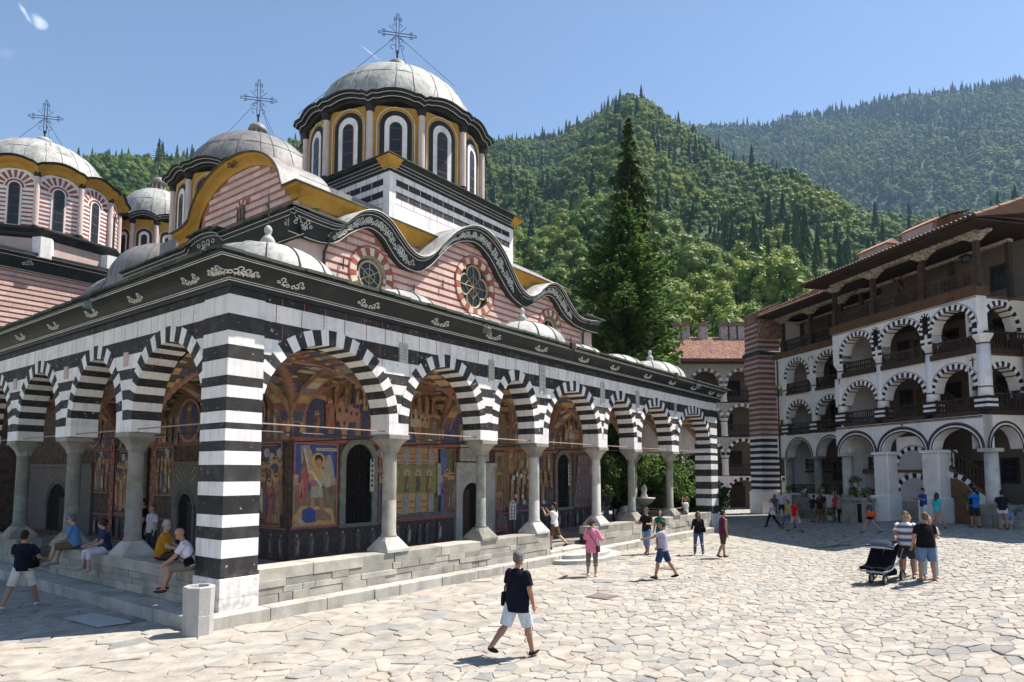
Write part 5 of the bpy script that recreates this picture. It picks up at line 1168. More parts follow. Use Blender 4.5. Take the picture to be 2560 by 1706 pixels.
for k, (a, b) in enumerate(((4.9, 6.4), (6.5, 8.1), (8.15, 9.55), (11.55, 12.9), (14.9, 16.2), (16.9, 18.2))): scene_panel(wx_, XD, a, b, 2.2 if k % 2 else 1.4, 4.0, 70 + k, 4, (.06, .05, .07))
p = Paint(wx_, XD)
for a in (13.0, 13.75, 14.45, 16.3):
    p.rect(a, a + .42, .6, 4.6, (.20, .05, .04)); rng = random.Random(int(a * 10))
    for k in range(14): p.disc(a + .21 + .08 * (-1) ** k, .8 + k * .27, .1, (.36, .22, .06), 8); p.disc(a + .21 + .08 * (-1) ** k, .8 + k * .27, .06, (.12, .04, .03), 8)
p.rect(13.45, 13.72, .6, 4.0, (.08, .05, .04)); p.done()
for i, (a, b) in enumerate(zip(WB[1:], WB[2:])):
    rng = random.Random(90 + i); p = Paint(wx_, XW - .008); p.rect(a, b, 4.0, 6.1, (.13, .08, .05)); p.crowd(a, b, 4.1, 1.0, 9, rng); p.disc((a + b) / 2, 4.9, .8, (.34, .15, .08), 16); p.disc((a + b) / 2, 4.9, .7, (.05, .05, .13), 16); p.figure((a + b) / 2, 4.3, 1.2, rng, True); p.done()
# painted groin vaults
def vault(x0, x1, y0, y1, seed):
    K = 44; rng = random.Random(seed); mb = MB(); xc, yc, a, b = (x0 + x1) / 2, (y0 + y1) / 2, (x1 - x0) / 2, (y1 - y0) / 2; zs, h = 4.12, 1.92
    H = lambda d: h * math.sqrt(max(0, 1 - d * d)); tab = {}
    def f(x, y): return zs + max(H((x - xc) / a), H((y - yc) / b))
    for i in range(K):
        for j in range(K):
            X = [x0 + (x1 - x0) * (i + k) / K for k in (0, 1)]; Y = [y0 + (y1 - y0) * (j + k) / K for k in (0, 1)]; x, y = sum(X) / 2, sum(Y) / 2; u, v = abs((x - xc) / a), abs((y - yc) / b)
            e = abs(u - v); web = 0 if u < v else 1; t = (x if web == 0 else y); r = max(u, v)
            if e < .05: c = (.26, .13, .08)
            elif e < .09: c = (.34, .25, .12)
            elif e < .13: c = (.20, .09, .06)
            elif min(u, v) > 1: c = (.2, .1, .06)
            elif math.hypot(u, v) < .33: c = (.40, .24, .07) if math.hypot(u, v) > .27 else (.05, .07, .2) if math.hypot(u, v) > .12 else (.42, .25, .12)
            else:
                key = (web, int(t * 3.2), int(r * 3.3)); tab.setdefault(key, rng.choice(PAL + [(.08, .06, .09), (.10, .07, .05), (.14, .09, .05)])); c = tab[key]; q = (t * 3.2) % 1, (r * 3.3) % 1
                if q[0] < .16 or q[0] > .86: c = (.07, .055, .05)
                elif q[1] < .25: c = GOLDF if .3 < q[0] < .72 else (.07, .055, .05)
            mb.add([(X[0], Y[0], f(X[0], Y[0])), (X[1], Y[0], f(X[1], Y[0])), (X[1], Y[1], f(X[1], Y[1])), (X[0], Y[1], f(X[0], Y[1]))], [(0, 1, 2, 3)], 0, c)
    mb.build('vault', FRESCO, church, fix=False)
for i, (a, b) in enumerate(zip(SB, SB[1:])): vault(a, b, .72, YW if i < 6 else YW, i)
for i, (a, b) in enumerate(zip(WB[1:], WB[2:])): vault(.72, XW, a, b, 20 + i)
# transverse painted arches at the columns
def trans(xf, t, y0, y1):
    mb = MB(xf); yc, b = (y0 + y1) / 2, (y1 - y0) / 2; P = [(yc + b * math.cos(s_), 4.05 + 1.85 * math.sin(s_)) for s_ in [math.pi * k / 20 for k in range(21)]]
    for k in range(20):
        (a0, z0), (a1, z1) = P[k], P[k + 1]
        c = [(.22, .12, .08), (.26, .19, .11)][k % 2]
        for o0, o1, cc in ((-.26, -.18, (.26, .12, .08)), (-.18, .18, PAL[(k * 5) % 9]), (.18, .26, (.26, .12, .08))): mb.add([(t + o0, a0, z0), (t + o1, a0, z0), (t + o1, a1, z1), (t + o0, a1, z1)], [(0, 1, 2, 3)], 0, cc)
        mb.add([(t - .26, a0, z0), (t - .26, a1, z1), (t - .26, a1, 6.2), (t - .26, a0, 6.2)], [(0, 1, 2, 3)], 0, c)
    mb.build('transverse_arch', FRESCO, church, fix=False)
for t in SB[1:7]: trans(sx_, t, .72, YW)
for t in WB[1:5]: trans(wx_, t, .72, XW)
mb = MB(); mb.box(27.2, 28.15, .88, YW + .1, 4.1, 7.4); mb.box(XE, 28.15, YW, YW + .35, 6.1, 7.5); mb.build('gallery_end_wall', WHITE, church)
# inner columns where the gallery runs on past the nave
for x in (22.9, 27.6): column(x, YW + .1, STONE, STONE)
# ---- doors
def door(xf, x0, x1, o0, o1, zt, plaque, d, marble):
    root = empty('doorway', (0, 0, 0), 0, church)
    c = (o0 + o1) / 2; hw = (o1 - o0) / 2; zs = zt - hw
    arch = [(c + hw * math.cos(math.pi * i / 14), zs + hw * math.sin(math.pi * i / 14)) for i in range(15)]
    mb = MB(xf); mb.ext([(o1, FLOOR), (x1, FLOOR), (x1, 3.3), (x0, 3.3), (x0, FLOOR), (o0, FLOOR)] + arch[::-1], d - .12, d + .02); mb.build('stone_surround', marble, root)
    mb = MB(xf); mb.bbox(x0 - .05, x1 + .05, d - .2, d, 3.3, 3.45, .02); mb.build('lintel_moulding', marble, root)
    for k, w in ((.1, .05), (.2, .03)):
        mb = MB(xf); mb.tube([(c + (hw + k) * math.cos(math.pi * i / 14), d - .125, zs + (hw + k) * math.sin(math.pi * i / 14)) for i in range(15)], w * .5, 5); mb.build('moulding', marble, root)
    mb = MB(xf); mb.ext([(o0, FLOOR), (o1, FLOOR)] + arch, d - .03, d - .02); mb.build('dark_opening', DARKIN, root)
    mb = MB(xf); mb.box(o0 + .02, c - .1, d - .06, d - .035, FLOOR, zs + hw * .5); mb.build('door_leaf', WOOD, root)
    if plaque:
        mb = MB(xf); mb.bbox(x0 + .25, x1 - .35, d - .1, d, 3.5, 4.15, .02); mb.build('inscription_slab', marble, root)
        p = Paint(xf, d - .101); p.texty(x0 + .4, x1 - .5, 3.58, 4.08, 6); p.mb.build('inscription', FRESCO, root, fix=False)
    p = Paint(xf, d - .121)
    for s_ in (-1, 1):
        for k in range(7): p.disc(c + s_ * (hw * .75 + .12 * (k % 3)), 2.75 + .09 * k, .045, (.30, .24, .14), 6)
    p.mb.build('painted_spandrel', FRESCO, root, fix=False)
MARB = M('white_marble', (.50, .48, .45), .6, .15, 2.5, c2=(.40, .38, .35), bump=.15)
DMARB = M('grey_weathered_marble', (.15, .135, .12), .7, .2, 3, bump=.2)
door(sx_, 12.15, 14.55, 12.52, 13.66, 2.66, True, YW, MARB)
door(wx_, 9.6, 11.5, 10.05, 11.05, 2.3, False, XW, DMARB)
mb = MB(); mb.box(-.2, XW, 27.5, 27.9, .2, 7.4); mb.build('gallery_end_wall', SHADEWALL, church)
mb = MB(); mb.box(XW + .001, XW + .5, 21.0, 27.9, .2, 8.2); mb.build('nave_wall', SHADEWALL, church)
door(wx_, 18.4, 25.6, 20.8, 23.2, 2.55, False, XW, DMARB)
# ---- grilled windows
def grille(xf, x0, x1, z0, zt, d, board=True):
    root = empty('window', (0, 0, 0), 0, church); c, hw = (x0 + x1) / 2, (x1 - x0) / 2; zs = zt - hw; iw = hw - .22
    arc = lambda r: [(c + r * math.cos(math.pi * i / 14), zs + r * math.sin(math.pi * i / 14)) for i in range(15)]
    mb = MB(xf); mb.ext([(c + iw, z0), (x1, z0)] + arc(hw) + [(x0, z0), (c - iw, z0)] + arc(iw)[::-1], d - .1, d + .02); mb.build('stone_surround', STONEG, root)
    mb = MB(xf); mb.bbox(x0 - .05, x1 + .05, d - .14, d, z0 - .12, z0, .02); mb.build('sill', STONEG, root)
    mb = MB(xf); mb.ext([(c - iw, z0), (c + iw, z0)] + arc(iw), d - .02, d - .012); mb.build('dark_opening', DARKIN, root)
    mb = MB(xf); T = lambda pts, r=.011: mb.tube([(x, d - .06, z) for x, z in pts], r, 4)
    for zc, r in ((zs, iw * .95), (z0 + (zs - z0) * .5, iw * .92)):
        for k in range(12): a = 6.283 * k / 12; T([(c + r * .15 * math.cos(a), zc + r * .15 * math.sin(a)), (c + r * math.cos(a), zc + r * math.sin(a))])
        for q in (.15, .55, 1): T([(c + r * q * math.cos(6.283 * k / 20), zc + r * q * math.sin(6.283 * k / 20)) for k in range(21)])
    for k in range(7): x = c - iw + 2 * iw * (k + .5) / 7; T([(x, z0), (x, z0 + .45)])
    for z in (z0 + .45, z0 + .3, zs - iw * .1): T([(c - iw, z), (c + iw, z)])
    mb.build('grille', IRON, root)
    if board:
        b = MB(xf); b.box(x1 - .36, x1 - .19, d - .13, d - .115, 2.42, 3.5); bo = b.build('notice_board', LINE, root)
        p = Paint(xf, d - .131)
        for k in range(6): p.disc(x1 - .275, 2.62 + k * .165, .055, (.05, .055, .06), 10)
        p.mb.build('pictogram', FRESCO, bo, fix=False)
grille(sx_, 6.58, 8.15, 1.4, 4.22, YW); grille(sx_, 19.15, 20.6, 1.4, 4.15, YW)
# ================================================================== residential wing
TH = R(51.05); KP = Vector((30.09, -11.74, 0))
wing = empty('residential_wing', KP, TH); tag(wing, 'four storey white residential wing with striped arches and timber top gallery', 'building')
def W_(name, mb, mat, parent=None, **k): return mb.build(name, mat, parent or wing, **k)
def semi(o, zs, rise, th, off=0):
    c, a = (o[0] + o[1]) / 2, (o[1] - o[0]) / 2; x, z = c - a * math.cos(th), zs + rise * math.sin(th); nx, nz = -math.cos(th) / a, math.sin(th) / rise; l = math.hypot(nx, nz); return (x + nx / l * off, z + nz / l * off)
def arch_wall(parent, ops, x0, x1, zs, rise, z1, y0, y1, mat, name='wall', extra=0):
    mb = MB(); xs = sorted(set([x0, x1] + [o[0] + (o[1] - o[0]) * k / 20 for o in ops for k in range(21)]))
    def low(x):
        for o in ops:
            if o[0] < x < o[1]: c, a = (o[0] + o[1]) / 2, (o[1] - o[0]) / 2; return zs + rise * math.sqrt(max(0, 1 - ((x - c) / a) ** 2))
        return zs - extra
    for a, b in zip(xs, xs[1:]):
        za, zb = low(a + 1e-4), low(b - 1e-4); mb.add([(a, y0, za), (b, y0, zb), (b, y0, z1), (a, y0, z1), (a, y1, za), (b, y1, zb), (b, y1, z1), (a, y1, z1)], [(0, 1, 2, 3), (7, 6, 5, 4), (0, 4, 5, 1), (3, 2, 6, 7), (0, 3, 7, 4), (1, 5, 6, 2)])
    return mb.build(name, mat, parent)
def stones(parent, o, zs, rise, n, ln, y0, y1, dark=NAVY, joined=False, ext=0):
    T = [math.pi * k / n for k in range(n + 1)]; J = [MB(), MB()]
    for k in range(n):
        w = k % 2; P = [semi(o, zs, rise, T[k]), semi(o, zs, rise, T[k + 1]), semi(o, zs, rise, T[k + 1], ln), semi(o, zs, rise, T[k], ln)]
        if joined: J[w].ext(P, y0 - .02, y1 + .012)
        else: mb = MB(); mb.ext(P, y0 - .02, y1 + .012); mb.build('arch_stone', WPLAST if w else dark, parent)
    if joined:
        for w in (0, 1): J[w].build('arch_stones', WPLAST if w else dark, parent)
    # painted outline
    mb = MB(); mb.tube([(*(lambda p: (p[0], y1 + .006, p[1]))(semi(o, zs, rise, math.pi * k / 24, ln + .05)),) for k in range(25)], .014, 4); mb.build('painted_line', PURP, parent)
def railing(parent, x0, x1, z0, z1, y, sp=.16, mat=WOOD, slope=0):
    mb = MB(); f = lambda x: slope * (x - x0)
    def bar(z, h, t): mb.add([(x0, y - t, z + f(x0)), (x1, y - t, z + f(x1)), (x1, y + t, z + f(x1)), (x0, y + t, z + f(x0)), (x0, y - t, z + h + f(x0)), (x1, y - t, z + h + f(x1)), (x1, y + t, z + h + f(x1)), (x0, y + t, z + h + f(x0))], [(0, 3, 2, 1), (4, 5, 6, 7), (0, 1, 5, 4), (1, 2, 6, 5), (2, 3, 7, 6), (3, 0, 4, 7)])
    bar(z0, .07, .04); bar(z1 - .07, .07, .05); n = max(2, int((x1 - x0) / sp))
    for i in range(n + 1):
        x = x0 + .02 + (x1 - x0 - .04) * i / n; big = i in (0, n); w = .05 if big else .022
        mb.box(x - w, x + w, y - w, y + w, z0 + f(x), z1 + f(x) + (.04 if big else -.03))
        if not big: mb.box(x - w * 1.7, x + w * 1.7, y - w * 1.7, y + w * 1.7, z0 + f(x) + (z1 - z0) * .38, z0 + f(x) + (z1 - z0) * .52)
    return mb.build('railing', mat, parent)
def white_col(parent, x, y, z0, z1, r=.3, sq=False, mat=WPLAST):
    mb = MB()
    if sq: mb.bbox(x - r, x + r, y - r, y + r, z0, z1, .04)
    else: mb.lathe([(r * 1.1, z0), (r * 1.02, z0 + .3), (r * .95, z1)], x, y, 18)
    return mb.build('column', mat, parent, smooth=not sq)
def win(parent, x, z0, z1, w, y, door=False):
    r = empty('window' if not door else 'door', (0, 0, 0), 0, parent)
    mb = MB(); mb.box(x - w / 2 - .09, x + w / 2 + .09, y - .02, y + .05, z0 - .09, z1 + .09); mb.build('frame', WOOD, r)
    if not door:
        for i in (0, 1):
            for j in (0, 1, 2): mb = MB(); mb.box(x - w / 2 + .03 + i * w / 2, x + i * w / 2 - .03, y + .04, y + .06, z0 + .03 + j * (z1 - z0) / 3, z0 + (j + 1) * (z1 - z0) / 3 - .03); mb.build('pane', GLASS, r)
    else: mb = MB(); mb.box(x - w / 2, x + w / 2, y + .03, y + .06, z0, z1); mb.build('leaf', WOODM, r)
# ---- solid core and inner walls
G0 = .1
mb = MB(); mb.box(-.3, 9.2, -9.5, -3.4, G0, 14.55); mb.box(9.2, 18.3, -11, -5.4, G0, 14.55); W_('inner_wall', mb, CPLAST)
mb = MB(); mb.box(9.1, 9.5, -5.4, -.6, G0, 11.3); mb.box(18.0, 18.4, -5.4, -2.9, G0, 14.2); W_('cross_wall', mb, WPLAST)
for z in (5.7, 8.6, 11.3):
    mb = MB(); mb.box(.02, 9.48, -3.5, -.55, z - .1, z + .02); mb.box(9.52, 18.2, -5.5, -2.85, z - .1, z + .02); W_('floor_deck', mb, WOODM)
mb = MB(); mb.box(.02, 9.48, -3.5, -.5, G0, 1.55); mb.box(9.52, 18.2, -5.5, -2.5, G0, 1.6); W_('ground_platform', mb, STONE)
for z in (6.7, 9.6, 12.3, 2.6):
    for x in (1.6, 4.5, 7.7): win(wing, x, z, z + 1.1, .75, -3.4)
    for x in (12.6, 15.9): win(wing, x, z, z + 1.1, .75, -5.4)
for z in (5.72, 8.62, 11.32, 1.6):
    for x in (3.1, 6.4): win(wing, x, z, z + 1.95, .8, -3.4, True)
    win(wing, 14.3, z, z + 1.95, .8, -5.4, True)
# ---- front of the projecting block
O1 = [(.25, 2.81), (3.26, 6.08), (6.68, 9.24)]; O2 = [(.32, 2.55), (3.2, 5.75), (6.4, 8.72)]; O3 = [(.28, 2.52), (3.2, 5.78), (6.45, 8.72)]
f1 = arch_wall(wing, O1, 0, 9.5, 4.18, .98, 5.72, -.6, 0, WPLAST)
for o in O1:
    for ln, r, m_ in ((.03, .035, NAVY), (.2, .05, PURP), (.28, .02, NAVY)):
        mb = MB(); mb.tube([(lambda p: (p[0], .012, p[1]))(semi(o, 4.18, .98, math.pi * k / 24, ln)) for k in range(25)], r, 4); W_('painted_band', mb, m_, f1)
for z, r in ((5.66, .025), (5.6, .012)): mb = MB(); mb.box(-.01, 9.51, 0, .02, z - r, z + r); W_('painted_line', mb, NAVY, f1)
f2 = arch_wall(wing, O2, 0, 9.5, 6.95, 1.08, 8.6, -.6, -.06, WPLAST, extra=.0)
for o in O2: stones(f2, o, 6.95, 1.08, 25, .24, -.6, -.06)
f3 = arch_wall(wing, O3, 0, 9.5, 9.9, .98, 11.3, -.6, 0, WPLAST, extra=.45)
for o in O3:
    stones(f3, o, 9.9, .98, 25, .25, -.6, 0)
    for k in range(3):
        for s_ in (0, 1):
            x0 = o[0] - .25 if s_ == 0 else o[1]
            if 0 < x0: mb = MB(); mb.box(x0, x0 + .25, -.62, .012, 9.46 + k * .15, 9.6 + k * .15); W_('arch_stone', mb, WPLAST if k % 2 else NAVY, f3)
for c in (2.86, 6.12):   # little arched openings over the columns
    mb = MB(); mb.ext([(c - .17, 10.0), (c + .17, 10.0)] + [(c + .17 * math.cos(math.pi * k / 8), 10.78 + .17 * math.sin(math.pi * k / 8)) for k in range(9)], -.3, .014); W_('niche', mb, DARKIN, f3)
    for k in range(9): a0, a1 = math.pi * k / 9, math.pi * (k + 1) / 9; mb = MB(); mb.ext([(c + r * math.cos(t), 10.78 + r * math.sin(t)) for r, t in ((.17, a0), (.17, a1), (.3, a1), (.3, a0))], -.05, .02); W_('arch_stone', mb, NAVY if k % 2 == 0 else WPLAST, f3)
    for k in range(6):
        for s_ in (-1, 1): mb = MB(); a, b = sorted((c + s_ * .17, c + s_ * .3)); mb.box(a, b, -.05, .02, 10.0 + k * .13, 10.12 + k * .13); W_('arch_stone', mb, NAVY if k % 2 else WPLAST, f3)
mb = MB(); mb.box(-.02, 9.52, 0, .015, 11.22, 11.25); W_('painted_line', mb, PURP, f3)
# columns through the second and third storeys
for x in (.02, 2.86, 6.08, 9.12):
    c = white_col(wing, x, -.28, 6.58, 9.05, .29)
    mb = MB(); mb.lathe([(.27, 9.0), (.28, 9.1), (.33, 9.2), (.43, 9.36), (.44, 9.45)], x, -.28, 8, R(22.5), R(382.5)); W_('capital', mb, WPLAST, c)
    for z in (9.02, 7.0): mb = MB(); mb.lathe([(.30, z - .03), (.31, z), (.30, z + .03)], x, -.28, 18); W_('painted_ring', mb, PURP, c)
    for k in range(5): mb = MB(); mb.bbox(x - .33, x + .33, -.6, .05, 5.95 + k * .126, 6.07 + k * .126, .01); W_('base_block', mb, NAVY if k % 2 == 0 else WPLAST, c)
# ground storey piers
for x, r, m_ in ((-.05, .29, STONEL), (9.0, .3, STONEL)):
    c = white_col(wing, x, -.3, 1.6, 4.0, r, False, m_)
    mb = MB(); mb.bbox(x - .38, x + .38, -.65, .08, 4.0, 4.17, .03); W_('capital', mb, STONEL, c); mb = MB(); mb.bbox(x - .4, x + .4, -.7, .12, G0, 1.62, .04); W_('plinth', mb, WPLAST if x > 1 else STONE, c)
for x in (2.84, 6.02):
    c = white_col(wing, x, -.35, 1.8, 4.02, .5, True)
    mb = MB(); mb.bbox(x - .62, x + .62, -.95, .22, 4.02, 4.17, .05); W_('capital', mb, WPLAST, c); mb = MB(); mb.bbox(x - .68, x + .68, -1, .34, G0, 1.82, .05); W_('plinth', mb, WPLAST, c)
# infill between the two white piers: blind wall, two arches
mb = MB(); mb.box(3.3, 5.6, -.75, -.55, G0, 4.95); iw = W_('infill_wall', mb, WPLAST)
mb = MB(); mb.ext([(3.45, G0), (5.45, G0), (5.45, 2.05)] + [(4.45 + 1.0 * math.cos(math.pi * k / 12), 2.05 + .72 * math.sin(math.pi * k / 12)) for k in range(13)], -.6, -.52); W_('niche', mb, M('grey_niche_plaster', (.42, .40, .39), .9, .1, 2), iw)
stones(iw, (3.45, 5.45), 2.05, .72, 13, .26, -.6, -.5)
mb = MB(); mb.ext([(3.35, 3.2), (5.5, 3.2), (5.5, 3.5)] + [(4.62 + .95 * math.cos(math.pi * k / 12), 3.5 + .78 * math.sin(math.pi * k / 12)) for k in range(2, 12)] + [(3.6, 3.5)], -.6, -.52); W_('niche', mb, MATS['grey_niche_plaster'], iw)
stones(iw, (3.5, 5.5), 3.4, .82, 15, .2, -.6, -.5)
mb = MB(); mb.box(3.34, 5.5, -.6, -.45, 3.05, 3.2); W_('beam', mb, WOODM, iw)
# stair behind the first arch, with the low brown door under it
mb = MB(); mb.ext([(2.4, G0), (2.4, 3.15), (.2, 1.75), (.2, G0)], -.7, -.5); sw = W_('stair_wall', mb, WPLAST)
mb = MB(); mb.ext([(2.3, G0), (2.3, 2.78), (1.95, 2.74), (1.5, 2.5), (1.15, 2.1), (1.0, 1.8), (1.0, G0)], -.55, -.46); W_('door', mb, WOODM, sw)
for k in range(8):
    t0, t1 = k / 8, (k + 1) / 8; q = lambda t, r: (2.33 - 1.3 * math.sin(t * 1.35) * (1 + r), 1.7 + (1.12 + r * 1.2) * math.cos(t * 1.35)); mb = MB(); mb.ext([q(t0, 0), q(t1, 0), q(t1, .2), q(t0, .2)], -.52, -.44); W_('arch_stone', mb, NAVY if k % 2 else WPLAST, sw)
railing(wing, .1, 2.45, 1.95, 2.85, -.55, .19, slope=.62)
mb = MB(); mb.ext([(.1, 1.75), (2.5, 3.25), (2.5, 3.45), (.1, 1.95)], -.75, -.45); W_('stair_string', mb, WOODM)
for lvl in (5.75, 8.65):   # stair flights seen inside the upper galleries
    mb = MB(); mb.ext([(3.4, lvl + .1), (5.6, lvl + 1.9), (5.6, lvl + 2.15), (3.4, lvl + .35)], -2.4, -2.2); W_('stair_string', mb, WOODM)
    railing(wing, 3.4, 5.6, lvl + .35, lvl + 1.15, -2.3, .17, WOODM, slope=.82)
    railing(wing, .5, 2.4, lvl + .3, lvl + 1.1, -2.6, .17, WOOD, slope=.6)
# left bay: gallery rail and flower troughs
railing(wing, 6.7, 8.75, 3.25, 3.95, -1.6); mb = MB(); mb.box(6.6, 9.1, -1.75, -1.4, 3.0, 3.25); W_('beam', mb, WOODM)
for a, b, z0 in ((6.6, 8.72, 1.65),): railing(wing, a, b, z0, z0 + .5, -.2, .2)
# rails of the upper galleries
for o in O2: railing(wing, o[0] + .02, o[1] - .02, 5.78, 6.58, -.1)
for o in O3: railing(wing, o[0], o[1], 8.86, 9.45, -.08)
for z, h in ((5.73, .2), (8.6, .26)):
    for o in O2: mb = MB(); mb.box(o[0] - .08, o[1] + .08, -.66, .06, z, z + h); W_('floor_beam', mb, WOOD)
mb = MB(); mb.box(-.1, 9.6, -.7, .1, 11.3, 11.78); W_('floor_beam', mb, WOODM)
# ---- timber top gallery
def top_gallery(x0, x1, y, posts, yi):
    for x in posts:
        mb = MB(); mb.box(x - .11, x + .11, y - .22, y, 11.7, 13.95); p_ = W_('post', mb, WOOD)
        mb = MB(); mb.box(x - .17, x + .17, y - .26, y + .04, 11.75, 12.55); W_('post_foot', mb, WOOD, p_)
        prof = [(-.75, 14.22), (-.7, 14.12), (-.45, 14.06), (-.3, 13.95), (-.16, 13.86), (.16, 13.86), (.3, 13.95), (.45, 14.06), (.7, 14.12), (.75, 14.22)]
        mb = MB(); mb.ext([(x + u, z) for u, z in prof], y - .24, y + .03); W_('carved_bracket', mb, WOODP, p_)
    for a, b in zip(sorted(posts), sorted(posts)[1:]): railing(wing, a + .12, b - .12, 11.82, 12.55, y - .1, .15)
    mb = MB(); mb.box(x0, x1, y - .28, y + .05, 14.2, 14.36); W_('carved_beam', mb, WOODP)
    mb = MB(); mb.box(x0, x1, y - .2, y + .0, 14.36, 14.5); W_('wall_plate', mb, WOOD)
    for x in posts: mb = MB(); mb.box(x - .1, x + .1, yi + 1.3, yi + 1.5, 11.3, 13.95); W_('post', mb, WOOD)
    mb = MB(); mb.box(x0, x1, yi + 1.25, yi + 1.55, 13.95, 14.1); W_('carved_beam', mb, WOODP)
    mb = MB(); mb.box(x0, x1, yi, y, 14.4, 14.46); W_('gallery_ceiling', mb, WOODM)
top_gallery(-.2, 9.5, 0, [-.05, 3.0, 6.3, 9.3], -3.4)
top_gallery(9.5, 18.2, -2.3, [11.5, 14.42, 17.4], -5.4)
# timber stair brace seen in the top gallery
mb = MB(); mb.tube([(4.8, -1.4, 12.2), (6.2, -1.4, 13.9)], .09, 4); mb.tube([(4.3, -1.4, 12.2), (5.7, -1.4, 13.9)], .07, 4); mb.tube([(4.6, -1.5, 11.4), (4.6, -1.5, 14.2)], .06, 4); W_('brace', mb, WOODM)
# ---- roofs: boarded soffit, fascia, tiled slopes
def tiles(name, parent, x0, x1, P0, P1, seed, rows=14, w=.24, base=(.25, .135, .09)):
    # overlapping half-round tiles laid up the slope from P0=(y,z) to P1
    rng = random.Random(seed); mb = MB(); dy, dz = P1[0] - P0[0], P1[1] - P0[1]; L = math.hypot(dy, dz); ny, nz = -dz / L, dy / L
    if nz < 0: ny, nz = -ny, -nz
    n = int((x1 - x0) / w)
    for r in range(rows):
        for i in range(n):
            a, b = r / rows, (r + 1.25) / rows; x = x0 + (i + .5) * w + rng.uniform(-.015, .015); k = rng.uniform(.75, 1.2); c = (base[0] * k, base[1] * k * rng.uniform(.9, 1.1), base[2] * k)
            vs = []
            for f, hgt in ((a, .05), (b, .02)):
                y, z = P0[0] + dy * f, P0[1] + dz * f
                for u, q in ((-.5, -.03), (-.3, .045), (0, .075), (.3, .045), (.5, -.03)): vs.append((x + u * w * 1.02, y + ny * (q + hgt), z + nz * (q + hgt)))
            mb.add(vs, [(j, j + 1, j + 6, j + 5) for j in range(4)], 0, c)
    return mb.build(name, TILE, parent, kind='stuff', fix=False)
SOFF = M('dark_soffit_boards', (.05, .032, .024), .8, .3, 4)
def roof(x0, x1, ye, yr, ze, zr, seed, ends=True):
    mb = MB(); mb.add([(x0, ye, ze), (x1, ye, ze), (x1, yr, zr), (x0, yr, zr), (x0, ye, ze - .06), (x1, ye, ze - .06), (x1, yr, zr - 1.5), (x0, yr, zr - 1.5)], [(0, 1, 2, 3), (4, 7, 6, 5), (0, 4, 5, 1), (1, 5, 6, 2), (3, 7, 4, 0)]); r = W_('roof', mb, TILE if False else M('roof_underlay', (.20, .11, .075), .9, .2, 3))
    tiles('tiles', r, x0, x1, (ye, ze), (yr, zr), seed)
    mb = MB(); mb.tube([(x0, ye + .03, ze - .02), (x1, ye + .03, ze - .02)], .06, 6); W_('gutter', mb, SOFF, r)
    return r
roof(-1.25, 10.6, 1.2, -5.5, 14.55, 17.05, 1)
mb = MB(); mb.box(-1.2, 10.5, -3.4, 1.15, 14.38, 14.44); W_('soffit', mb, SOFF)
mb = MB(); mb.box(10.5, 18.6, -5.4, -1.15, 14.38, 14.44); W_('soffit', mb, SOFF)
roof(10.6, 18.7, -1.1, -7.5, 14.5, 16.8, 2)
# return side of the roof
mb = MB(); mb.add([(-1.25, 1.2, 14.55), (-1.25, -9.5, 14.55), (2.4, -5.5, 17.05)], [(0, 1, 2)]); W_('roof', mb, MATS['roof_underlay'])
# plastered chimneys, loft and brick fire wall on the roofs
CHIM = M('pink_chimney_plaster', (.52, .42, .38), .9, .15, 2, streak=.2)
def chimney(x0, x1, y0, y1, z0, z1, holes=True, parent=None):
    mb = MB(); mb.bbox(x0, x1, y0, y1, z0, z1, .02); c = W_('chimney', mb, CHIM, parent)
    mb = MB(); mb.add([(x0 - .12, y0 - .12, z1), (x1 + .12, y0 - .12, z1), (x1 + .12, y1 + .12, z1), (x0 - .12, y1 + .12, z1), (x0, (y0 + y1) / 2, z1 + .35), (x1, (y0 + y1) / 2, z1 + .35)], [(0, 1, 5, 4), (2, 3, 4, 5), (1, 2, 5), (3, 0, 4), (0, 3, 2, 1)], 0, (.42, .2, .13)); W_('cap', mb, TILE, c)
    if holes:
        n = int((x1 - x0) / .8)
        for i in range(n): x = x0 + (i + .5) * (x1 - x0) / n; mb = MB(); mb.ext([(x - .12, z1 - .75), (x + .12, z1 - .75), (x + .12, z1 - .5), (x, z1 - .36), (x - .12, z1 - .5)], y1 - .02, y1 + .012); W_('smoke_vent', mb, DARKIN, c)
chimney(7.6, 9.8, -3.3, -2.4, 15.3, 16.55, False); chimney(4.8, 6.9, -3.7, -2.8, 15.4, 16.85, False)
chimney(-4.6, .9, -6.6, -5.4, 16.2, 19.1)
mb = MB(); mb.box(3.4, 4.3, -3.6, -2.6, 15.8, 16.75); mb.add([(3.2, -2.4, 16.7), (4.5, -2.4, 16.7), (4.5, -3.8, 17.05), (3.2, -3.8, 17.05)], [(0, 1, 2, 3)]); W_('dormer', mb, WOODM)
RUB = M('brick_rubble', (.26, .12, .08), .9, .4, 5, c2=(.38, .27, .19), mix=(.5, .58), bump=.6)
mb = MB(); mb.ext([(-7.5, 13.0), (-7.5, 17.6), (-1.2, 14.75), (-1.2, 13.0)], 18.35, 18.75, 'x'); W_('fire_wall', mb, RUB)
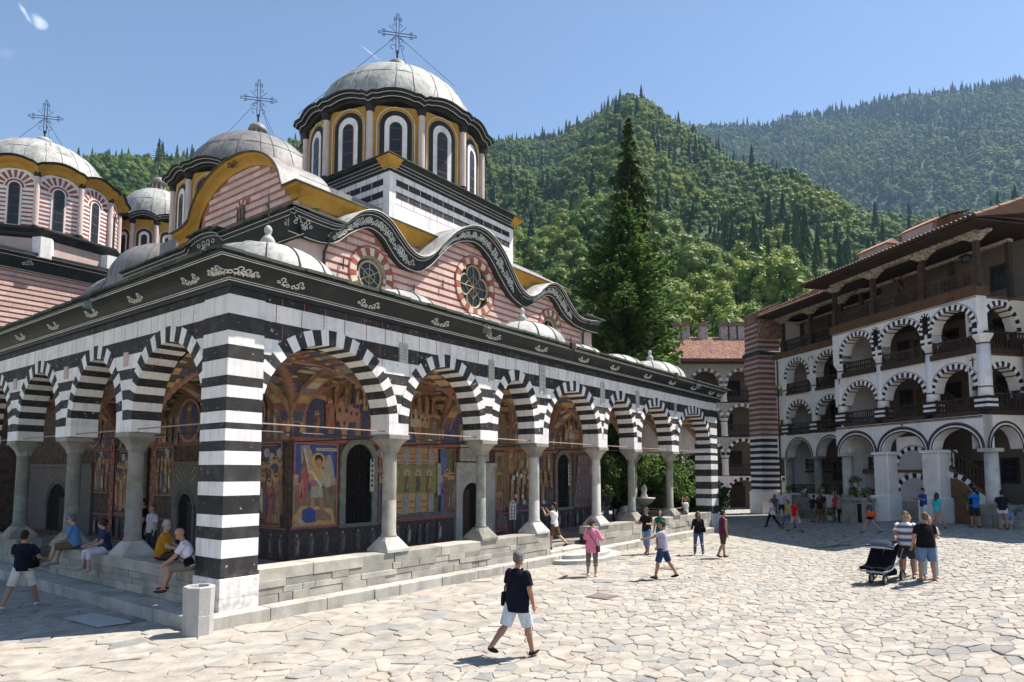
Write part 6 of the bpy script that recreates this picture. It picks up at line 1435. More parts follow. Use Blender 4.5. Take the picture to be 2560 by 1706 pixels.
# ---- recessed section
R1 = [(14.72, 17.2), (11.75, 14.0)]; R3 = [(14.85, 17.05), (11.7, 13.95)]
ry = -2.3
r1 = arch_wall(wing, R1, 9.5, 18.3, 4.15, 1.15, 5.72, ry - .6, ry, WPLAST)
for o in R1:
    for ln, r, m_ in ((.03, .03, NAVY), (.17, .045, PURP)): mb = MB(); mb.tube([(lambda p: (p[0], ry + .012, p[1]))(semi(o, 4.15, 1.15, math.pi * k / 24, ln)) for k in range(25)], r, 4); W_('painted_band', mb, m_, r1)
r2 = arch_wall(wing, R3, 9.5, 18.3, 6.9, 1.0, 8.6, ry - .6, ry - .06, WPLAST)
r3 = arch_wall(wing, R3, 9.5, 18.3, 9.75, 1.1, 11.3, ry - .6, ry, WPLAST, extra=.3)
for o in R3: stones(r2, o, 6.9, 1.0, 21, .22, ry - .6, ry - .06); stones(r3, o, 9.75, 1.1, 23, .23, ry - .6, ry)
for c in (14.4,):
    for k in range(9): a0, a1 = math.pi * k / 9, math.pi * (k + 1) / 9; mb = MB(); mb.ext([(c + r * math.cos(t), 10.72 + r * math.sin(t)) for r, t in ((.15, a0), (.15, a1), (.28, a1), (.28, a0))], ry - .05, ry + .02); W_('arch_stone', mb, NAVY if k % 2 == 0 else WPLAST, r3)
for x in (17.4, 14.4, 11.4):
    c = white_col(wing, x, ry - .3, 6.5, 8.95, .28)
    mb = MB(); mb.lathe([(.26, 8.9), (.3, 9.1), (.42, 9.35), (.43, 9.45)], x, ry - .3, 8, R(22.5), R(382.5)); W_('capital', mb, WPLAST, c)
    for z in (8.95, 6.55): mb = MB(); mb.lathe([(.29, z - .03), (.3, z), (.29, z + .03)], x, ry - .3, 16); W_('painted_ring', mb, PURP, c)
    for k in range(5): mb = MB(); mb.bbox(x - .31, x + .31, ry - .6, ry + .04, 5.8 + k * .14, 5.93 + k * .14, .01); W_('base_block', mb, NAVY if k % 2 == 0 else WPLAST, c)
    c = white_col(wing, x, ry - .3, 1.6, 3.98, .27, False, STONE); mb = MB(); mb.bbox(x - .36, x + .36, ry - .64, ry + .06, 3.98, 4.14, .03); W_('capital', mb, STONE, c)
for o in R3:
    railing(wing, o[0] - .1, o[1] + .1, 5.78, 6.5, ry - .1); railing(wing, o[0] - .05, o[1] + .05, 8.7, 9.4, ry - .1); railing(wing, o[0] - .1, o[1] + .1, 3.3, 4.0, ry - 1.5, .2); railing(wing, o[0] - .1, o[1] + .1, 1.65, 2.25, ry - .3, .2)
    for z in (5.7, 8.55, 3.05): mb = MB(); mb.box(o[0] - .1, o[1] + .1, ry - (.6 if z > 4 else 1.7), ry + (.05 if z > 4 else -1.4), z, z + .16); W_('floor_beam', mb, WOOD)
mb = MB(); mb.box(9.5, 18.3, ry - .7, ry + .06, 11.3, 11.75); W_('floor_beam', mb, WOODM)
mb = MB(); mb.box(9.55, 18.25, ry - .5, ry + .15, G0 - .1, 1.62); W_('terrace_wall', mb, WPLAST)
mb = MB(); mb.tube([(17.95, ry + .08, 1.6), (17.95, ry + .08, 11.2)], .05, 8); W_('downpipe', mb, PURP)
# stone steps up to the terrace
st = empty('terrace_steps', (0, 0, 0), 0, wing)
for k in range(9): mb = MB(); mb.bbox(13.0 + k * .24, 15.4, ry + .16, ry + 1.1, -.1 + k * .17, .2 + k * .17, .01); mb.build('step', STONE, st)
mb = MB(); mb.box(15.42, 17.8, ry + .16, ry + 1.15, -.1, 1.55); mb.build('landing', WPLAST, st)
# ---- return face on the corner
def xB(p): return (-p[1], -p[0], p[2])   # (along return, out, z)
mbs = MB(xB); ops = (.42, 2.24); xs = [0, .42] + [.42 + 1.82 * k / 18 for k in range(1, 18)] + [2.24, 3.2]
for a, b in zip(xs, xs[1:]):
    lo_ = lambda x: 4.15 + 1.05 * math.sqrt(max(0, 1 - ((x - 1.33) / .91) ** 2)) if .42 < x < 2.24 else 4.15
    za, zb = lo_(a + 1e-4), lo_(b - 1e-4); mbs.add([(a, 0, za), (b, 0, zb), (b, 0, 5.72), (a, 0, 5.72), (a, -.6, za), (b, -.6, zb), (b, -.6, 5.72), (a, -.6, 5.72)], [(0, 1, 2, 3), (7, 6, 5, 4), (0, 4, 5, 1), (3, 2, 6, 7)])
rw = W_('return_wall', mbs, WPLAST)
for ln, r, m_ in ((.03, .035, NAVY), (.2, .05, PURP)): mb = MB(xB); mb.tube([(lambda p: (p[0], .012, p[1]))(semi((.42, 2.24), 4.15, 1.05, math.pi * k / 24, ln)) for k in range(25)], r, 4); W_('painted_band', mb, m_, rw)
for zs, rise, z1, z0 in ((6.9, 1.1, 8.6, 5.72), (9.7, 1.2, 11.3, 8.6)):
    mb = MB(xB); xs = [.0, .42] + [.42 + 1.95 * k / 18 for k in range(1, 18)] + [2.37, 3.4]
    for a, b in zip(xs, xs[1:]):
        f = lambda x: zs + rise * math.sqrt(max(0, 1 - ((x - 1.395) / .975) ** 2)) if .42 < x < 2.37 else zs - .3
        za, zb = f(a + 1e-4), f(b - 1e-4); mb.add([(a, -.05, za), (b, -.05, zb), (b, -.05, z1), (a, -.05, z1), (a, -.6, za), (b, -.6, zb), (b, -.6, z1), (a, -.6, z1)], [(0, 1, 2, 3), (7, 6, 5, 4), (0, 4, 5, 1), (3, 2, 6, 7)])
    q = W_('return_wall', mb, WPLAST); n_ = 21
    for k in range(n_):
        P = [semi((.42, 2.37), zs, rise, math.pi * (k + u) / n_, l) for u, l in ((0, 0), (1, 0), (1, .25), (0, .25))]; mb = MB(xB); mb.ext(P, -.62, -.03); W_('arch_stone', mb, WPLAST if k % 2 else NAVY, q)
    mb = MB(xB); mb.box(.3, 3.4, -.7, .05, z0, z0 + .22); W_('floor_beam', mb, WOOD)
    mb = MB(); mb.box(-.12, -.02, -3.4, -.3, z0 + .95, z0 + 1.02); n_ = 16
    for k in range(n_): mb.box(-.1, -.05, -3.3 + k * .19, -3.26 + k * .19, z0 + .2, z0 + 1.0)
    W_('railing', mb, WOOD)
for y in (-2.7,):
    c = white_col(wing, -.3 + .0, y, 6.5, 9.1, .28); mb = MB(); mb.bbox(-.7, .1, y - .4, y + .4, 4.0, 4.16, .03); W_('capital', mb, STONEL, c); mb = MB(); mb.lathe([(.29, .5), (.27, 4.0)], -.3, y, 16); W_('lower_shaft', mb, STONEL, c)
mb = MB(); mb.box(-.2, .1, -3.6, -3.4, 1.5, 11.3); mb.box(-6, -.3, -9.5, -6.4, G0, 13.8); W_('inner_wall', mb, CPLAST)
win(wing, -2.0, 2.4, 4.0, 1.0, -6.4); win(wing, -2.4, 9.4, 10.7, .9, -6.4); win(wing, -2.4, 6.4, 7.7, .9, -6.4)
# boarded oriel with its own small roof on the right
for q_, nm_ in (((-2.6, -1.0, -2.2, -1.6, 8.75, 9.4), 'balcony_parapet'), ((-2.6, -1.0, -2.2, -1.6, 5.75, 6.75), 'balcony_parapet'), ((-2.7, -.9, -6.4, -1.7, 8.5, 8.75), 'balcony_deck'), ((-2.7, -.9, -6.4, -1.7, 5.55, 5.75), 'balcony_deck'), ((-1.2, -1.05, -1.9, -1.75, 5.7, 11.0), 'post')): mb = MB(); mb.box(*q_); W_(nm_, mb, WOOD)
mb = MB(); mb.add([(-.55, -1.2, 11.0), (-5.5, -1.2, 11.1), (-5.5, -6.5, 13.0), (-.55, -6.5, 13.0), (-.55, -1.2, 10.92), (-5.5, -1.2, 11.02), (-5.5, -6.5, 12.5), (-.55, -6.5, 12.5)], [(0, 1, 2, 3), (4, 7, 6, 5), (0, 4, 5, 1), (3, 7, 4, 0)]); W_('oriel_roof', mb, M('brown_roof_tiles', (.15, .085, .06), .9, .35, 8, bump=.5))
# broad stone steps at the corner
st = empty('corner_steps', (0, 0, 0), 0, wing)
for k in range(7): mb = MB(); mb.bbox(-3.6, -.42, -4.5, .25 - k * .34, .3 + k * .17, .6 + k * .17, .012); mb.build('step', KERB, st)
mb = MB(); mb.bbox(-.40, .42, -.9, .32, .2, 1.2, .03); W_('stair_block', mb, STONE)
# small painted crosses on the plaster
for x, z, s_ in ((.35, 8.25, .28), (9.05, 8.5, .22), (4.6, 5.5, .14)):
    mb = MB(); y = .02; mb.box(x - .02 * s_ / .2, x + .02 * s_ / .2, -.0, y, z - s_, z + s_ * .6); mb.box(x - s_ * .5, x + s_ * .5, -.0, y + .002, z + .02, z + .06); W_('painted_cross', mb, PURP)

# ================================================================== striped corner stack
SP = dl(50.6, 19.05); stack = empty('striped_stack', SP, YAW - R(90) + R(12)); tag(stack, 'tall square stack banded in red brick above and black below', 'chimney')
STKR = M('dull_red_band', (.25, .10, .085), .9, .25, 4, rnd=.2); STKP = M('dull_pink_band', (.52, .42, .38), .9, .2, 4, rnd=.15)
z = 1.6; k = 0; mb = MB(); mb.box(-.85, .85, -.85, .85, 0, 1.65); mb.build('plinth', WPLAST, stack)
while z < 14.4:
    up_ = 10.5 < z; w = .76 if z < 9.3 else min(.96, .76 + (z - 9.3) * .35) if z < 11.6 else .9
    dark = k % 2; h = (.24 if z < 5.7 else .2) if dark else (.2 if z < 5.7 else .18)
    if abs(z - 11.75) < .2 and dark: mb = MB(); mb.bbox(-1.08, 1.08, -1.08, 1.08, z, z + .3, .1); mb.build('stone_ledge', SLATE, stack); z += .3; k += 1; continue
    mb = MB(); mb.bbox(-w, w, -w, w, z + .003, z + h - .003, .01); mb.build('band', (NAVY if z < 5.7 else STKR) if dark else (WPLAST if z < 5.7 else STKP), stack); z += h; k += 1
mb = MB(); mb.ext([(-.9, 14.3), (.9, 14.3), (.9, 15.9), (-.9, 15.1)], -.9, .9); mb.build('brick_top', RUB, stack)
# ================================================================== far wing closing the court
FP = dl(58, 0); far = empty('far_wing', FP, YAW - R(90)); tag(far, 'far white arcaded wing with red tile roof closing the court', 'building')
# local: x right, y away from the viewer
def far_bay_cols(): return [15.35 - 3.1, 15.35, 18.45, 21.55]
CG = M('grey_painted_spandrel', (.40, .37, .34), .9, .3, 12, c2=(.55, .52, .48), mix=(.48, .52))
lv = [(0.0, 1.55, 2.6, 2.75), (2.8, 4.55, 5.95, 6.1), (6.2, 7.75, 9.0, 9.1), (9.2, 10.75, 12.1, 12.5)]
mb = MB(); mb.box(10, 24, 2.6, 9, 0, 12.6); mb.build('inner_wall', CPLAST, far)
for i, (z0, zs, za, z1) in enumerate(lv):
    ops = [(c + .33, c + 2.77) for c in far_bay_cols()]
    ops = [(a, b) for a, b in ops]
    w = arch_wall(far, ops, 12.0, 24.2, zs, za - zs - .2, z1, .0, .5, CG if i else WPLAST, extra=.0)
    for o in ops[1:]:
        dk = NAVY if i < 2 else M('faded_grey_paint', (.20, .17, .16), .9, .2, 5)
        T = 15
        J = [MB(), MB()]
        for k in range(T): P = [semi(o, zs, za - zs - .2, math.pi * (k + u) / T, l) for u, l in ((0, 0), (1, 0), (1, .26), (0, .26))]; J[k % 2].ext(P, -.02, .4)
        J[0].build('arch_stones', dk, w); J[1].build('arch_stones', WPLAST, w)
    for c in far_bay_cols():
        mb = MB(); mb.lathe([(.34, z0), (.3, z0 + .2), (.28, zs - .25), (.34, zs - .1), (.4, zs)], c + .0, .25, 14); cc = mb.build('column', WPLAST, far, smooth=True)
        mb = MB(); mb.lathe([(.3, zs - .3), (.33, zs - .26), (.3, zs - .22)], c, .25, 14); mb.build('painted_ring', NAVY, cc)
    if i:
        for o in ops[1:]:
            railing(far, o[0], o[1], z0 + .05, z0 + 1.0, .2, .2)
            mb = MB(); mb.box(o[0] - .1, o[1] + .1, .1, .5, z0 - .2, z0 + .05); mb.build('floor_beam', WOOD, far)
    mb = MB(); mb.box(12, 24, .5, 2.7, z0 - .12, z0); mb.build('floor_deck', WOODM, far)
    for c in far_bay_cols()[1:]:
        mb = MB(); xx = c + (1.75 if i != 2 else 1.0)
        r = empty('window', (0, 0, 0), 0, far); mb.box(xx - .55, xx + .55, 2.55, 2.62, z0 + .75, z0 + 2.2); mb.build('frame', WOOD, r)
        for a in (0, 1):
            for b in (0, 1): mb = MB(); mb.box(xx - .48 + a * .5, xx - .04 + a * .5, 2.52, 2.56, z0 + .82 + b * .68, z0 + 1.44 + b * .68); mb.build('pane', GLASS, r)
mb = MB(); mb.box(19.6, 20.9, 2.5, 2.62, 0, 1.9); mb.build('door', WOOD, far)
mb = MB(); mb.add([(9, -.9, 12.75), (24.5, -.9, 12.75), (24.5, 6, 16.0), (9, 6, 16.0), (9, -.9, 12.6), (24.5, -.9, 12.6), (24.5, 6, 12.6), (9, 6, 12.6)], [(0, 1, 2, 3), (4, 7, 6, 5), (0, 4, 5, 1), (1, 5, 6, 2), (0, 3, 7, 4)]); fr = mb.build('roof', MATS['roof_underlay'], far)
tiles('tiles', fr, 9, 24.5, (-.9, 12.75), (6, 16.0), 8, 18, .26, (.44, .245, .17))
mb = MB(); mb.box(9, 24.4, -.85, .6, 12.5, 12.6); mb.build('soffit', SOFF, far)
for x in (15.6, 16.6, 18.3, 20.3, 21.1, 21.9, 22.7):
    w = .75 if x < 18.9 else .62; mb = MB(); mb.bbox(x - w / 2, x + w / 2, 5.2, 5.9, 15.3, 17.0, .02); c = mb.build('chimney', M('old_chimney_plaster', (.40, .37, .34), .9, .35, 5, c2=(.2, .18, .17), mix=(.5, .65)), far)
    mb = MB(); n_ = 8; mb.ext([(x + (w / 2 + .1) * math.cos(math.pi * k / n_), 17.0 + .4 * math.sin(math.pi * k / n_)) for k in range(n_ + 1)], 5.1, 6.0, 'y', 0, (.2, .14, .11)); mb.build('cap', TILE, c)
# ================================================================== firs beside the church
FIR1 = leafmat('fir_needles', (.10, .175, .036), (.13, .205, .048), .42); FIR2 = leafmat('spruce_needles', (.125, .155, .05), (.14, .17, .055), .45)
def fir(name, label, loc, H, z0, rad, mat, seed, droop, dens=1.0, thin=1.0, spray=.30):
    rng = random.Random(seed); root = empty(name, loc); tag(root, label, 'tree', 'tall evergreens behind the arcade end')
    mb = MB(); mb.tube([(0, 0, -.3), (0, 0, H * .35), (.05, 0, H * .7), (0, 0, H)], [.34, .26, .13, .02], 8); mb.build('trunk', BARK, root, smooth=True)
    mb = MB(); vs = []; fs = []; z = z0
    while z < H - .15:
        t = (z - z0) / (H - z0); L = rad(t) * rng.uniform(.75, 1.15); nb = max(3, int(rng.choice((5, 6, 7)) * dens)); a0 = rng.uniform(0, 6.28)
        for b in range(nb):
            if rng.random() < .07 * thin: continue
            a = a0 + 6.283 * b / nb + rng.uniform(-.25, .25); l = L * rng.uniform(.6, 1.12); dv = Vector((math.cos(a), math.sin(a), 0)); sv = Vector((-dv.y, dv.x, 0))
            up0 = rng.uniform(.15, .4) * (1 - droop) + t * .35
            P = lambda s_: Vector((0, 0, z)) + dv * (l * s_) + Vector((0, 0, l * (up0 * s_ - (droop * .75 + .12) * s_ * s_ + .16 * s_ ** 3)))
            mb.tube([tuple(P(s_)) for s_ in (0, .5, .95)], [.035, .02, .006], 3, 1)
            n = max(4, int(l / spray * 5.2))
            for k in range(n):
                s_ = .12 + .88 * (k + rng.random()) / n; w = l * .36 * (1 - s_ * .72) + .1; 
                for sd in (-1, 1, 0):
                    o = sd * w * rng.uniform(.15, 1); c = P(s_) + sv * o + Vector((0, 0, -abs(o) * (.25 + droop * .9) + rng.uniform(-.05, .05))) - dv * abs(o) * .35
                    d2 = (dv * .6 + sv * sd * .8 + Vector((0, 0, -.15 - droop * 1.1 * rng.random()))).normalized(); q = spray * rng.uniform(.6, 1.2)
                    nn = Vector((rng.gauss(0, .35), rng.gauss(0, .35), 1)).normalized(); sd2 = d2.cross(nn).normalized() * q * .34; i0 = len(vs)
                    vs += [tuple(c - d2 * q * .4), tuple(c + sd2 + d2 * q * .05), tuple(c + d2 * q * .75), tuple(c - sd2 + d2 * q * .05)]; fs.append((i0, i0 + 1, i0 + 2, i0 + 3))
                    if rng.random() < .5:
                        e = Vector((0, 0, -q * .45 * (1 + droop))); vs += [tuple(c), tuple(c + d2 * q * .5), tuple(c + d2 * q * .35 + e), tuple(c - d2 * q * .1 + e * .7)]; fs.append((i0 + 4, i0 + 5, i0 + 6, i0 + 7))
        z += rng.uniform(.2, .36) * (1 + .3 * t)
    mb.add(vs, fs, 0); mb.build('crown', [mat, BARK], root, fix=False)
    return root
p = dl(44.0, 7.5); fir('fir_tree', 'broad dense green fir with a pointed crown behind the arcade end', (p.x, p.y, 0), 22.2, .8, lambda t: min(4.4, .46 * (1 - t) * 21.4) * (1 - .2 * math.exp(-t * 14)) + .12, FIR1, 3, .15, 1.1)
p = dl(48.5, 8.75); fir('spruce_tree', 'thin drooping spruce rising above the broad fir', (p.x, p.y, 0), 29.8, 6, lambda t: min(3.8, .23 * (1 - t) * 23.8) + .16, FIR2, 5, .62, .8, 3.0, .34)
p = dl(47, 11.0); fir('fir_tree', 'smaller fir between the broad fir and the far wing', (p.x, p.y, 0), 12.5, .6, lambda t: 2.5 * (1 - t) ** .8 + .1, FIR1, 8, .2, 1.0)
p = dl(43.5, 12.2); fir('fir_tree', 'low young fir beside the end pier of the arcade', (p.x, p.y, 0), 6.0, .3, lambda t: 1.7 * (1 - t) ** .8 + .1, FIR1, 12, .25, 1.0, 1, .24)
def shrub(loc, h, w, seed, label):
    rng = random.Random(seed); root = empty('shrub', loc); tag(root, label, 'shrub', 'shrubs behind the gallery'); mb = MB()
    for k in range(6): a = rng.uniform(0, 6.28); mb.tube([(0, 0, 0), (w * .3 * math.cos(a), w * .3 * math.sin(a), h * .5), (w * .6 * math.cos(a), w * .6 * math.sin(a), h * .8)], [.05, .03, .01], 4)
    mb.build('stems', BARK, root); mb = MB(); L = [(Vector((rng.gauss(0, w * .45), rng.gauss(0, w * .45), h * rng.uniform(.25, .9))), rng.uniform(.35, .7) * w * .6) for _ in range(14)]
    for i in range(2600):
        c, r = L[rng.randrange(14)]; d = Vector((rng.gauss(0, 1), rng.gauss(0, 1), rng.gauss(.2, 1))).normalized(); q = c + d * r * rng.uniform(.5, 1.1); nn = (d + Vector((rng.gauss(0, .6), rng.gauss(0, .6), rng.gauss(0, .6)))).normalized(); a = nn.orthogonal().normalized(); b = nn.cross(a); s_ = rng.uniform(.06, .13)
        mb.add([tuple(q + a * s_), tuple(q + b * s_ * .6), tuple(q - a * s_), tuple(q - b * s_ * .6)], [(0, 1, 2, 3)])
    mb.build('foliage', LEAF1, root, fix=False)
for (D, r, h, w, s_, lb) in ((39.0, 4.6, 4.6, 1.9, 1, 'tall dark shrub seen through the arch past the nave wall'), (41.5, 6.2, 4.2, 2.0, 2, 'rounded shrub behind the stone fountain'), (42, 9.4, 4.0, 1.8, 3, 'leafy shrub between the fountain and the end pier'), (46, 13.6, 2.2, 1.1, 4, 'small shrub against the far wing')):
    p = dl(D, r); shrub((p.x, p.y, 0), h, w, s_, lb)
# ---- stone fountain and urn behind the gallery
p = dl(38.6, 7.55); ft = empty('fountain', (p.x, p.y, 0)); tag(ft, 'stone fountain with an urn rising from a dark round basin', 'fountain')
mb = MB(); mb.lathe([(1.25, -.05), (1.3, .5), (1.38, .85), (1.42, .95), (1.25, .95), (1.2, .7)], 0, 0, 20); mb.build('basin', M('dark_basin_stone', (.05, .052, .05), .6, .3, 4), ft, smooth=False)
mb = MB(); mb.lathe([(.3, .5), (.22, .7), (.16, 1.0), (.2, 1.2)], 0, 0, 14); mb.build('pedestal', STONE, ft, smooth=True)
mb = MB(); mb.lathe([(.2, 1.2), (.45, 1.35), (.6, 1.55), (.64, 1.62), (.56, 1.6), (.3, 1.45)], 0, 0, 18); mb.build('urn_bowl', STONEL, ft, smooth=True)
mb = MB(); mb.lathe([(.16, 1.45), (.2, 1.7), (.12, 1.9), (.17, 2.1), (.12, 2.25), (.02, 2.4)], 0, 0, 12); mb.build('spout', STONEL, ft, smooth=True)
p = dl(33.5, 5.6); ur = empty('stone_urn', (p.x, p.y, FLOOR)); tag(ur, 'pale squat stone urn with a lid inside the gallery', 'urn')
mb = MB(); mb.lathe([(.3, 0), (.42, .1), (.5, .35), (.46, .55), (.3, .62)], 0, 0, 18); mb.build('body', STONEL, ur, smooth=True)
mb = MB(); mb.lathe([(.34, .6), (.3, .7), (.2, .8), (.24, .9), (.02, 1.0)], 0, 0, 16); mb.build('lid', STONEL, ur, smooth=True)
# ---- hanging bell
be = empty('bell', (24.0, .28, 4.1)); tag(be, 'small bronze bell hanging from the last tie rod', 'bell')
BRZ = M('old_bronze', (.16, .12, .09), .5, .3, 8, metal=.6)
mb = MB(); mb.tube([(0, 0, 0), (0, 0, -.2)], .02, 6); mb.box(-.25, .25, -.05, .05, -.26, -.18); mb.build('yoke', IRON, be)
mb = MB(); mb.lathe([(.05, -.26), (.1, -.3), (.13, -.45), (.16, -.55), (.22, -.62), (.2, -.62)], 0, 0, 16); mb.build('bell_body', BRZ, be, smooth=True)
mb = MB(); mb.tube([(0, 0, -.45), (0, 0, -.7)], .015, 5); mb.ell((0, 0, -.7), (.035, .035, .05)); mb.tube([(.35, 0, .0), (.35, 0, -.9)], .008, 4); mb.build('clapper', LINE, be)
# ---- waste bin of grey concrete
bn = empty('waste_bin', (-.62, -.36, 0), R(18)); tag(bn, 'octagonal grey concrete waste bin standing at the striped corner pillar', 'bin')
CON = M('grey_concrete', (.42, .40, .385), .9, .15, 3, bump=.4, c2=(.33, .31, .30), mix=(.5, .8))
mb = MB(); mb.lathe([(.27, -.03), (.275, .35), (.275, .355), (.27, .36), (.285, .88), (.27, .9), (.2, .9), (.19, .86), (.18, .5)], 0, 0, 8); mb.build('shell', CON, bn)
mb = MB(); mb.lathe([(.02, .62), (.19, .63)], 0, 0, 16); mb.build('liner', DARKIN, bn)
# ---- pale sheet on the ground, two manhole covers
mb = MB(); P = [(-1.65, 3.12), (-1.08, 3.12), (-.98, 1.58), (-1.57, 1.66)]; mb.add([(x, y, .03 + .012 * ((i * 7) % 3)) for i, (x, y) in enumerate(P)] + [(x, y, .018) for x, y in P], [(0, 1, 2, 3), (7, 6, 5, 4)] + [(i, (i + 1) % 4, 4 + (i + 1) % 4, 4 + i) for i in range(4)]); tag(mb.build('stone_sheet', M('pale_grey_slab', (.42, .43, .43), .6, .1, 3)), 'thin pale grey slab lying on the shaded paving', 'slab')
for x, y, lb in ((12.9, -3.9, 'rusty square manhole cover near the rounded step'), (7.35, -4.6, 'rusty manhole cover among the big flagstones')):
    mb = MB(); mb.box(x - .3, x + .3, y - .3, y + .3, -.03, .02); mb.box(x - .26, x + .26, y - .26, y + .26, .02, .025); tag(mb.build('manhole_cover', M('rusty_iron', (.19, .15, .135), .8, .3, 7)), lb, 'manhole cover')
# ---- small arched pictogram board before the saints, fence and benches in the gallery
sg = empty('notice_stand', (14.6, 3.6, FLOOR)); tag(sg, 'arched white notice board with small pictograms in front of the murals', 'notice board')
mb = MB(); mb.tube([(0, 0, 0), (0, 0, .75)], .03, 6); mb.build('post', IRON, sg)
mb = MB(); mb.ext([(-.22, .72), (.22, .72), (.22, 1.3)] + [(.22 * math.cos(math.pi * k / 8), 1.3 + .2 * math.sin(math.pi * k / 8)) for k in range(1, 8)] + [(-.22, 1.3)], -.015, .015); mb.build('board', LINE, sg)
pp = Paint(sx_, -.016); rg_ = random.Random(2)
for r in range(4):
    for c in range(2): pp.disc(-.09 + c * .18, .82 + r * .14, .05, rg_.choice(((.05, .05, .06), (.12, .06, .1), (.04, .05, .12))), 6)
pp.rect(-.12, .12, 1.38, 1.42, (.06, .06, .07)); pp.mb.build('pictograms', FRESCO, sg, fix=False)
mb = MB(); fe = empty('iron_fence', (3.9, 6.3, FLOOR)); tag(fe, 'black spear topped iron fence before the shaded wall murals', 'fence')
for k in range(12): mb = MB(); y = k * .24; mb.tube([(0, y, 0), (0, y, 1.45)], .018, 5); mb.lathe([(.0, 1.42), (.035, 1.47), (.0, 1.6)], 0, y, 6); mb.build('bar', IRON, fe)
for z in (.2, 1.25): mb = MB(); mb.box(-.015, .015, -.05, 2.7, z, z + .04); mb.build('rail', IRON, fe)
mb = MB(); mb.box(15.3 - .55, 15.62 - .55, -.012 + .01, .012, .5, .86); pl = mb.build('red_plate', M('pale_red_sign', (.50, .30, .24), .7, .15, 9)); pl.parent = church
# ---- plants and pots on the residential wing
FLW = [M('white_petals', (.75, .73, .72), .7, .1), M('red_petals', (.35, .03, .05), .7, .2), M('pink_petals', (.5, .12, .2), .7, .2)]
def flower_pot(a, y, z, r, m_, seed, lb, pot=True):
    rng = random.Random(seed); q = KP + Vector((math.cos(TH), math.sin(TH), 0)) * a + Vector((-math.sin(TH), math.cos(TH), 0)) * y
    o = empty('flower_pot', (q.x, q.y, z)); tag(o, lb, 'plant pot', 'flower pots on the wing ledges'); mb = MB(); mb.lathe([(r * .5, 0), (r * .75, r * .8), (r * .8, r * .9), (r * .6, r * .85)], 0, 0, 12); mb.build('pot', STONEL if pot else WOODM, o)
    mb = MB(); mf = MB()
    for i in range(150):
        d = Vector((rng.gauss(0, 1), rng.gauss(0, 1), rng.gauss(.6, .8))).normalized(); c = Vector((0, 0, r * 1.2)) + d * r * rng.uniform(.4, 1.5); a_ = d.orthogonal().normalized(); b_ = d.cross(a_); s_ = rng.uniform(.04, .09)
        (mf if i % 4 == 0 else mb).add([tuple(c + a_ * s_), tuple(c + b_ * s_), tuple(c - a_ * s_), tuple(c - b_ * s_)], [(0, 1, 2, 3)])
    mb.build('leaves', LEAF1, o, fix=False); mf.build('flowers', FLW[m_], o, fix=False)
k = 0
for a, y, z, r, m_, lb in ((8.4, -.1, 1.65, .22, 0, 'white flowers on the ledge beside the stone column'), (7.8, -.1, 1.65, .24, 0, 'white flowers in the middle of the open bay ledge'), (7.2, -.1, 1.65, .24, 1, 'red flowers on the ledge by the white pier'), (8.2, -.1, 2.25, .25, 1, 'trailing red flowers over the bay railing'), (13.6, -2.15, 1.65, .2, 0, 'white pot with flowers on the terrace wall end'), (15.4, -2.1, 1.65, .22, 1, 'red flowers on the terrace behind the steps'), (16.8, -2.1, 1.62, .22, 2, 'pink flowers near the striped stack'), (12.4, -2.1, 1.65, .24, 1, 'dark red flowers on the terrace near the projecting block'), (9.6, .5, .25, .3, 2, 'pink flowers on the ground by the planter'), (14.8, -1.7, 1.5, .2, 0, 'pale pot on the landing of the terrace steps')):
    k += 1; flower_pot(a, y, z, r, m_, k, lb)
tr = empty('stone_trough', KP + Vector((math.cos(TH), math.sin(TH), 0)) * 7.15 + Vector((-math.sin(TH), math.cos(TH), 0)) * .75 + Vector((0, 0, .25)), TH); tag(tr, 'big dark stone trough against the white plinth of the wing', 'trough')
mb = MB(); mb.bbox(-.85, .8, -.4, .4, -.1, 1.25, .03); mb.build('body', STONE, tr); mb = MB(); mb.bbox(-.95, .9, -.48, .48, 1.25, 1.42, .03); mb.build('slab', STONE, tr); mb = MB(); mb.box(-.75, -.45, .4, .41, .1, 1.1); mb.build('niche', DARKIN, tr)
# lantern in the top gallery
q = KP + Vector((math.cos(TH), math.sin(TH), 0)) * 1.2 + Vector((-math.sin(TH), math.cos(TH), 0)) * -.9; ln = empty('hanging_lantern', (q.x, q.y, 13.3)); tag(ln, 'dark iron lantern hanging in the timber top gallery', 'lantern')
mb = MB(); mb.tube([(0, 0, .4), (0, 0, 1.1)], .012, 4); mb.build('chain', IRON, ln); mb = MB(); mb.lathe([(.02, .42), (.3, .3), (.32, .26), (.2, .24), (.16, .0), (.05, -.05)], 0, 0, 10); mb.build('shade', IRON, ln)
